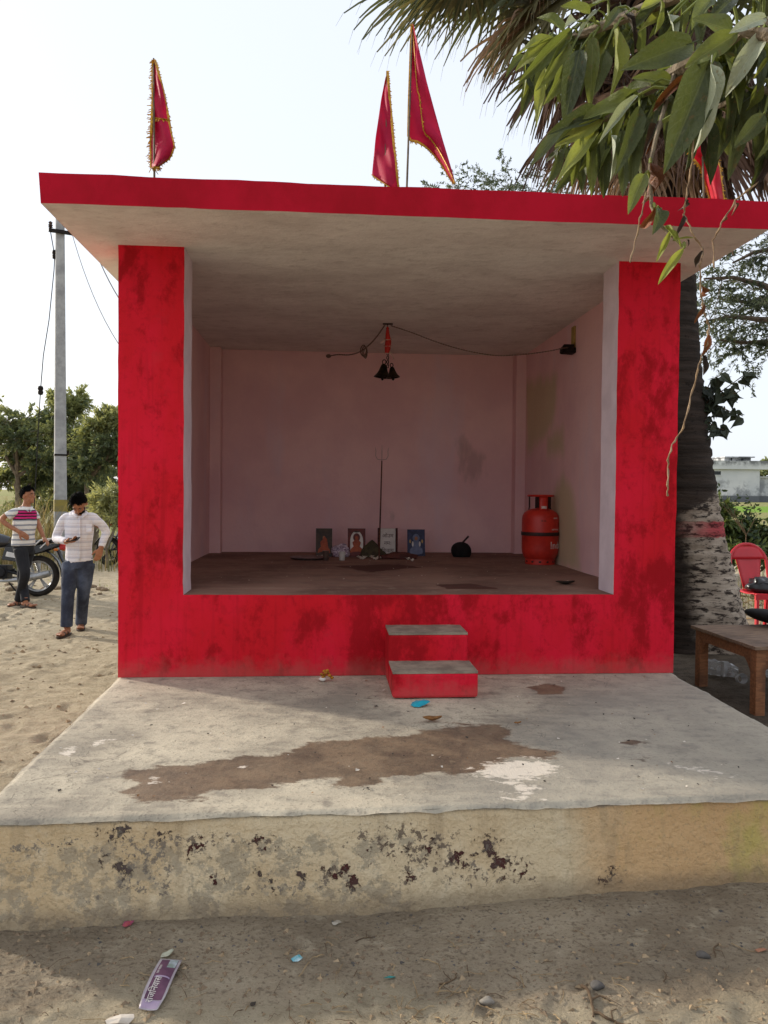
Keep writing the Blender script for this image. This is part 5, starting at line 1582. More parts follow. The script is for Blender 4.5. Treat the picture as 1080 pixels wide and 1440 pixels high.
for st_ in stems:
    pts = [at(px, py, PY - .12 - .05 * i) - sp0 for i, (px, py) in enumerate(st_)]
    b.tube(pts, [.008 - .0012 * i for i in range(len(pts))], 5)
    for i in range(1, len(pts)):
        for k in range(4):
            f_ = hr.random(); leaves.append(pts[i - 1] + (pts[i] - pts[i - 1]) * f_)
b.build('stem', M_TWIG, sprig, smooth=True)
for p in leaves:
    o = ob('leaf', hr.choice(HM), sprig)
    d = Vector((hr.uniform(-.8, .9), hr.uniform(-.6, .4), hr.uniform(-1.1, -.1))).normalized()
    z = Vector((hr.uniform(-.5, .5), -1, hr.uniform(-.3, .6))); x = d.cross(z).normalized(); z = x.cross(d)
    o.matrix_local = Matrix.Translation(p + d * .02) @ Matrix((x, d, z)).transposed().to_4x4()

# ================================================================ FAR HOUSE across the field
def stained_white():
    m = Mat('weathered_limewash', .9, .15)
    n = m.noise(.35, 7, .68); z = m.xyz()[2]
    c = m.mix(m.step(.35, .65, m.noise(.12, 4)), C(212, 212, 210), C(192, 194, 196))
    lo = m.math('MULTIPLY', m.step(.46, .60, n), m.step(5.2, 3.2, z))
    hi = m.math('MULTIPLY', m.step(.40, .58, m.noise(.5, 7, .7)), m.step(6.2, 7.3, z))
    c = m.mix(m.math('MULTIPLY', lo, .75), c, C(126, 128, 132)); c = m.mix(m.math('MULTIPLY', hi, .85), c, C(96, 96, 98))
    c = m.mix(m.step(1.3, 1.1, z), c, C(104, 106, 110))
    m.color(c); m.bump(n, .3, .05)
    return m.m
M_FARW = stained_white()
HD = 140.0
def hp(px, py): return at(px, py, HD)
h0 = hp(1000, 706)
house = thing('white_house', (h0.x, HD, .45), 'distant flat-roofed white house with stained walls across the green field', 'house')
hs = HD / F
def hx(px): return at(px, 690, HD).x - h0.x
def hz(py): return at(1040, py, HD).z - .45
b = MB(); b.box((hx(960), 0, -.5), (hx(1068), 9, hz(660))); b.build('wall', M_FARW, house)
b = MB(); b.box((hx(958), -.5, hz(660)), (hx(1078), 9.4, hz(648))); b.build('parapet', M_FARW, house)
b = MB(); b.box((hx(1068) + .01, 2, -.5), (hx(1130), 9, hz(671))); b.build('wing_wall', M_FARW, house)
b = MB(); b.box((hx(1066), 1.5, hz(671)), (hx(1132), 9.3, hz(669.5))); b.build('wing_slab', M_FARW, house)
rm = MB(); rm.box((hx(1028), 3, hz(648)), (hx(1066), 8, hz(642.5))); rm_ = rm.build('rooftop_room', M_FARW, house)
b = MB(); b.box((hx(1026), 2.2, hz(642.5)), (hx(1069), 8.6, hz(641))); b.build('roof', M_FARW, rm_)
M_DARKWIN = pm('dark_opening', C(58, 60, 64), C(44, 46, 50), 1, .6)
for (x0, x1, y0, y1, dep) in ((1004, 1013, 668, 663, 0), (1052, 1055, 647.5, 644, 3), (1037, 1039, 647.8, 643, 3)):
    wd = MB(); wd.box((hx(x0), dep - .06, hz(y0)), (hx(x1), dep + .02, hz(y1))); w_ = wd.build('window', M_DARKWIN, house)
    f_ = MB()
    b = MB(); b.box((hx(x0) - .1, dep - .18, hz(y0) - .12), (hx(x1) + .1, dep - .061, hz(y0))); b.build('sill', M_FARW, w_)
# ================================================================ PEOPLE
M_SKIN = Mat('brown_skin', .55, .35); M_SKIN.color(M_SKIN.mix(M_SKIN.step(.35, .65, M_SKIN.noise(20, 4, .6)), C(166, 112, 82), C(144, 94, 68))); M_SKIN = M_SKIN.m
M_HAIR = pm('black_hair', C(15, 12, 11), C(8, 7, 7), 60, .75, .9, 110, .02, spec=.15)
M_SOLE = pm('sandal_rubber', C(72, 58, 48), C(54, 44, 38), 20, .8)
M_EYEW = pm('eye_white', C(210, 200, 190), C(190, 180, 172), 10, .4)
def limb(b, pts, rad, n=14, side=None):
    """closed smooth limb through joints, with rounded ends"""
    pts = [Vector(p) for p in pts]
    dense, rr = [], []
    for i in range(len(pts) - 1):
        p0, p1, p2, p3 = pts[max(i - 1, 0)], pts[i], pts[i + 1], pts[min(i + 2, len(pts) - 1)]
        for j in range(6):
            t = j / 6
            dense.append(.5 * (2 * p1 + (p2 - p0) * t + (2 * p0 - 5 * p1 + 4 * p2 - p3) * t * t + (3 * p1 - p0 - 3 * p2 + p3) * t ** 3))
            ra = rad[i] if isinstance(rad[i], tuple) else (rad[i], rad[i]); rb = rad[i + 1] if isinstance(rad[i + 1], tuple) else (rad[i + 1], rad[i + 1])
            s2 = t * t * (3 - 2 * t); rr.append((ra[0] + (rb[0] - ra[0]) * s2, ra[1] + (rb[1] - ra[1]) * s2))
    dense.append(pts[-1]); l = rad[-1]; rr.append(l if isinstance(l, tuple) else (l, l))
    b.tube(dense, rr, n, side=side)
def hand(b, wrist, palm_dir, palm_nrm, thumb_side, curl, s=1.0):
    """palm + five bent fingers; palm_dir: wrist->knuckles, palm_nrm: out of the back of the hand"""
    w = Vector(wrist); d = Vector(palm_dir).normalized(); n = Vector(palm_nrm); n = (n - d * n.dot(d)).normalized(); sd_ = d.cross(n).normalized() * thumb_side
    b.tube([w - d * .02, w + d * .03 * s, w + d * .065 * s, w + d * .09 * s], [(.024, .018), (.036, .015), (.042, .014), (.038, .011)], 12, side=sd_)
    for k, (off, L) in enumerate(((.028, .068), (.0095, .078), (-.0095, .072), (-.028, .055))):
        p = w + d * .082 * s + sd_ * off * s; v = d.copy(); pts = [p - d * .02]; c_ = curl * (1 + .12 * k)
        for (fr, a_) in ((.42, .35), (.32, .55), (.26, .4)):
            v = (v * math.cos(a_ * c_) - n * math.sin(a_ * c_)).normalized() if True else v
            pts.append(pts[-1] + v * L * fr * s + (d * .02 if len(pts) == 1 else Vector((0, 0, 0))))
        b.tube(pts, [.0095, .0092, .0085, .0072], 8)
    p = w + d * .03 * s + sd_ * .03 * s; v = (d * .7 + sd_ * .7).normalized(); p2 = p + v * .035 * s
    v2 = (d * .85 + sd_ * .25 - n * .35 * curl).normalized(); b.tube([p - v * .015, p2, p2 + v2 * .028 * s, p2 + v2 * .05 * s], [.012, .011, .0098, .008], 8)
def head_shapes(b, c, face, up, s=1.0):
    """skull, jaw, nose, brows, lips, ears; face: where it looks"""
    f = Vector(face).normalized(); u = (Vector(up) - f * f.dot(Vector(up))).normalized(); r = f.cross(u)
    M = Matrix((r, f, u)).transposed()
    q = lambda x, y, z: Vector(c) + M @ Vector((x * s, y * s, z * s))
    b.ell(q(0, -.008, .025), (.075 * s, .095 * s, .090 * s), 18, 12, M)
    b.ell(q(0, .025, -.045), (.056 * s, .062 * s, .072 * s), 16, 10, M)
    b.ell(q(0, .068, -.088), (.024 * s, .020 * s, .020 * s), 10, 8, M)          # chin
    b.tube([q(0, .078, .020), q(0, .098, -.012), q(0, .104, -.028), q(0, .082, -.036)], [.008 * s, .010 * s, .015 * s, .012 * s], 8)
    for sx in (-1, 1):
        b.ell(q(sx * .032, .078, .026), (.024 * s, .012 * s, .007 * s), 10, 6, M)
        b.ell(q(sx * .040, .066, -.020), (.020 * s, .014 * s, .018 * s), 10, 6, M)
        b.ell(q(sx * .077, -.008, -.010), (.010 * s, .020 * s, .032 * s), 10, 8, M)
    b.ell(q(0, .082, -.056), (.024 * s, .010 * s, .006 * s), 10, 6, M); b.ell(q(0, .080, -.067), (.020 * s, .010 * s, .007 * s), 10, 6, M)
    return q, M
def hair_shell(q, M, s, beard, parent):
    P = []
    for i in range(13):
        th = math.pi * .62 * i / 12; row = []
        for k in range(36):
            t = 2 * math.pi * k / 36; fr = math.sin(t)               # fr = 1 in front
            lim = (.70 - .30 * max(0, fr) ** .8 if fr > 0 else .70 + .20 * (-fr)) + .03 * math.sin(5.3 * k) + .02 * math.sin(11.7 * k)
            a_ = th / (math.pi * .62) * lim * math.pi * .78
            rr_ = 1 + .02 * math.sin(7 * t + 3 * i) + .035 * (rnd.random() - .5) + .05 * max(0, fr) * (1 - i / 12)
            row.append(q(.080 * rr_ * math.sin(a_) * math.cos(t), -.010 + .100 * rr_ * math.sin(a_) * math.sin(t), .027 + (.096 + .012 * max(0, fr)) * rr_ * math.cos(a_)))
        P.append(row)
    b = MB(); b.grid(P, closed=True)
    hcn = q(0, -.01, .027)
    for i in range(1, 13):
        for k in range(0, 36):
            for _r in range(2):
                v = P[i][k] + (P[i][(k + 1) % 36] - P[i][k]) * rnd.random(); n_ = (v - hcn).normalized()
                dn = (P[i][k] - P[i - 1][k]).normalized(); d_ = (n_ * rnd.uniform(.25, .9) + dn * rnd.uniform(.4, 1.0) + Vector((rnd.uniform(-.4, .4), rnd.uniform(-.4, .4), rnd.uniform(-.2, .2)))).normalized()
                s2 = d_.cross(n_).normalized() * .0035
                b.add([v - s2, v + s2, v + d_ * rnd.uniform(.012, .026)], [(0, 1, 2)])
    b.build('hair', M_HAIR, parent, smooth=True, solid=.004, angle=180)
    for sx in (-1, 1):
        b = MB(); b.ell(q(sx * .031, .083, .010), (.010 * s, .005 * s, .0035 * s), 8, 6, M); e = b.build('eye', M_EYEW, parent, smooth=True)
        b = MB(); b.ell(q(sx * .031, .0865, .010), (.005 * s, .003 * s, .0036 * s), 8, 6, M); b.build('iris', M_HAIR, e, smooth=True)
        b = MB(); b.tube([q(sx * .014, .092, .026), q(sx * .032, .092, .031), q(sx * .050, .082, .026)], [.003, .0042, .0025], 6); b.build('eyebrow', M_HAIR, parent, smooth=True)
    if beard:
        b = MB(); P = []
        for i in range(6):
            v = i / 5; row = []
            for k in range(17):
                t = R(-80 + 160 * k / 16)
                row.append(q(.061 * math.sin(t) * (1 - .30 * v), .022 + .066 * math.cos(t) * (1 - .06 * v), -.058 - .050 * v * (0.6 + .4 * math.cos(t)) + .045 * (1 - v) * abs(math.sin(t)) ** 2))
            P.append(row)
        b.grid(P); b.build('beard', M_HAIR, parent, smooth=True, solid=.005, angle=180)
        b = MB(); b.tube([q(-.028, .088, -.053), q(0, .098, -.045), q(.028, .088, -.053)], [.003, .0055, .003], 6); b.build('moustache', M_HAIR, parent, smooth=True)
def finish(b, name, mat, parent, voxel=.007, it=4):
    me = remesh(b, voxel, it); me.name = name; me.materials.append(mat)
    me.polygons.foreach_set('use_smooth', [True] * len(me.polygons))
    return ob(name, me, parent)
def stripe_shirt(name, c0, bands, chest=None):
    m = Mat(name, .85, .2); x, y, z = m.xyz()
    zz_ = m.math('MULTIPLY_ADD', m.math('SUBTRACT', m.noise(6, 3), .5), .02, z)
    c = c0
    for (per, ph, duty, cc) in bands:
        w_ = m.math('FRACT', m.math('MULTIPLY_ADD', zz_, 1 / per, ph)); c = m.mix(m.math('MULTIPLY', m.step(.0, .06, w_), m.step(duty + .06, duty, w_)), c, cc)
    for (z0, z1, cc) in (chest or ()):
        c = m.mix(m.math('MULTIPLY', m.step(z0, z0 + .004, zz_), m.step(z1, z1 - .004, zz_)), c, cc)
    m.color(c); m.bump(m.math('ADD', m.noise(9, 4, .6, None, .8), m.math('MULTIPLY', m.noise(25, 3, .5), .3)), .5, .03)
    return m.m
def feet(b, parent, ankle, fdir, gz0, s=1.0):
    a_ = Vector(ankle); f = Vector((fdir[0], fdir[1], 0)).normalized(); sd_ = Vector((-f.y, f.x, 0)); g = gz0
    heel = Vector((a_.x, a_.y, g + .045)) - f * .03
    b.tube([heel - f * .025, heel + f * .02, heel + f * .09 + Vector((0, 0, -.005)), heel + f * .15 + Vector((0, 0, -.016)), heel + f * .185 + Vector((0, 0, -.02))], [(.026, .026), (.034, .034), (.038, .028), (.044, .019), (.038, .013)], 12, side=sd_)
    for k in range(5): p = heel + f * (.18 - .008 * k * (1 if k else 0)) + sd_ * (.030 - .0155 * k); b.tube([p, p + f * .025 + Vector((0, 0, -.004)), p + f * .042 + Vector((0, 0, -.008))], [.011 if k == 0 else .0085, .010 if k == 0 else .008, .007], 8)
    b.tube([Vector((a_.x, a_.y, a_.z + .06)), a_, heel + Vector((0, 0, .015))], [.038, .036, .034], 12)
    sl = MB(); pl2 = []
    for k in range(20):
        t = 2 * math.pi * k / 20; L = .145; ww = .048 + .008 * math.cos(t); pl2.append(heel + f * (.075 + L * math.cos(t)) + sd_ * (ww * math.sin(t)))
    sl.add([Vector((p.x, p.y, g - .004)) for p in pl2] + [Vector((p.x, p.y, g + .018)) for p in pl2], [tuple(reversed(range(20))), tuple(range(20, 40))] + [(k, (k + 1) % 20, 20 + (k + 1) % 20, 20 + k) for k in range(20)])
    so = sl.build('sandal', M_SOLE, parent, bevel=.003)
    for dx in (.06, .12):
        st = MB(); p = heel + f * dx; st.tube([p + sd_ * .045 + Vector((0, 0, -.025)), p + sd_ * .034 + Vector((0, 0, .006)), p + Vector((0, 0, .022 if dx < .1 else .010)), p - sd_ * .034 + Vector((0, 0, .004)), p - sd_ * .045 + Vector((0, 0, -.025))], [(.010, .003)] * 5, 6, side=f); st.build('strap', M_SOLE, so, smooth=True)

# ---------------------------------------------------------------- man with phone
mf = gp_(104, 890); MS = F / mf.y
man = thing('person', mf, 'man in white striped long-sleeved shirt and jeans walking while looking at a phone', 'person')
def J(px, py, dy=0): return at(px, py, mf.y + dy) - mf
b = MB()
shL, shR = J(89.5, 727), J(135.5, 727); nb = J(112, 721)
elL, wrL = J(79, 757, .0), J(94, 762, -.20); elR, wrR = J(149, 748, .05), J(142, 771, -.06)
hipL, hipR = J(100, 792, -.01), J(121, 792, .02); knL, knR = J(95.5, 838, -.11), J(117, 836, .04)
anL, anR = J(93.5, 880, -.12), J(114, 875, .28)
hc = J(111.5, 708.5, -.075)
limb(b, [J(111, 795), J(111, 770), J(111.5, 745), J(112, 730), J(112, 722, -.01)], [(.145, .095), (.140, .090), (.160, .100), (.150, .090), (.06, .06)], side=(1, 0, 0))
limb(b, [J(112, 726), J(112, 718, -.03), hc + Vector((0, 0, -.05))], [.062, .055, .055])
limb(b, [shL + Vector((.05, 0, -.03)), shL + Vector((.01, 0, -.06)), elL, wrL], [.040, .040, .036, .027]); limb(b, [shR + Vector((-.05, 0, -.03)), shR + Vector((-.01, 0, -.06)), elR, wrR], [.040, .040, .036, .027])
limb(b, [hipL, knL, anL], [.060, .045, .036]); limb(b, [hipR, knR, anR], [.060, .045, .036])
q, HMx = head_shapes(b, hc, (.06, -.62, -.78), (0, -.78, .62))
hand(b, wrL, (.85, -.35, .12), (.0, -.3, -1), -1, 1.2)
hand(b, wrR, (-.25, -.25, -1), (.55, -.8, 0), 1, .55)
feet(b, man, anL, (-.12, -1), gzf(mf.x + anL.x, mf.y + anL.y) - mf.z)
feet(b, man, anR, (.35, -1), gzf(mf.x + anR.x, mf.y + anR.y) - mf.z)
finish(b, 'body', M_SKIN, man, .006, 3)
hair_shell(q, HMx, 1.0, True, man)
M_SHIRT = stripe_shirt('white_striped_shirt', C(226, 222, 226), [(.085, .0, .22, C(200, 197, 206)), (.085, .5, .12, C(214, 206, 208)), (.085, .72, .06, C(204, 194, 198))])
b = MB()
limb(b, [J(111.5, 790), J(111, 784), J(111, 770), J(111.5, 745), J(112, 731), J(112, 723), J(112, 720, -.01)], [(.152, .112), (.149, .113), (.142, .106), (.160, .118), (.164, .102), (.118, .08), (.064, .064)], 20, side=(1, 0, 0))
limb(b, [shL + Vector((.09, 0, .005)), shL + Vector((.035, 0, -.008)), shL + Vector((-.002, 0, -.045)), (shL + elL) / 2, elL, (elL + wrL) / 2, wrL + (elL - wrL) * .08], [.048, .054, .055, .050, .047, .042, .036], 14)
limb(b, [shR + Vector((-.09, 0, .005)), shR + Vector((-.035, 0, -.008)), shR + Vector((.002, 0, -.045)), (shR + elR) / 2, elR, (elR + wrR) / 2, wrR + (elR - wrR) * .08], [.048, .054, .055, .050, .047, .042, .036], 14)
finish(b, 'shirt', M_SHIRT, man, .008, 3)
shirt = [o for o in man.children if o.name.startswith('shirt')][0]
b = MB()
for sx in (-1, 1):
    b.tube([J(112, 719.5, .045) + Vector((sx * .035, 0, 0)), J(112, 720.5, -.02) + Vector((sx * .070, 0, 0)), J(112, 724, -.085) + Vector((sx * .050, 0, 0)), J(112, 727.5, -.125) + Vector((sx * .030, 0, 0))], [(.018, .006), (.022, .006), (.026, .006), (.006, .004)], 8)
b.build('collar', M_SHIRT, shirt, smooth=True)
b = MB(); b.grid([[J(112 + dx, py, -.108 - .018 * math.sin((py - 724) / 66 * 3)) for dx in (-1.4, 1.4)] for py in range(728, 790, 6)]); b.build('placket', M_SHIRT, shirt, solid=.006, smooth=True)
b = MB(); b.grid([[J(px, py, -.128) for px in (121, 125, 129)] for py in (737, 742, 748)]); b.build('pocket', M_SHIRT, shirt, solid=.004)
M_JEANS = Mat('washed_denim', .85, .15); _j = M_JEANS
_j.color(_j.mix(_j.step(.4, .7, _j.noise(4.5, 5, .6)), C(52, 56, 70), C(86, 94, 112))); _j.bump(_j.noise(12, 4, .6, _j.mapped((1, 1, .6)), 1.0), .6, .03); M_JEANS = _j.m
b = MB()
limb(b, [J(111, 783), J(111, 792), J(111, 799)], [(.150, .105), (.155, .110), (.13, .10)], 18, side=(1, 0, 0))
limb(b, [hipL, (hipL + knL) / 2, knL, (knL + anL) / 2, anL + Vector((0, 0, -.01))], [.098, .088, .070, .066, .066], 16)
limb(b, [hipR, (hipR + knR) / 2, knR, (knR + anR) / 2, anR + Vector((0, 0, -.01))], [.098, .088, .070, .066, .066], 16)
finish(b, 'jeans', M_JEANS, man, .008, 3)
hp_ = wrL + Vector((.085, -.045, .03))
b = MB(); b.box((-.075, -.038, -.004), (.075, .038, .004)); o = b.build('mobile_phone', pm('black_glass', C(20, 20, 24), C(12, 12, 14), 8, .2), None, bevel=.004)
o.location = mf + hp_; o.rotation_euler = (R(28), R(-8), R(-12)); tag(o, 'black mobile phone held in the walking man\'s hand', 'phone')

# ---------------------------------------------------------------- boy beside the motorbike
bf = gp_(33, 853); BS = F / bf.y
boy = thing('person', bf, 'young man in striped polo shirt and black trousers standing with hand on hip', 'person')
def J(px, py, dy=0): return at(px, py, bf.y + dy) - bf
face = Vector((.93, -.25, .05)); bodyf = Vector((.72, -.70, 0)); bside = Vector((.70, .72, 0)).normalized()
ns, fsd = J(22, 719, -.10), J(46, 719, .12)
elN, wrN = J(3, 731, -.16), J(27, 748, -.17); elF, wrF = J(54, 738, .12), J(61, 755, .10)
hipN, hipF = J(29, 772, -.07), J(40, 772, .07); knN, knF = J(35, 808, -.14), J(31, 810, .06); anN, anF = J(26, 843, .05), J(36, 845, -.10)
anN.z = .085; anF.z = .085
hc = J(39.5, 697, 0)
b = MB()
limb(b, [J(34, 776), J(33.5, 755), J(35, 735), J(36, 719), J(37, 711)], [(.130, .095), (.120, .088), (.140, .095), (.130, .085), (.055, .055)], side=bside)
limb(b, [J(36.5, 714), J(38, 706), hc + Vector((-.01, 0, -.05))], [.058, .050, .050])
limb(b, [ns, elN, wrN], [.040, .036, .026]); limb(b, [fsd, elF, wrF], [.040, .036, .026])
limb(b, [hipN, knN, anN], [.055, .042, .034]); limb(b, [hipF, knF, anF], [.055, .042, .034])
q, HMx = head_shapes(b, hc, face, (0, 0, 1), .97)
hand(b, wrN, (.75, .1, -.55), (.2, -1, .2), 1, .35); hand(b, wrF, (.55, -.2, -.55), (.6, 0, .8), 1, .6)
feet(b, boy, anN, (-.35, -.9), gzf(bf.x + anN.x, bf.y + anN.y) - bf.z); feet(b, boy, anF, (.9, -.4), gzf(bf.x + anF.x, bf.y + anF.y) - bf.z)
finish(b, 'body', M_SKIN, boy, .006, 3)
hair_shell(q, HMx, .97, False, boy)
zc = lambda py: (853 - py) / BS
M_POLO = stripe_shirt('striped_polo', C(222, 218, 212), [(.066, .1, .36, C(146, 148, 156))], [(zc(730.5), zc(716.5), C(28, 24, 30)), (zc(720.5), zc(717.5), C(190, 44, 110)), (zc(724.8), zc(721.8), C(190, 44, 110)), (zc(729), zc(726), C(196, 48, 114))])
M_POLO_P = stripe_shirt('striped_polo_sleeve', C(222, 218, 212), [(.066, .1, .36, C(146, 148, 156))])
b = MB()
limb(b, [J(33, 767), J(33, 760), J(33.5, 750), J(35, 735), J(36, 720), J(37, 712)], [(.160, .118), (.155, .115), (.145, .108), (.160, .112), (.150, .095), (.066, .066)], 20, side=bside)
finish(b, 'polo_shirt', M_POLO, boy, .008, 3)
polo = [o for o in boy.children if o.name.startswith('polo_shirt')][0]
for (s_, e_) in ((ns, elN), (fsd, elF)):
    b = MB(); d = (e_ - s_); limb(b, [s_ + (J(36, 719) - s_) * .45, s_ + (J(36, 719) - s_) * .12 + d * .08, s_ + d * .3, s_ + d * .62], [.048, .056, .060, .062], 14); finish(b, 'sleeve', M_POLO_P, polo, .008, 2)
b = MB()
for sx in (-1, 1):
    o_ = J(37.5, 711.5); b.tube([o_ - bodyf * .05 + bside * sx * .03, o_ + bside * sx * .068 + Vector((0, 0, -.005)), o_ + bodyf * .075 + bside * sx * .035 + Vector((0, 0, -.04)), o_ + bodyf * .095 + bside * sx * .012 + Vector((0, 0, -.075))], [(.014, .005), (.018, .006), (.022, .006), (.006, .004)], 8)
b.build('collar', M_POLO_P, polo, smooth=True)
M_BLKTR = pm('black_trousers', C(26, 26, 30), C(38, 38, 42), 6, .85, .5, 14, .02)
b = MB()
limb(b, [J(33, 763), J(33.5, 772), J(34, 780)], [(.142, .105), (.140, .108), (.12, .10)], 18, side=bside)
limb(b, [hipN, (hipN + knN) / 2, knN, (knN + anN) / 2, anN + Vector((0, 0, .0))], [.094, .086, .068, .060, .058], 16)
limb(b, [hipF, (hipF + knF) / 2, knF, (knF + anF) / 2, anF + Vector((0, 0, .0))], [.094, .086, .068, .060, .058], 16)
finish(b, 'trousers', M_BLKTR, boy, .008, 3)

# ================================================================ MOTORBIKES
M_RUBBER = pm('tyre_rubber', C(34, 31, 29), C(52, 47, 43), 18, .9, .4, 60)
M_ALLOY = pm('silver_alloy', C(170, 170, 170), C(140, 140, 140), 14, .4, metal=.6)
M_DARKM = pm('black_metal', C(36, 36, 38), C(24, 24, 26), 14, .5, metal=.4)
M_BBODY = pm('black_gloss_body', C(26, 26, 32), C(18, 18, 24), 6, .25, spec=.6)
M_SEAT = pm('black_seat_vinyl', C(34, 34, 36), C(26, 26, 28), 14, .6, .3, 60)
M_TAIL = pm('red_lens', (.55, .012, .012, 1), (.45, .01, .01, 1), 10, .25, spec=.6)
M_WHITEB = pm('white_gloss_body', C(216, 214, 212), C(190, 188, 186), 8, .3, spec=.5)
M_ORNG = pm('amber_lens', C(200, 110, 30), C(170, 90, 20), 10, .3)
def make_bike(name, label, hub_mat, group):
    t = thing(name, (0, 0, 0), label, 'motorbike', 0, group)          # rear hub above the origin, front towards -X
    def wheel(x, r, w):
        b = MB(); prof = [(r - .075, -w * .42), (r - .035, -w * .5), (r - .008, -w * .3), (r, 0), (r - .008, w * .3), (r - .035, w * .5), (r - .075, w * .42)]
        M = Matrix.Translation((x, 0, r)) @ Matrix.Rotation(R(90), 4, 'X')
        b.lathe(prof + [prof[0]], 48, (0, 0, 0), M, cap=False); ty = b.build('tyre', M_RUBBER, None, smooth=True)
        e = bpy.data.objects.new('wheel', None); col.objects.link(e); e.parent = t
        # wheel is an empty-free part: rim mesh is the parent of tyre
        bpy.data.objects.remove(e)
        b = MB(); b.lathe([(r - .072, -w * .38), (r - .085, -w * .36), (r - .10, -w * .2), (r - .10, w * .2), (r - .085, w * .36), (r - .072, w * .38)], 48, (0, 0, 0), M, cap=False)
        b.lathe([(.012, -w * .5), (.045, -w * .5), (.05, -w * .3), (.05, w * .3), (.045, w * .5), (.012, w * .5)], 20, (0, 0, 0), M)
        for k in range(5):
            a_ = 2 * math.pi * k / 5 + .3
            for da in (-.10, .10): b.bar((x + .045 * math.cos(a_), 0, r + .045 * math.sin(a_)), (x + (r - .095) * math.cos(a_ + da), 0, r + (r - .095) * math.sin(a_ + da)), .022, .016, up=Vector((0, 1, 0)))
        rim = b.build('wheel', hub_mat, t, smooth=True, angle=30); ty.parent = rim
        return rim
    wheel(0, .305, .11); wheel(-1.27, .30, .09)
    part = lambda nm, b, m, **k: b.build(nm, m, t, **k)
    b = MB()
    for sy in (-.09, .09): b.tube([(0, sy, .305), (-.25, sy, .33), (-.45, sy * .9, .38)], [.02, .02, .022], 8)
    part('swingarm', b, M_DARKM, smooth=True)
    for sy in (-.125, .125):
        b = MB(); b.tube([(-.02, sy, .33), (-.14, sy, .66)], [.012, .012], 8)
        for k in range(10): f_ = k / 9; o = Vector((-.04 - .08 * f_, sy, .39 + .21 * f_)); b.tube([o + Vector((.028 * math.cos(a_), .028 * math.sin(a_), .0)) for a_ in [2 * math.pi * q / 10 for q in range(10)]], .006, 5, closed=True)
        part('shock_absorber', b, M_ALLOY, smooth=True)
    b = MB(); b.tube([(-.35, 0, .40), (-.55, 0, .30), (-.82, 0, .33), (-.93, 0, .60), (-1.0, 0, .86), (-.55, 0, .74), (-.1, 0, .70), (.18, 0, .72)], .022, 8); part('frame', b, M_DARKM, smooth=True)
    b = MB(); b.box((-.72, -.11, .26), (-.42, .11, .47)); b.lathe([(.06, -.14), (.085, -.13), (.085, .13), (.06, .14)], 20, (0, 0, 0), Matrix.Translation((-.52, 0, .36)) @ Matrix.Rotation(R(90), 4, 'X')); part('engine_case', b, M_DARKM, bevel=.012)
    b = MB()
    for k in range(7): b.box((-.80 + .004 * k, -.085, .44 + .024 * k), (-.62 + .004 * k, .085, .455 + .024 * k))
    b.box((-.765, -.06, .43), (-.645, .06, .61)); part('cylinder_fins', b, M_ALLOY)
    b = MB(); b.tube([(-.78, -.09, .46), (-.86, -.13, .36), (-.78, -.15, .24), (-.4, -.16, .235), (-.12, -.17, .27), (.14, -.17, .33), (.22, -.17, .35)], [.018, .018, .018, .022, .045, .052, .045], 12); part('exhaust', b, M_ALLOY, smooth=True)
    b = MB(); P = []
    for i in range(11):
        f_ = i / 10; x = -.42 - .50 * f_; hw_ = .04 + .10 * math.sin(math.pi * min(1, .12 + f_ * .85)) ** .7; zc_ = .80 + .03 * f_; hh_ = .05 + .085 * math.sin(math.pi * min(.98, .1 + f_ * .8)) ** .8
        P.append([Vector((x, hw_ * math.cos(t), zc_ + hh_ * math.sin(t) * (1 if math.sin(t) > 0 else .75))) for t in [2 * math.pi * k / 20 for k in range(20)]])
    b.grid(P, closed=True); b.add(P[0], [tuple(range(20))]); b.add(P[-1], [tuple(reversed(range(20)))]); part('fuel_tank', b, M_BBODY, smooth=True)
    b = MB(); P = []
    for i in range(13):
        f_ = i / 12; x = -.46 + .66 * f_; hw_ = .085 + .045 * math.sin(math.pi * min(1, f_ * 1.1)) ** .5; z0 = .755 + .05 * f_ ** 2 + (.03 if f_ > .5 else 0)
        P.append([Vector((x, hw_ * math.cos(t), z0 + .04 * math.sin(t))) for t in [2 * math.pi * k / 16 for k in range(16)]])
    b.grid(P, closed=True); b.add(P[0], [tuple(range(16))]); b.add(P[-1], [tuple(reversed(range(16)))]); part('seat', b, M_SEAT, smooth=True, angle=60)
    for sy in (-1, 1):
        b = MB(); b.prism([(-.50, .55), (-.30, .52), (-.20, .60), (.05, .66), (.34, .77), (.36, .80), (.10, .77), (-.45, .74)], 0, .02, Matrix(((1, 0, 0, 0), (0, 0, sy, sy * .105), (0, 1, 0, 0), (0, 0, 0, 1)))); part('side_panel', b, M_BBODY, bevel=.006)
        b = MB(); b.prism([(-.44, .60), (-.30, .575), (-.24, .63), (-.42, .67)], 0, .006, Matrix(((1, 0, 0, 0), (0, 0, sy, sy * .127), (0, 1, 0, 0), (0, 0, 0, 1)))); part('side_decal', b, M_WHITEB)
        b = MB(); b.tube([(-.06, sy * .13, .73), (.06, sy * .135, .84), (.30, sy * .11, .875), (.42, sy * .05, .885), (.44, 0, .885)], .012, 8); b.tube([(.06, sy * .135, .72), (.20, sy * .12, .865)], .010, 6); part('grab_rail', b, M_WHITEB, smooth=True)
        b = MB(); b.ell((.30, sy * .17, .70), (.035, .03, .022), 10, 8); b.tube([(.28, sy * .09, .70), (.30, sy * .16, .70)], .008, 6); part('turn_signal', b, M_ORNG, smooth=True)
    b = MB(); b.box((.31, -.07, .70), (.40, .07, .79)); part('tail_light', b, M_TAIL, bevel=.015)
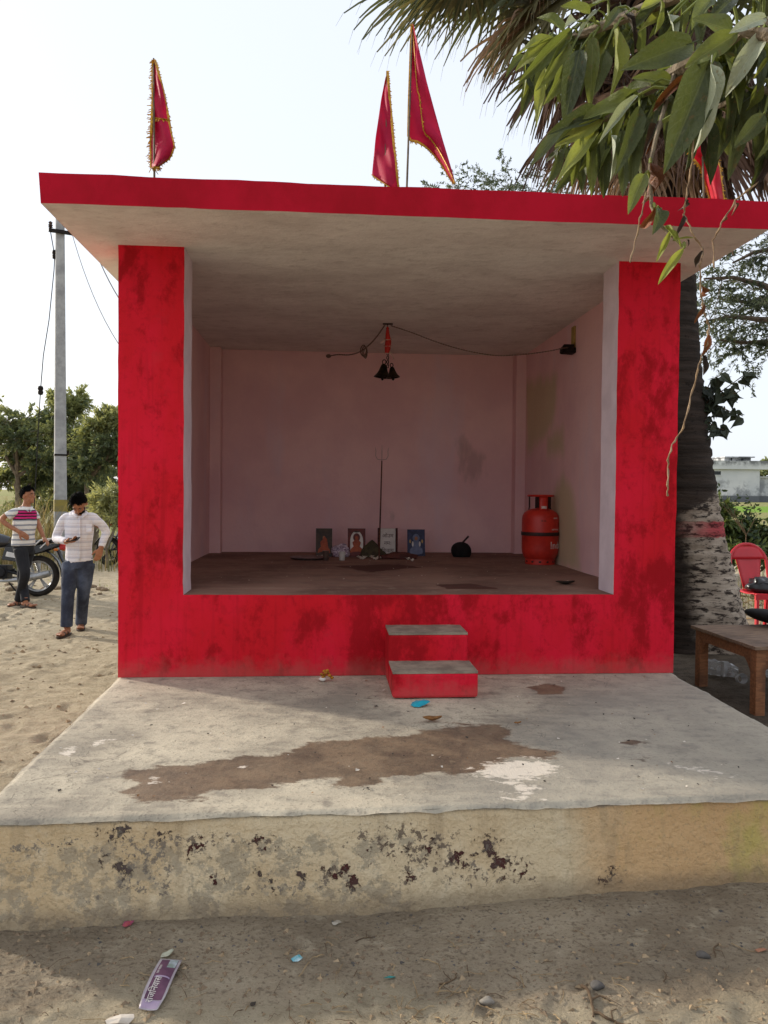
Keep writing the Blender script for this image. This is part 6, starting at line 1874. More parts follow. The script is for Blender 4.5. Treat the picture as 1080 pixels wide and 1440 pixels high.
    b = MB(); b.grid([[Vector((-.02 + .40 * math.sin(R(a_)) * .92, y, .305 + .40 * math.cos(R(a_)))) for y in (-.065, -.03, .03, .065)] for a_ in (-25, -5, 15, 35, 55, 75, 92)])
    b.grid([[Vector((x, y, z)) for y in (-.065, 0, .065)] for (x, z) in ((.345, .30 + .01), (.40, .26), (.45, .235), (.56, .235))]) if False else None
    part('rear_mudguard', b, M_BBODY, smooth=True, solid=.008, angle=180)
    b = MB(); b.grid([[Vector((x, y, z)) for y in (-.07, 0, .07)] for (x, z) in ((.27, .70), (.34, .55), (.40, .44), (.46, .385), (.56, .37))]); part('mud_flap', b, M_DARKM, smooth=True, solid=.008, angle=180)
    for sy in (-.085, .085):
        b = MB(); b.tube([(-1.27, sy, .30), (-1.16, sy, .58), (-1.04, sy, .90)], [.024, .026, .018], 10); part('fork_leg', b, M_ALLOY, smooth=True)
    b = MB(); b.grid([[Vector((-1.27 + .335 * math.sin(R(a_)), y, .30 + .335 * math.cos(R(a_)))) for y in (-.055, 0, .055)] for a_ in range(-70, 66, 15)]); part('front_mudguard', b, M_BBODY, smooth=True, solid=.006, angle=180)
    b = MB(); b.tube([(-.86, -.36, 1.02), (-.93, -.27, 1.03), (-1.0, -.10, .96), (-1.0, .10, .96), (-.93, .27, 1.03), (-.86, .36, 1.02)], .014, 8); hb_ = part('handlebar', b, M_DARKM, smooth=True)
    for sy in (-1, 1):
        b = MB(); b.tube([(-.94, sy * .25, 1.03), (-.95, sy * .29, 1.14)], .006, 6); b.ell((-.95, sy * .31, 1.18), (.012, .055, .035), 12, 8); bb = b.build('mirror', M_DARKM, hb_, smooth=True)
        b = MB(); b.ell((-1.14, sy * .17, .84), (.03, .03, .022), 10, 8); b.tube([(-1.1, sy * .08, .84), (-1.13, sy * .15, .84)], .008, 6); part('turn_signal', b, M_ORNG, smooth=True)
    b = MB(); P = []
    for i in range(8):
        f_ = i / 7; x = -1.02 - .20 * f_; P.append([Vector((x, (.13 - .03 * f_ ** 2) * math.cos(t), .90 + .035 * (1 - f_) + (.14 - .04 * f_ ** 2) * math.sin(t))) for t in [2 * math.pi * k / 18 for k in range(18)]])
    b.grid(P, closed=True); b.add(P[-1], [tuple(reversed(range(18)))]); part('headlight_cowl', b, M_BBODY, smooth=True, angle=50)
    b = MB(); b.ell((-1.215, 0, .895), (.03, .088, .082), 16, 10); part('headlight', b, M_WHITEB, smooth=True)
    b = MB(); b.grid([[Vector((-1.13 - .03 * abs(y) * -8 * .1, y, 1.03)), Vector((-1.06, y * .85, 1.13))] for y in (-.1, -.05, 0, .05, .1)]); part('windscreen', b, M_WHITEB, solid=.006, smooth=True)
    b = MB(); b.tube([(-.42, -.12, .28), (-.42, -.24, .27)], .012, 8); b.tube([(-.42, .12, .28), (-.42, .24, .27)], .012, 8); b.tube([(-.5, .1, .24), (-.42, .17, .10), (-.36, .24, .0)], .012, 8); part('footrests', b, M_DARKM, smooth=True); kind(bpy.data.objects[t.children[-1].name], 'stuff') if False else None
    return t
rb = gp_(43, 843)
bike = make_bike('motorbike', 'black motorbike with white grab rail parked behind the young man', M_ALLOY, None)
bike.location = (rb.x, rb.y + .25, gzf(rb.x, rb.y + .25) - .005); bike.rotation_euler = (R(-4), 0, R(4))
bike2 = copy_tree(bike)
bike2['label'] = 'dark motorbike showing its front wheel past the shrine corner behind the walking man'
for o in [x for x in bpy.data.objects if x.parent == bike2 and x.name.startswith('wheel')]:
    o.data = o.data.copy(); o.data.materials[0] = M_DARKM
fw = gp_(152, 796)
bike2.rotation_euler = (R(-4), 0, R(-14))
off = Matrix.Rotation(R(-14), 3, 'Z') @ Vector((-1.27, 0, 0))
bike2.location = (fw.x - off.x, fw.y - off.y, gzf(fw.x - off.x, fw.y - off.y) - .005)
# ================================================================ TREE BUILDER
def leaf_cloud(pts, dirs, L, w, seed, droop=.3, spread=1.0):
    """one small folded leaf (quad) per point, numpy"""
    rg = np.random.default_rng(seed); n = len(pts)
    d = dirs + spread * rg.normal(0, .55, (n, 3)); d[:, 2] -= droop * rg.uniform(0, 1, n)
    d /= np.linalg.norm(d, axis=1)[:, None]
    r = rg.normal(0, 1, (n, 3)); s_ = np.cross(d, r); s_ /= np.linalg.norm(s_, axis=1)[:, None]
    ll = L * rg.uniform(.6, 1.3, n)[:, None]; ww = w * rg.uniform(.6, 1.3, n)[:, None]
    a = pts; c = pts + d * ll; m_ = pts + d * ll * .5
    V = np.stack([a, m_ + s_ * ww / 2, c, m_ - s_ * ww / 2], 1).reshape(-1, 3)
    Fq = np.arange(4 * n).reshape(n, 4)
    return V, Fq
def tree(name, base, label, trunk_h, lean, clumps, ntwig, nleaf, L, w, mats, bark, seed, tl=.6, droop=.3, spray=False, r0=.10, cat='tree', group=None, stems=1):
    """clumps: list of (centre, radii) in metres relative to base; limbs grow from the trunk to every clump, twigs inside, leaves along twigs"""
    rg = np.random.default_rng(seed); rr = random.Random(seed)
    base = Vector(base)
    t = thing(name, base, label, cat, 0, group)
    forks = []
    for sidx in range(stems):
        a_ = rr.uniform(0, 6.28); off = Vector((math.cos(a_), math.sin(a_), 0)) * (.25 * sidx)
        top = Vector(lean) + Vector((off.x * 2.5, off.y * 2.5, trunk_h * rr.uniform(.85, 1.05)))
        pts = [off + (top - off) * f_ + Vector((math.sin(4 * f_ + sidx) * .05 * trunk_h * .4, math.cos(3 * f_) * .04 * trunk_h * .4, 0)) for f_ in [i / 7 for i in range(8)]]
        pts[0].z = -.15
        b = MB(); b.tube(pts, [r0 * (1.25 - .65 * i / 7) / (1 + .35 * (stems - 1)) for i in range(8)], 9); b.build('trunk', bark, t, smooth=True)
        forks.append((pts[-1], pts[-3]))
    b = MB(); LP, LD = [], []
    for (c, rad) in clumps:
        c = Vector(c); fk = min(forks, key=lambda q: (q[0] - c).length)
        p0 = fk[1] if c.z < fk[0].z + .3 else fk[0]
        mid = p0 + (c - p0) * .5 + Vector((rr.uniform(-.15, .15), rr.uniform(-.15, .15), .12 * (c - p0).length))
        b.tube([p0, mid, c], [r0 * .5, r0 * .34, r0 * .16], 6)
        for k in range(ntwig):
            d = Vector((rr.gauss(0, 1), rr.gauss(0, 1), rr.gauss(0, .8) + .1)).normalized()
            e = c + Vector((d.x * rad[0], d.y * rad[1], d.z * rad[2])) * rr.uniform(.45, 1.08)
            s_ = c + (e - c) * rr.uniform(0, .3)
            bend = Vector((0, 0, -droop * (e - s_).length * .25))
            m_ = (s_ + e) / 2 - bend * .6; e2_ = e + bend
            b.tube([s_, m_, e2_], [r0 * .10, r0 * .06, r0 * .025], 3)
            f_ = rg.uniform(.15, 1.05, nleaf)[:, None]
            S, M_, E_ = np.array(s_), np.array(m_), np.array(e2_)
            P = (1 - f_) ** 2 * S + 2 * f_ * (1 - f_) * M_ + f_ ** 2 * E_
            Dn = (E_ - S) / (np.linalg.norm(E_ - S) + 1e-6)
            LP.append(P + rg.normal(0, tl * .05, P.shape)); LD.append(np.repeat(Dn[None], nleaf, 0))
    b.build('limbs', bark, t, smooth=True)
    LP, LD = np.concatenate(LP), np.concatenate(LD)
    V, Fq = leaf_cloud(LP, LD, L, w, seed + 1, droop)
    me = np_mesh('crown', V, Fq, mats)
    if len(mats) > 1:
        nz = (vnoise(LP[:, 0] * 1.3, LP[:, 2] * 1.3 + LP[:, 1], seed) + rg.uniform(-.25, .25, len(LP)))
        me.polygons.foreach_set('material_index', np.clip((nz * len(mats)), 0, len(mats) - 1).astype(np.int32))
    kind(ob('crown', me, t), 'stuff')
    return t
M_BARK = pm('grey_brown_bark', C(112, 98, 82), C(76, 66, 56), 9, .95, .6, 25, .03)
M_BARKL = pm('pale_bark', C(140, 126, 106), C(104, 92, 76), 9, .95, .6, 25, .03)
M_G1 = leafmat('foliage_mid', C(142, 148, 104), C(112, 122, 84), .48, .6)
M_G2 = leafmat('foliage_dark', C(108, 120, 90), C(84, 96, 72), .44, .6)
M_G3 = leafmat('foliage_light', C(168, 170, 122), C(142, 148, 102), .5, .6)
M_G4 = leafmat('foliage_greyish', C(156, 160, 122), C(126, 132, 100), .35, .6)
def rel(px, py, Y, base): return at(px, py, Y) - Vector(base)
def gpt(px, Y): p = at(px, 760, Y); return Vector((p.x, Y, gzf(p.x, Y)))
G_TREES = 'small trees behind the utility pole'
b0 = gpt(22, 19.5)
tree('roadside_tree', b0, 'tree with pale leaning stem and open crown behind the young man', 1.9, (.1, 0, 0),
     [(rel(px, py, 19.5 + dy, b0), (r1, r1, r2)) for (px, py, dy, r1, r2) in ((8, 595, 0, .8, .55), (40, 592, .4, .75, .5), (22, 618, -.5, .8, .5), (60, 612, .2, .65, .5), (-20, 610, 0, .9, .6), (30, 645, .3, .7, .45), (62, 650, -.3, .55, .45), (2, 672, .4, .5, .3), (-30, 580, .4, .8, .6), (50, 672, .3, .5, .4))],
     34, 46, .13, .05, [M_G2, M_G1, M_G3], M_BARKL, 21, group=G_TREES)
b0 = gpt(92, 20.5)
tree('roadside_tree', b0, 'tallest roadside tree with crown rising right behind the utility pole', 2.2, (-.1, 0, 0),
     [(rel(px, py, 20.5 + dy, b0), (r1, r1, r2)) for (px, py, dy, r1, r2) in ((92, 580, 0, .6, .6), (108, 565, .2, .4, .55), (76, 600, .3, .7, .5), (108, 610, -.3, .7, .55), (90, 640, .2, .8, .5), (124, 625, .2, .6, .5), (70, 655, -.2, .6, .45), (104, 668, .3, .7, .45), (82, 560, .1, .22, .25))],
     34, 46, .13, .05, [M_G2, M_G1, M_G1], M_BARK, 22, group=G_TREES)
b0 = gpt(118, 18.0)
tree('roadside_tree', b0, 'twin-stemmed tree between the utility pole and the shrine corner', 1.7, (.1, 0, 0),
     [(rel(px, py, 18 + dy, b0), (r1, r1, r2)) for (px, py, dy, r1, r2) in ((140, 600, 0, .5, .45), (155, 588, .2, .35, .35), (128, 625, .3, .6, .45), (160, 625, -.2, .55, .5), (146, 650, .2, .65, .45), (172, 640, .2, .7, .6), (116, 655, -.2, .45, .4), (175, 600, .1, .5, .5))],
     34, 46, .12, .045, [M_G2, M_G1, M_G3], M_BARKL, 23, group=G_TREES, stems=2)
b0 = gpt(150, 20.5)
tree('dense_bush', b0, 'dark dense bush filling the gap under the roadside trees', .5, (0, 0, 0),
     [(rel(px, py, 20.5 + dy, b0), (r1, r1, r2)) for (px, py, dy, r1, r2) in ((150, 690, 0, .9, .6), (120, 700, .3, .8, .6), (175, 695, .2, .8, .7), (95, 705, -.2, .7, .5), (140, 670, .2, .7, .5), (60, 715, .2, .8, .6), (30, 720, 0, .8, .5))],
     26, 40, .13, .06, [M_G2, M_G2, M_G1], M_BARK, 24, r0=.06, cat='bush')
b0 = gpt(150, 15.5)
tree('pale_bush', b0, 'pale feathery bush leaning against the shrine corner behind the second motorbike', .4, (0, 0, 0),
     [(rel(px, py, 15.5 + dy, b0), (r1, r1, r2)) for (px, py, dy, r1, r2) in ((152, 700, 0, .42, .36), (140, 715, .2, .36, .3), (165, 690, .2, .35, .35), (160, 725, -.1, .4, .3), (135, 700, .2, .25, .2), (170, 715, .2, .4, .4))],
     30, 42, .10, .022, [M_G4, M_G3, M_G4], M_BARKL, 25, r0=.035, cat='bush')
b0 = gpt(70, 22.5)
tree('hedge_bush', b0, 'broad green bush closing the view between the pole and the young man', .8, (0, 0, 0),
     [(rel(px, py, 22.5 + dy, b0), (r1, r1, r2)) for (px, py, dy, r1, r2) in ((40, 660, 0, .9, .7), (65, 640, .3, .9, .7), (95, 650, .2, .9, .7), (75, 680, -.2, 1.0, .7), (110, 685, .2, .9, .7), (45, 695, .2, .9, .6), (130, 660, 0, .9, .7), (90, 620, .2, .7, .6))],
     34, 44, .14, .06, [M_G1, M_G2, M_G1], M_BARK, 27, r0=.06, cat='bush')
# fine-leaved tree to the right: sprays hang in layers
M_AC1 = leafmat('acacia_fine', C(104, 116, 86), C(76, 88, 68), .32, .8)
M_AC2 = leafmat('acacia_fine_dark', C(78, 90, 72), C(56, 66, 56), .28, .8)
def feather_tree(name, base, label, trunk_h, limbs, seed, r0=.13, L=.07, w=.022, per=32):
    """limbs: pixel polylines with depth; along each grow feathery sprays of paired leaflets"""
    rr = random.Random(seed); rg = np.random.default_rng(seed); base = Vector(base)
    t = thing(name, base, label, 'tree')
    b = MB(); b.tube([Vector((0, 0, -.15)), Vector((.05, 0, trunk_h * .35)), Vector((-.05, .05, trunk_h * .7)), Vector((0, 0, trunk_h))], [r0 * 1.3, r0, r0 * .9, r0 * .8], 10); b.build('trunk', M_BARK, t, smooth=True)
    b = MB(); LP, LD = [], []
    for (poly, Y, dy, nsp, ln) in limbs:
        pts = [at(px, py, Y + dy * i / max(1, len(poly) - 1)) - base for i, (px, py) in enumerate(poly)]
        full = [Vector((0, 0, trunk_h * .92))] + pts
        b.tube(full, [r0 * .6 * (1 - .85 * i / (len(full) - 1)) + .004 for i in range(len(full))], 6)
        for k in range(nsp):
            f_ = (k + rr.random()) / nsp * (len(pts) - 1); i = min(int(f_), len(pts) - 2); g = f_ - i
            o = pts[i] + (pts[i + 1] - pts[i]) * g; ax_ = (pts[i + 1] - pts[i]).normalized()
            d = (ax_ * rr.uniform(.2, 1.0) + Vector((rr.gauss(0, .7), rr.gauss(0, .7), rr.gauss(-.05, .45)))).normalized()
            l = ln * rr.uniform(.5, 1.2); mid = o + d * l * .5 + Vector((0, 0, .05 * l)); e = o + d * l + Vector((0, 0, -.22 * l))
            b.tube([o, mid, e], [.008, .005, .002], 3)
            for q in range(7):                              # side sprays
                f2 = .2 + .8 * q / 6; s_ = o * (1 - f2) ** 2 + mid * 2 * f2 * (1 - f2) + e * f2 ** 2
                sd_ = d.cross(Vector((rr.uniform(-.4, .4), rr.uniform(-.4, .4), 1))).normalized() * (1 if q % 2 else -1)
                dd = (d * .6 + sd_ * .8 + Vector((0, 0, rr.uniform(-.35, .05)))).normalized(); sl = l * .38 * rr.uniform(.7, 1.2)
                ff = rg.uniform(0, 1, per)[:, None]; P = np.array(s_) + np.array(dd) * ff * sl; P[:, 2] -= (ff[:, 0] ** 2) * sl * .2
                LP.append(P); LD.append(np.repeat(np.array(dd)[None], per, 0))
    b.build('limbs', M_BARK, t, smooth=True)
    LP, LD = np.concatenate(LP), np.concatenate(LD)
    V, Fq = leaf_cloud(LP, LD, L, w, seed + 1, .2, 1.2)
    me = np_mesh('crown', V, Fq, [M_AC1, M_AC2]); me.polygons.foreach_set('material_index', (rg.uniform(0, 1, len(Fq)) < .5).astype(np.int32))
    kind(ob('crown', me, t), 'stuff')
    return t
bp1 = at(1190, 760, 13.0); bp1.z = gzf(bp1.x, 13.0)
feather_tree('acacia_tree', bp1, 'fine-leaved acacia with layered hanging sprays beyond the palm trunk', 3.4,
    [([(1120, 420), (1070, 400), (1030, 390), (990, 392)], 13, -.6, 16, 1.0), ([(1120, 440), (1075, 450), (1030, 445), (990, 452)], 13, -.3, 16, .95), ([(1120, 380), (1085, 350), (1060, 355), (1030, 370)], 13, .2, 13, .9),
     ([(1120, 460), (1085, 480), (1050, 482), (1010, 478)], 13, .3, 13, .8), ([(1110, 340), (1085, 310), (1060, 320)], 13, .6, 9, .9), ([(1110, 430), (1080, 420), (1050, 425), (1010, 420)], 13, .7, 14, .95), ([(1140, 350), (1150, 250), (1120, 180)], 13, .4, 10, 1.2), ([(1220, 420), (1290, 380), (1340, 330)], 13, .6, 10, 1.2), ([(1200, 330), (1210, 220), (1250, 140)], 13, 1, 10, 1.2)], 31)
bp2 = at(690, 760, 16.5); bp2.z = gzf(bp2.x, 16.5)
feather_tree('acacia_tree', bp2, 'fine-leaved acacia whose top sprays peep above the shrine roof between flags and palm', 4.8,
    [([(680, 330), (672, 292), (664, 270)], 16.5, .3, 8, .85), ([(700, 320), (712, 280), (720, 254)], 16.5, -.3, 11, .95), ([(690, 300), (640, 285), (608, 268)], 16.5, .2, 9, .9), ([(720, 310), (750, 285), (772, 266)], 16.5, .2, 9, .9), ([(690, 340), (690, 300), (700, 268)], 16.5, .6, 8, .9)], 33)
# leafy shrub on the right
M_SH1 = leafmat('shrub_leaf', C(98, 112, 62), C(66, 82, 46), .3, 1.2); M_SH2 = leafmat('shrub_leaf_dark', C(52, 68, 40), C(38, 50, 32), .2, 1.2); M_SH3 = leafmat('shrub_leaf_lime', C(146, 154, 84), C(116, 128, 66), .35, 1.2)
b0 = gpt(1060, 11.6)
tree('leafy_shrub', b0, 'broad-leaved green shrub growing between the palm trunk and the field', .35, (0, 0, 0),
     [(rel(px, py, 11.6 + dy, b0), (r1, r1, r2)) for (px, py, dy, r1, r2) in ((1022, 735, 0, .25, .28), (1045, 745, .2, .3, .25), (1070, 750, -.1, .32, .25), (1018, 760, .1, .28, .2), (1045, 772, -.2, .32, .2), (1078, 772, .1, .35, .2), (1100, 750, .1, .4, .3), (1000, 740, .3, .25, .3), (1014, 715, .2, .15, .18), (1130, 760, 0, .45, .3), (1060, 785, 0, .4, .15))],
     26, 14, .13, .055, [M_SH2, M_SH1, M_SH1, M_SH3], M_TWIG, 41, r0=.03, cat='shrub', droop=.6)
b0 = gpt(1040, 10.9)
tree('thin_weed', b0, 'thin dark weed with few leaves standing above the shrub', .9, (0.1, 0, .1),
     [(rel(px, py, 10.9, b0), (.06, .06, .09)) for (px, py) in ((1036, 705), (1054, 706), (1058, 720), (1008, 690), (1010, 702))], 5, 3, .07, .035, [M_SH2], M_TWIG, 43, r0=.012, cat='weed')
for (px, Y, s_, sd, lab) in ((1082, 165.0, 1.0, 51, 'round far tree showing past the edge of the white house'),):
    b0 = gpt(px, Y)
    tree('far_tree', b0, lab, 4.0, (0, 0, 0), [(Vector((rr_x, 0, zz_)), (3, 3, 2.2)) for (rr_x, zz_) in ((0, 6.5), (-3, 6), (3.5, 6), (1, 8.2), (6, 7), (9, 6.2))], 30, 26, .9, .5, [M_G2, M_G1], M_BARK, sd, r0=.3)

# ================================================================ DRY GRASS behind the young man
def grass(name, n, xr, yr, h, mats, seed, wd=.008):
    rg = np.random.default_rng(seed)
    x = rg.uniform(*xr, n); y = rg.uniform(*yr, n); z = gz(x, y) - .02; hh = h * rg.uniform(.4, 1.15, n) * (.6 + .8 * vnoise(x * 1.5, y * 1.5, seed))
    a_ = rg.uniform(0, 6.28, n); ln = rg.uniform(.05, .5, n) * hh; ww = wd * rg.uniform(.6, 1.6, n)
    dx, dy = np.cos(a_), np.sin(a_); sx, sy = -dy, dx
    rows = []
    for f_ in (0, .4, .75, 1.0):
        cx_, cy_, cz_ = x + dx * ln * f_ ** 2, y + dy * ln * f_ ** 2, z + hh * (f_ - .15 * f_ ** 3)
        k = ww * (1 - .85 * f_)
        rows.append(np.stack([cx_ - sx * k, cy_ - sy * k, cz_], 1)); rows.append(np.stack([cx_ + sx * k, cy_ + sy * k, cz_], 1))
    V = np.stack(rows, 1).reshape(-1, 3); o = 8 * np.arange(n)[:, None]
    Fq = np.concatenate([o + np.array([[2 * i, 2 * i + 1, 2 * i + 3, 2 * i + 2]]) for i in range(3)], 0)
    me = np_mesh(name, V, Fq, mats)
    if len(mats) > 1: me.polygons.foreach_set('material_index', np.tile(rg.integers(0, len(mats), n), 3).astype(np.int32))
    return kind(ob(name, me), 'stuff')
M_DG1 = leafmat('dry_grass', C(168, 150, 108), C(132, 118, 82), .3, 1); M_DG2 = leafmat('green_dry_grass', C(116, 116, 70), C(92, 94, 58), .3, 1)
grass('dry_grass', 2600, (-11.5, -7.2), (15.0, 18.0), 1.35, [M_DG1, M_DG1, M_DG2], 61)
grass('verge_grass', 2200, (-11.0, -4.6), (14.6, 19.5), .55, [M_DG1, M_DG2], 62)
grass('low_weeds', 260, (-7.6, -4.0), (11.6, 13.2), .07, [M_DG2, M_G1], 63, .006)
grass('low_weeds', 900, (4.5, 8.0), (10.2, 13.5), .35, [M_DG2, M_G1, M_DG1], 64, .008)
b = MB()
for _ in range(40):
    x, y = rnd.uniform(-7.0, -4.2), rnd.uniform(11.4, 12.6); s_ = rnd.uniform(.02, .09)
    b.ell((x, y, gzf(x, y) + s_ * .2), (s_, s_ * .8, s_ * .5), 7, 5)
kind(b.build('track_edge_rubble', M_CLOD), 'stuff')
scrap('red_rag', 72, 833, .32, .16, .2, pm('faded_red_cloth', C(176, 96, 92), C(150, 76, 76), 12, .9), 'faded red rag on the track edge behind the motorbike wheel', 'rag', seed=14)

# ================================================================ UTILITY POLE, STAY AND WIRES
YP = 17.0
pb0 = at(85, 790, YP); pb0.z = gzf(pb0.x, YP)
M_CONC = pm('pole_concrete', C(172, 172, 170), C(140, 140, 140), 5, .9, .3, 30)
pole = thing('utility_pole', pb0, 'square grey concrete utility pole with steel cross-arm beside the track', 'pole', R(28))
Hp = at(86, 290, YP).z - pb0.z
b = MB(); b.add([Vector((sx * w_, sy * w_, z)) for (w_, z) in ((.135, -.1), (.085, Hp)) for (sx, sy) in ((-1, -1), (1, -1), (1, 1), (-1, 1))], [(0, 3, 2, 1), (4, 5, 6, 7), (0, 1, 5, 4), (1, 2, 6, 5), (2, 3, 7, 6), (3, 0, 4, 7)])
b.build('shaft', M_CONC, pole, bevel=.02)
zb = at(84, 640, YP).z - pb0.z
wq = .135 - .05 * zb / Hp + .008
b = MB(); b.box((-wq, -wq, zb - .02), (wq, wq, zb + .02)); b.build('strap_band', M_IRON, pole)
z2 = at(84, 709, YP).z - pb0.z; wq2 = .135 - .05 * z2 / Hp + .004
b = MB(); b.box((-wq2, -wq2, z2 - .16), (wq2, wq2, z2 + .10)); b.build('paint_band', pm('faded_yellow_paint', C(150, 134, 66), C(128, 118, 80), 6, .9), pole)
zx = at(90, 328, YP).z - pb0.z
b = MB(); b.bar((-.24, -.11, zx), (.62, -.11, zx), .07, .07); xa = b.build('cross_arm', M_IRON, pole)
for x in (-.2, .2, .56):
    b = MB(); b.lathe([(.015, 0), (.03, .02), (.05, .03), (.03, .05), (.05, .07), (.03, .10), (.045, .13), (.01, .16)], 14, (x, -.11, zx + .035)); b.build('insulator', pm('brown_porcelain', C(70, 50, 44), C(50, 38, 34), 8, .3) if x < -.1 else bpy.data.materials['brown_porcelain'], xa, smooth=True)
def wire(name, pts, r, label, mat=None):
    pts = [Vector(p) for p in pts]; o0 = pts[0]; b = MB(); b.tube([p - o0 for p in pts], r, 5)
    o = b.build(name, mat or M_IRON, None, smooth=True); o.location = o0
    return tag(o, label, 'wire')
def catenary(p, q, sag, n=16): return [p + (q - p) * (i / n) + Vector((0, 0, -sag * 4 * (i / n) * (1 - i / n))) for i in range(n + 1)]
Rm = Matrix.Rotation(R(28), 3, 'Z')
arm = lambda x: pb0 + Rm @ Vector((x, -.11, zx + .12))
e1_ = T(0.02, DB - .3, HC - .25); e2_ = T(0.02, DB - .6, HC - .75)
wire('service_wire', catenary(arm(.56), e1_, .55), .011, 'upper sagging service wire from pole cross-arm to the shrine wall')
wire('service_wire', catenary(arm(.2), e2_, .75), .007, 'lower thinner service wire from pole cross-arm to the shrine wall')
ins = at(57, 549, YP - .3)
st0 = arm(-.2) + Vector((0, 0, -.15)); gnd = at(44, 800, YP - 1.5); gnd.z = gzf(gnd.x, gnd.y)
stay = thing('stay_wire', gnd, 'slack stay wire with black egg insulators hanging beside the utility pole', 'wire')
pts = [st0, at(77, 360, YP), at(76, 380, YP - .1), at(69, 450, YP - .2), at(61, 500, YP - .25), ins, at(54, 600, YP - .6), at(50, 680, YP - 1.0), gnd]
b = MB(); b.tube([p - gnd for p in pts], .010, 5); b.build('cable', M_IRON, stay, smooth=True)
for (p, s_) in ((ins, 1.0), (at(77, 358, YP), .8)):
    b = MB(); b.lathe([(.02, -.10), (.05, -.085), (.06, -.03), (.045, 0), (.06, .03), (.05, .085), (.02, .10)], 12, tuple(p - gnd)); b.build('egg_insulator', M_IRON, stay, smooth=True)

# ================================================================ OVERHANGING BROAD-LEAVED TREE (trunk just outside the view)
def broad_mat(name, c1, c2, vein, trans):
    m = Mat(name, .5, .4); gi = m.t.nodes.new('ShaderNodeObjectInfo').outputs['Random']
    x, y, z = m.xyz()
    n = m.noise(18, 4, .6)
    c = m.mix(m.step(.1, .9, m.math('MULTIPLY_ADD', gi, .7, m.math('MULTIPLY_ADD', n, .8, -.25))), c1, c2)
    # midrib and side veins in leaf space (y along the leaf)
    ab = m.math('ABSOLUTE', x)
    sv = m.math('FRACT', m.math('MULTIPLY_ADD', ab, -16.0, m.math('MULTIPLY', y, 8.0)))
    vm = m.math('MAXIMUM', m.step(.012, .004, ab), m.math('MULTIPLY', m.step(.10, .0, sv), .45))
    c = m.mix(m.math('MULTIPLY', vm, .55), c, vein)
    wn_ = m.t.nodes.new('ShaderNodeObjectInfo'); vadd = m.t.nodes.new('ShaderNodeVectorMath'); vadd.operation = 'ADD'
    m.t.links.new(m.vec, vadd.inputs[0]); m.t.links.new(wn_.outputs['Location'], vadd.inputs[1])
    c = m.mix(m.math('MULTIPLY', m.step(.60, .68, m.noise(7, 6, .65, vadd.outputs[0])), .6), c, C(122, 92, 52))
    c = m.mix(m.math('MULTIPLY', m.step(.55, .75, m.noise(24, 4, .6, vadd.outputs[0])), .25), c, C(150, 146, 112))
    m.color(c); m.bump(m.math('MULTIPLY_ADD', vm, -.6, n), .35, .02)
    m.translucent(trans, m.mix(.55, c, (c1[0] * 1.5, c1[1] * 1.5, c1[2] * .6, 1)))
    return m.m
BM = {'g': broad_mat('broad_leaf_green', C(116, 124, 66), C(80, 90, 50), C(148, 152, 96), .36),
      'd': broad_mat('broad_leaf_dark', C(86, 94, 56), C(58, 66, 42), C(112, 118, 76), .24),
      'y': broad_mat('broad_leaf_yellowgreen', C(148, 154, 80), C(118, 126, 66), C(170, 172, 108), .40),
      'p': broad_mat('broad_leaf_underside', C(172, 178, 156), C(140, 148, 128), C(192, 194, 174), .2),
      'b': broad_mat('broad_leaf_withered', C(132, 76, 44), C(86, 52, 36), C(156, 104, 62), .15),
      'k': broad_mat('broad_leaf_dead', C(66, 50, 42), C(44, 34, 30), C(84, 66, 54), .08)}
def broad_mesh(seed, wr, bend, fold, wav, twist):
    """unit leaf along +Y, length 1, with pointed tip and short stalk"""
    rr = random.Random(seed); b = MB(); P = []; NL = 14
    for i in range(NL + 1):
        f_ = i / NL
        w_ = wr * (math.sin(math.pi * min(1, f_ ** .85)) ** .75) * (1 - .25 * f_) / 2 if 0 < f_ < 1 else .002
        row = []
        for g in (-1, -.66, -.33, 0, .33, .66, 1):
            x = g * w_; z = fold * abs(g) * w_ + wav * .5 * math.sin(9 * f_ + g * 2 + seed) * abs(g) * w_
            a_ = twist * f_; x, z = x * math.cos(a_) - z * math.sin(a_), x * math.sin(a_) + z * math.cos(a_)
            y = math.sin(bend * f_) / bend if abs(bend) > .01 else f_; zz_ = -(1 - math.cos(bend * f_)) / bend if abs(bend) > .01 else 0
            row.append(Vector((x, y, zz_ + z)))
        P.append(row)
    b.grid(P); b.tube([Vector((0, -.10, .01)), Vector((0, .0, 0)), Vector((0, .1, .0))], [.009, .010, .006], 5)
    return b
LMESH = {}
for k_ in BM:
    LMESH[k_] = []
    for v in range(6):
        dry = k_ in 'bk'
        LMESH[k_].append(broad_mesh(v * 7 + ord(k_), (.26 if dry else .34) + .05 * (v % 3), (1.2 if dry else .5) * (1 if v % 2 else .6), (1.3 if dry else .45) + .1 * v, 1.2 if dry else .5, (1.2 if dry else .35) * (v - 2.5) / 2.5).mesh('leaf', BM[k_], True))
tr0 = Vector((1.62, 1.45, gzf(1.62, 1.45)))
vt = thing('broad_leaved_tree', tr0, 'broad-leaved tree whose green branch tips hang before the palm and roof corner', 'tree')
b = MB(); b.tube([Vector((0, 0, -.1)), Vector((.05, .02, .8)), Vector((-.02, .03, 1.6)), Vector((-.08, .0, 2.3)), Vector((-.15, .0, 2.75))], [.085, .07, .06, .045, .035], 10); b.build('trunk', M_BARK, vt, smooth=True)
def vp(px, py, Y): return at(px, py, Y) - tr0
top_ = Vector((-.12, 0, 2.55))
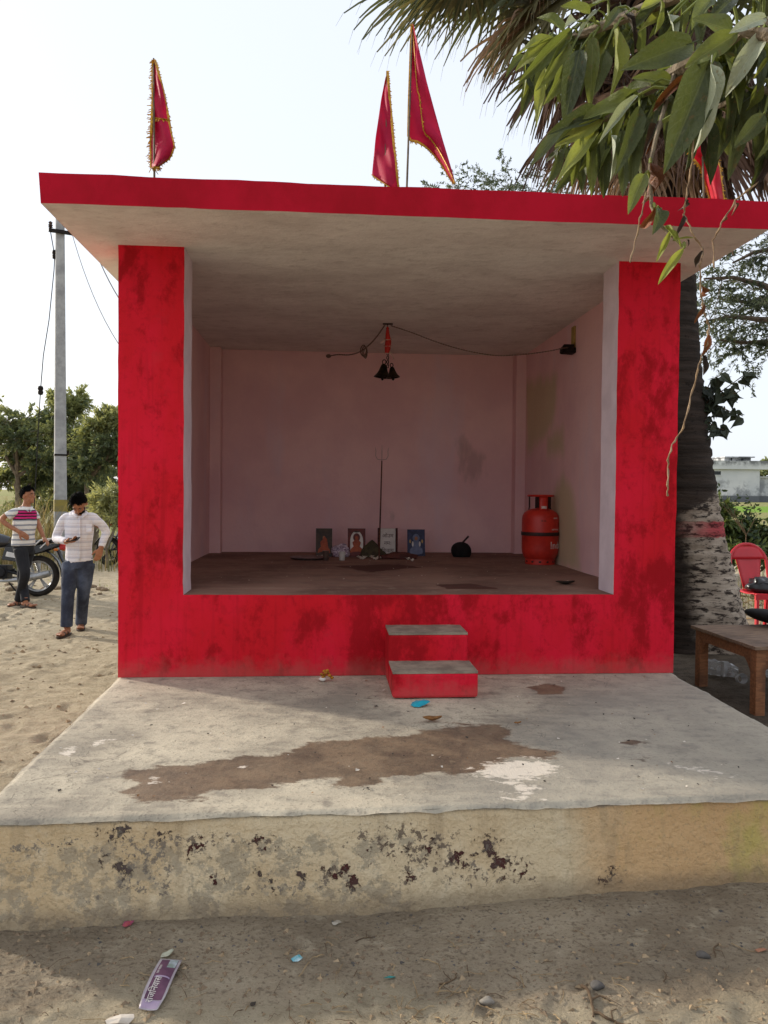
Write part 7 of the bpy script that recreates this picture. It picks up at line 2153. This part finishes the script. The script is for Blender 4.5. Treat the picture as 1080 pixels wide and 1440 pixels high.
BR = {'A': [(1120, -60, 1.5), (1040, -30, 1.6), (960, -10, 1.75), (890, 20, 1.85), (840, 40, 1.95), (800, 55, 2.0), (765, 70, 2.05)],
      'B': [(1120, 30, 1.45), (1060, 45, 1.45), (1000, 70, 1.5), (950, 100, 1.6), (905, 130, 1.65), (860, 165, 1.7), (810, 185, 1.75)],
      'C': [(1130, 60, 1.3), (1085, 50, 1.32), (1045, 45, 1.36), (1010, 75, 1.4)],
      'D': [(1130, 120, 1.45), (1085, 130, 1.45), (1050, 130, 1.5), (1010, 150, 1.55)],
      'E': [(950, 100, 1.6), (935, 150, 1.55), (922, 195, 1.5), (914, 232, 1.5), (916, 290, 1.5), (930, 318, 1.5), (962, 348, 1.5)]}
b = MB(); brp = []
for k_, pl2 in BR.items():
    pts = [vp(*p) for p in pl2]
    full = ([top_] if k_ != 'E' else []) + pts
    n_ = len(full); r0_ = {'A': .022, 'B': .022, 'C': .016, 'D': .014, 'E': .0032}[k_]
    b.tube(full, [r0_ * (1 - .8 * i / (n_ - 1)) + .002 for i in range(n_)], 7)
    for p, q_ in zip(full[:-1], full[1:]):
        for i in range(6): brp.append(p + (q_ - p) * i / 6)
    brp.append(full[-1])
b.build('branch', M_BARKL, vt, smooth=True)
tw = MB()
lr = random.Random(5)
def leaf(bpx, bpy_, tpx, tpy, Y, k_, dy=None, face=None, wide=1.0, link=True):
    """leaf from base pixel to tip pixel at depth Y"""
    dy = lr.uniform(-.06, .06) if dy is None else dy
    p = vp(bpx, bpy_, Y); e = vp(tpx, tpy, Y + dy)
    d = (e - p); L = d.length; d.normalize()
    z = Vector(face) if face else Vector((lr.uniform(-.45, .45), -1, lr.uniform(-.2, .7)))
    x = d.cross(z).normalized(); z = x.cross(d).normalized()
    o = ob('leaf', lr.choice(LMESH[k_]), vt)
    wide *= .90
    o.matrix_local = Matrix.Translation(p) @ Matrix((x * L * wide, d * L, z * L)).transposed().to_4x4()
    if link:
        near = min(brp, key=lambda q_: (q_ - p).length)
        if (near - p).length > .01:
            tw.tube([near, (near + p) / 2 + Vector((0, 0, .01)), p], [.0035, .003, .0025], 4)
    return o
LV = [ # cluster A
 (793, 46, 758, 12, 1.98, 'g', 1), (781, 53, 719, 68, 2.0, 'y', .9), (805, 40, 732, 116, 1.95, 'g', .8), (774, 56, 720, 98, 2.0, 'y', .9), (816, 70, 793, 164, 1.92, 'd', .95), (798, 91, 770, 142, 1.95, 'g', .9), (767, 95, 752, 174, 2.0, 'y', .7), (834, 53, 830, 142, 1.92, 'g', .7), (864, 42, 872, 128, 1.85, 'y', .62), (841, 14, 806, 50, 1.9, 'p', .7), (855, 0, 820, 10, 1.9, 'g', 1), (851, 70, 841, 131, 1.88, 'd', .8), (800, 60, 760, 120, 1.97, 'g', .8), (785, 60, 748, 150, 2.02, 'd', .7), (830, 20, 790, 0, 1.92, 'y', 1), (812, 30, 795, 30, 1.9, 'p', 1.2),
 (880, 20, 905, 60, 1.8, 'k', .8), (870, 10, 850, 40, 1.82, 'd', 1), (900, 15, 960, -20, 1.75, 'y', .7), (930, 0, 925, 50, 1.72, 'g', .8), (955, -5, 968, 52, 1.7, 'g', .8), (940, 20, 955, 60, 1.66, 'p', .5),
 # cluster B
 (974, 60, 883, 92, 1.55, 'd', .95), (946, 116, 890, 106, 1.6, 'g', 1), (904, 137, 816, 162, 1.64, 'g', .95), (848, 165, 772, 175, 1.72, 'd', .9), (848, 169, 780, 206, 1.7, 'y', .95), (841, 183, 784, 248, 1.72, 'y', .75), (897, 134, 844, 187, 1.6, 'p', .55), (848, 197, 848, 279, 1.7, 'd', .8), (876, 183, 883, 262, 1.66, 'd', .85), (858, 176, 813, 247, 1.68, 'g', .75), (890, 170, 894, 255, 1.64, 'd', .8), (830, 194, 837, 268, 1.72, 'g', .7), (915, 120, 869, 131, 1.6, 'g', 1), (870, 160, 838, 240, 1.7, 'g', .7), (900, 150, 878, 235, 1.62, 'd', .75), (925, 140, 905, 220, 1.58, 'd', .8), (935, 130, 940, 210, 1.56, 'd', .8), (860, 190, 866, 250, 1.66, 'p', .5), (820, 190, 802, 262, 1.74, 'g', .7), (880, 150, 850, 215, 1.66, 'y', .6),
 # cluster C
 (1038, 46, 963, 92, 1.36, 'g', 1.25), (1030, 45, 975, 20, 1.38, 'g', 1.3), (999, 84, 937, 233, 1.40, 'd', 1.05), (1000, 90, 993, 212, 1.36, 'p', .55), (1078, 25, 1033, 38, 1.34, 'p', 1.2), (1080, 39, 1018, 135, 1.33, 'p', .8), (1075, 160, 1035, 206, 1.42, 'd', 1.2), (1070, 110, 1050, 165, 1.42, 'g', .9), (1024, 123, 1025, 198, 1.46, 'd', .85), (971, 160, 972, 238, 1.5, 'd', .8), (1015, 100, 1000, 170, 1.44, 'd', .9), (1045, 120, 1040, 240, 1.5, 'd', .7), (1065, 140, 1075, 250, 1.52, 'd', .7), (1050, 60, 1060, 130, 1.4, 'd', .9), (985, 110, 965, 180, 1.46, 'g', .8), (1020, 90, 1045, 150, 1.45, 'g', .8), (1000, 0, 975, 30, 1.45, 'g', .9), (1030, 0, 1000, 22, 1.45, 'd', 1), (1060, 0, 1075, 30, 1.4, 'd', 1), (1080, 80, 1060, 110, 1.36, 'y', .6), (1035, 150, 1015, 215, 1.5, 'd', .8), (1080, 200, 1060, 270, 1.5, 'd', .7), (950, 60, 985, 110, 1.6, 'd', 1), (960, 20, 930, 60, 1.62, 'd', 1),
 # withered ones
 (964, 106, 913, 160, 1.52, 'b', .7), (915, 229, 916, 292, 1.49, 'b', 1.0), (921, 292, 899, 341, 1.49, 'b', .9), (925, 190, 905, 215, 1.52, 'b', .7), (948, 20, 944, 55, 1.66, 'b', .8), (985, 170, 1000, 230, 1.5, 'k', .7), (1075, 220, 1070, 265, 1.5, 'k', .8), (925, 175, 900, 205, 1.54, 'k', .6),
 # lower tip
 (907, 245, 884, 291, 1.48, 'g', 1.25), (930, 295, 926, 318, 1.5, 'd', 1.2), (945, 322, 921, 372, 1.49, 'y', .55), (962, 349, 922, 400, 1.48, 'y', .75), (945, 322, 962, 348, 1.49, 'y', .4), (935, 320, 950, 332, 1.5, 'y', .4), (948, 338, 978, 331, 1.49, 'y', .35)]
for (a_, c_, e_, g_, Y_, k_, w_) in LV: leaf(a_, c_, e_, g_, Y_, k_, wide=w_)
for _ in range(230):                                          # fill among the named leaves
    p = lr.choice([(x, y, Y_) for (x, y, Y_) in BR['A'][2:] + BR['B'][1:] + BR['C'][1:] + BR['D'][1:]])
    bx_, by_ = p[0] + lr.uniform(-28, 28), p[1] + lr.uniform(-10, 30); L = lr.uniform(32, 70); a_ = R(lr.uniform(50, 155))
    leaf(bx_, by_, bx_ + L * math.cos(a_), by_ + L * math.sin(a_), p[2] + lr.uniform(.02, .16), lr.choice('dddgdyd'), wide=lr.uniform(.7, 1.0))
# unseen rest of the crown beside the camera, added to shade the right-hand side
cg = np.random.default_rng(77); CP, CD = [], []; cb = MB(); crr = random.Random(78)
for (cx_, cy_, cz_, rx, rz_) in ((2.6, 2.0, 3.3, .8, .7), (3.2, 1.2, 3.4, .9, .7), (2.7, 1.3, 4.2, .9, .6), (3.4, 2.6, 3.6, .9, .7), (3.7, .4, 3.2, .9, .8), (3.0, 2.4, 2.5, .6, .5), (3.3, 1.6, 2.4, .6, .5)):
    c_ = Vector((cx_, cy_, cz_)) - tr0
    cb.tube([top_, (top_ + c_) / 2 + Vector((0, 0, .1)), c_], [.03, .02, .01], 6)
    for _k in range(34):
        d_ = Vector((crr.gauss(0, 1), crr.gauss(0, 1), crr.gauss(0, 1))).normalized(); e_ = c_ + Vector((d_.x * rx, d_.y * rx, d_.z * rz_)) * crr.uniform(.4, 1)
        cb.tube([c_, (c_ + e_) / 2 + Vector((0, 0, .05)), e_], [.008, .005, .003], 3)
        ff = cg.uniform(.3, 1.0, 10)[:, None]; CP.append(np.array(c_) + (np.array(e_) - np.array(c_)) * ff); CD.append(np.repeat(np.array(d_)[None], 10, 0))
cb.build('limbs', M_BARK, vt, smooth=True)
CP, CD = np.concatenate(CP), np.concatenate(CD)
Vc, Fc = leaf_cloud(CP, CD, .20, .075, 79, .7)
kind(ob('crown', np_mesh('crown', Vc, Fc, BM['d']), vt), 'stuff')
kind(tw.build('leaf_stalks', M_SH3, vt, smooth=True), 'stuff')
# dry hanging vine stems with shrivelled leaves
M_VINE = pm('dry_vine', C(164, 138, 108), C(116, 94, 72), 40, .85, .4, 90)
def vine(pxs, Y, r, label):
    p0 = at(pxs[0][0], pxs[0][1], Y); pts = [Vector((0, 0, 0))]
    dense = []
    for (p, q_) in zip(pxs[:-1], pxs[1:]):
        for i in range(5): f_ = i / 5; dense.append((p[0] + (q_[0] - p[0]) * f_ + lr.uniform(-1.2, 1.2), p[1] + (q_[1] - p[1]) * f_))
    dense.append(pxs[-1])
    pts = [at(x, y, Y + .01 * math.sin(i * .7)) - p0 for i, (x, y) in enumerate(dense)]
    t = thing('dry_vine', p0, label, 'vine')
    b = MB(); b.tube(pts, [r * (1 + .35 * math.sin(i * 1.9)) for i in range(len(pts))], 6); b.build('stem', M_VINE, t, smooth=True)
    return t, p0
def vine_leaf(t, p0, bx_, by_, ex, ey, Y, k_, w_):
    p, e = at(bx_, by_, Y) - p0, at(ex, ey, Y + lr.uniform(-.02, .02)) - p0; d = e - p; L = d.length; d.normalize()
    z = Vector((lr.uniform(-.6, .6), -1, .1)); x = d.cross(z).normalized(); z = x.cross(d)
    o = ob('withered_leaf', lr.choice(LMESH[k_]), t); o.matrix_local = Matrix.Translation(p) @ Matrix((x * L * w_, d * L, z * L)).transposed().to_4x4()
t, p0 = vine([(985, 110), (978, 180), (972, 239), (964, 281), (962, 302), (974, 328), (989, 351), (984, 379), (984, 404), (987, 420), (990, 440), (997, 457), (996, 480), (987, 502), (981, 520), (972, 557), (960, 602), (946, 625), (940, 647), (939, 672), (939, 697)], 1.5, .0017, 'longest dry vine with shrivelled leaves hanging past the right pillar')
for (a_, c_, e_, g_, k_, w_) in ((963, 280, 964, 302, 'k', 1.1), (961, 302, 959, 331, 'k', .8), (966, 337, 972, 346, 'k', 1.2), (988, 352, 976, 380, 'k', .9), (987, 402, 990, 428, 'b', .9), (990, 428, 982, 457, 'b', 1.0), (997, 470, 989, 505, 'b', 1.1), (990, 500, 987, 524, 'k', .9)): vine_leaf(t, p0, a_, c_, e_, g_, 1.49, k_, w_)
t, p0 = vine([(1085, 225), (1070, 253), (1035, 281), (1015, 314), (1002, 338), (1004, 377)], 1.5, .0017, 'short kinked dry vine crossing the roof edge near its corner')
for (a_, c_, e_, g_, k_, w_) in ((1072, 250, 1070, 275, 'k', 1.0), (1034, 285, 1033, 299, 'b', .6), (1022, 305, 1018, 312, 'b', .8)): vine_leaf(t, p0, a_, c_, e_, g_, 1.49, k_, w_)
t, p0 = vine([(908, 270), (904, 288), (898, 320), (886, 369)], 1.49, .0014, 'thin straight dry tendril hanging below the withered brown leaf')
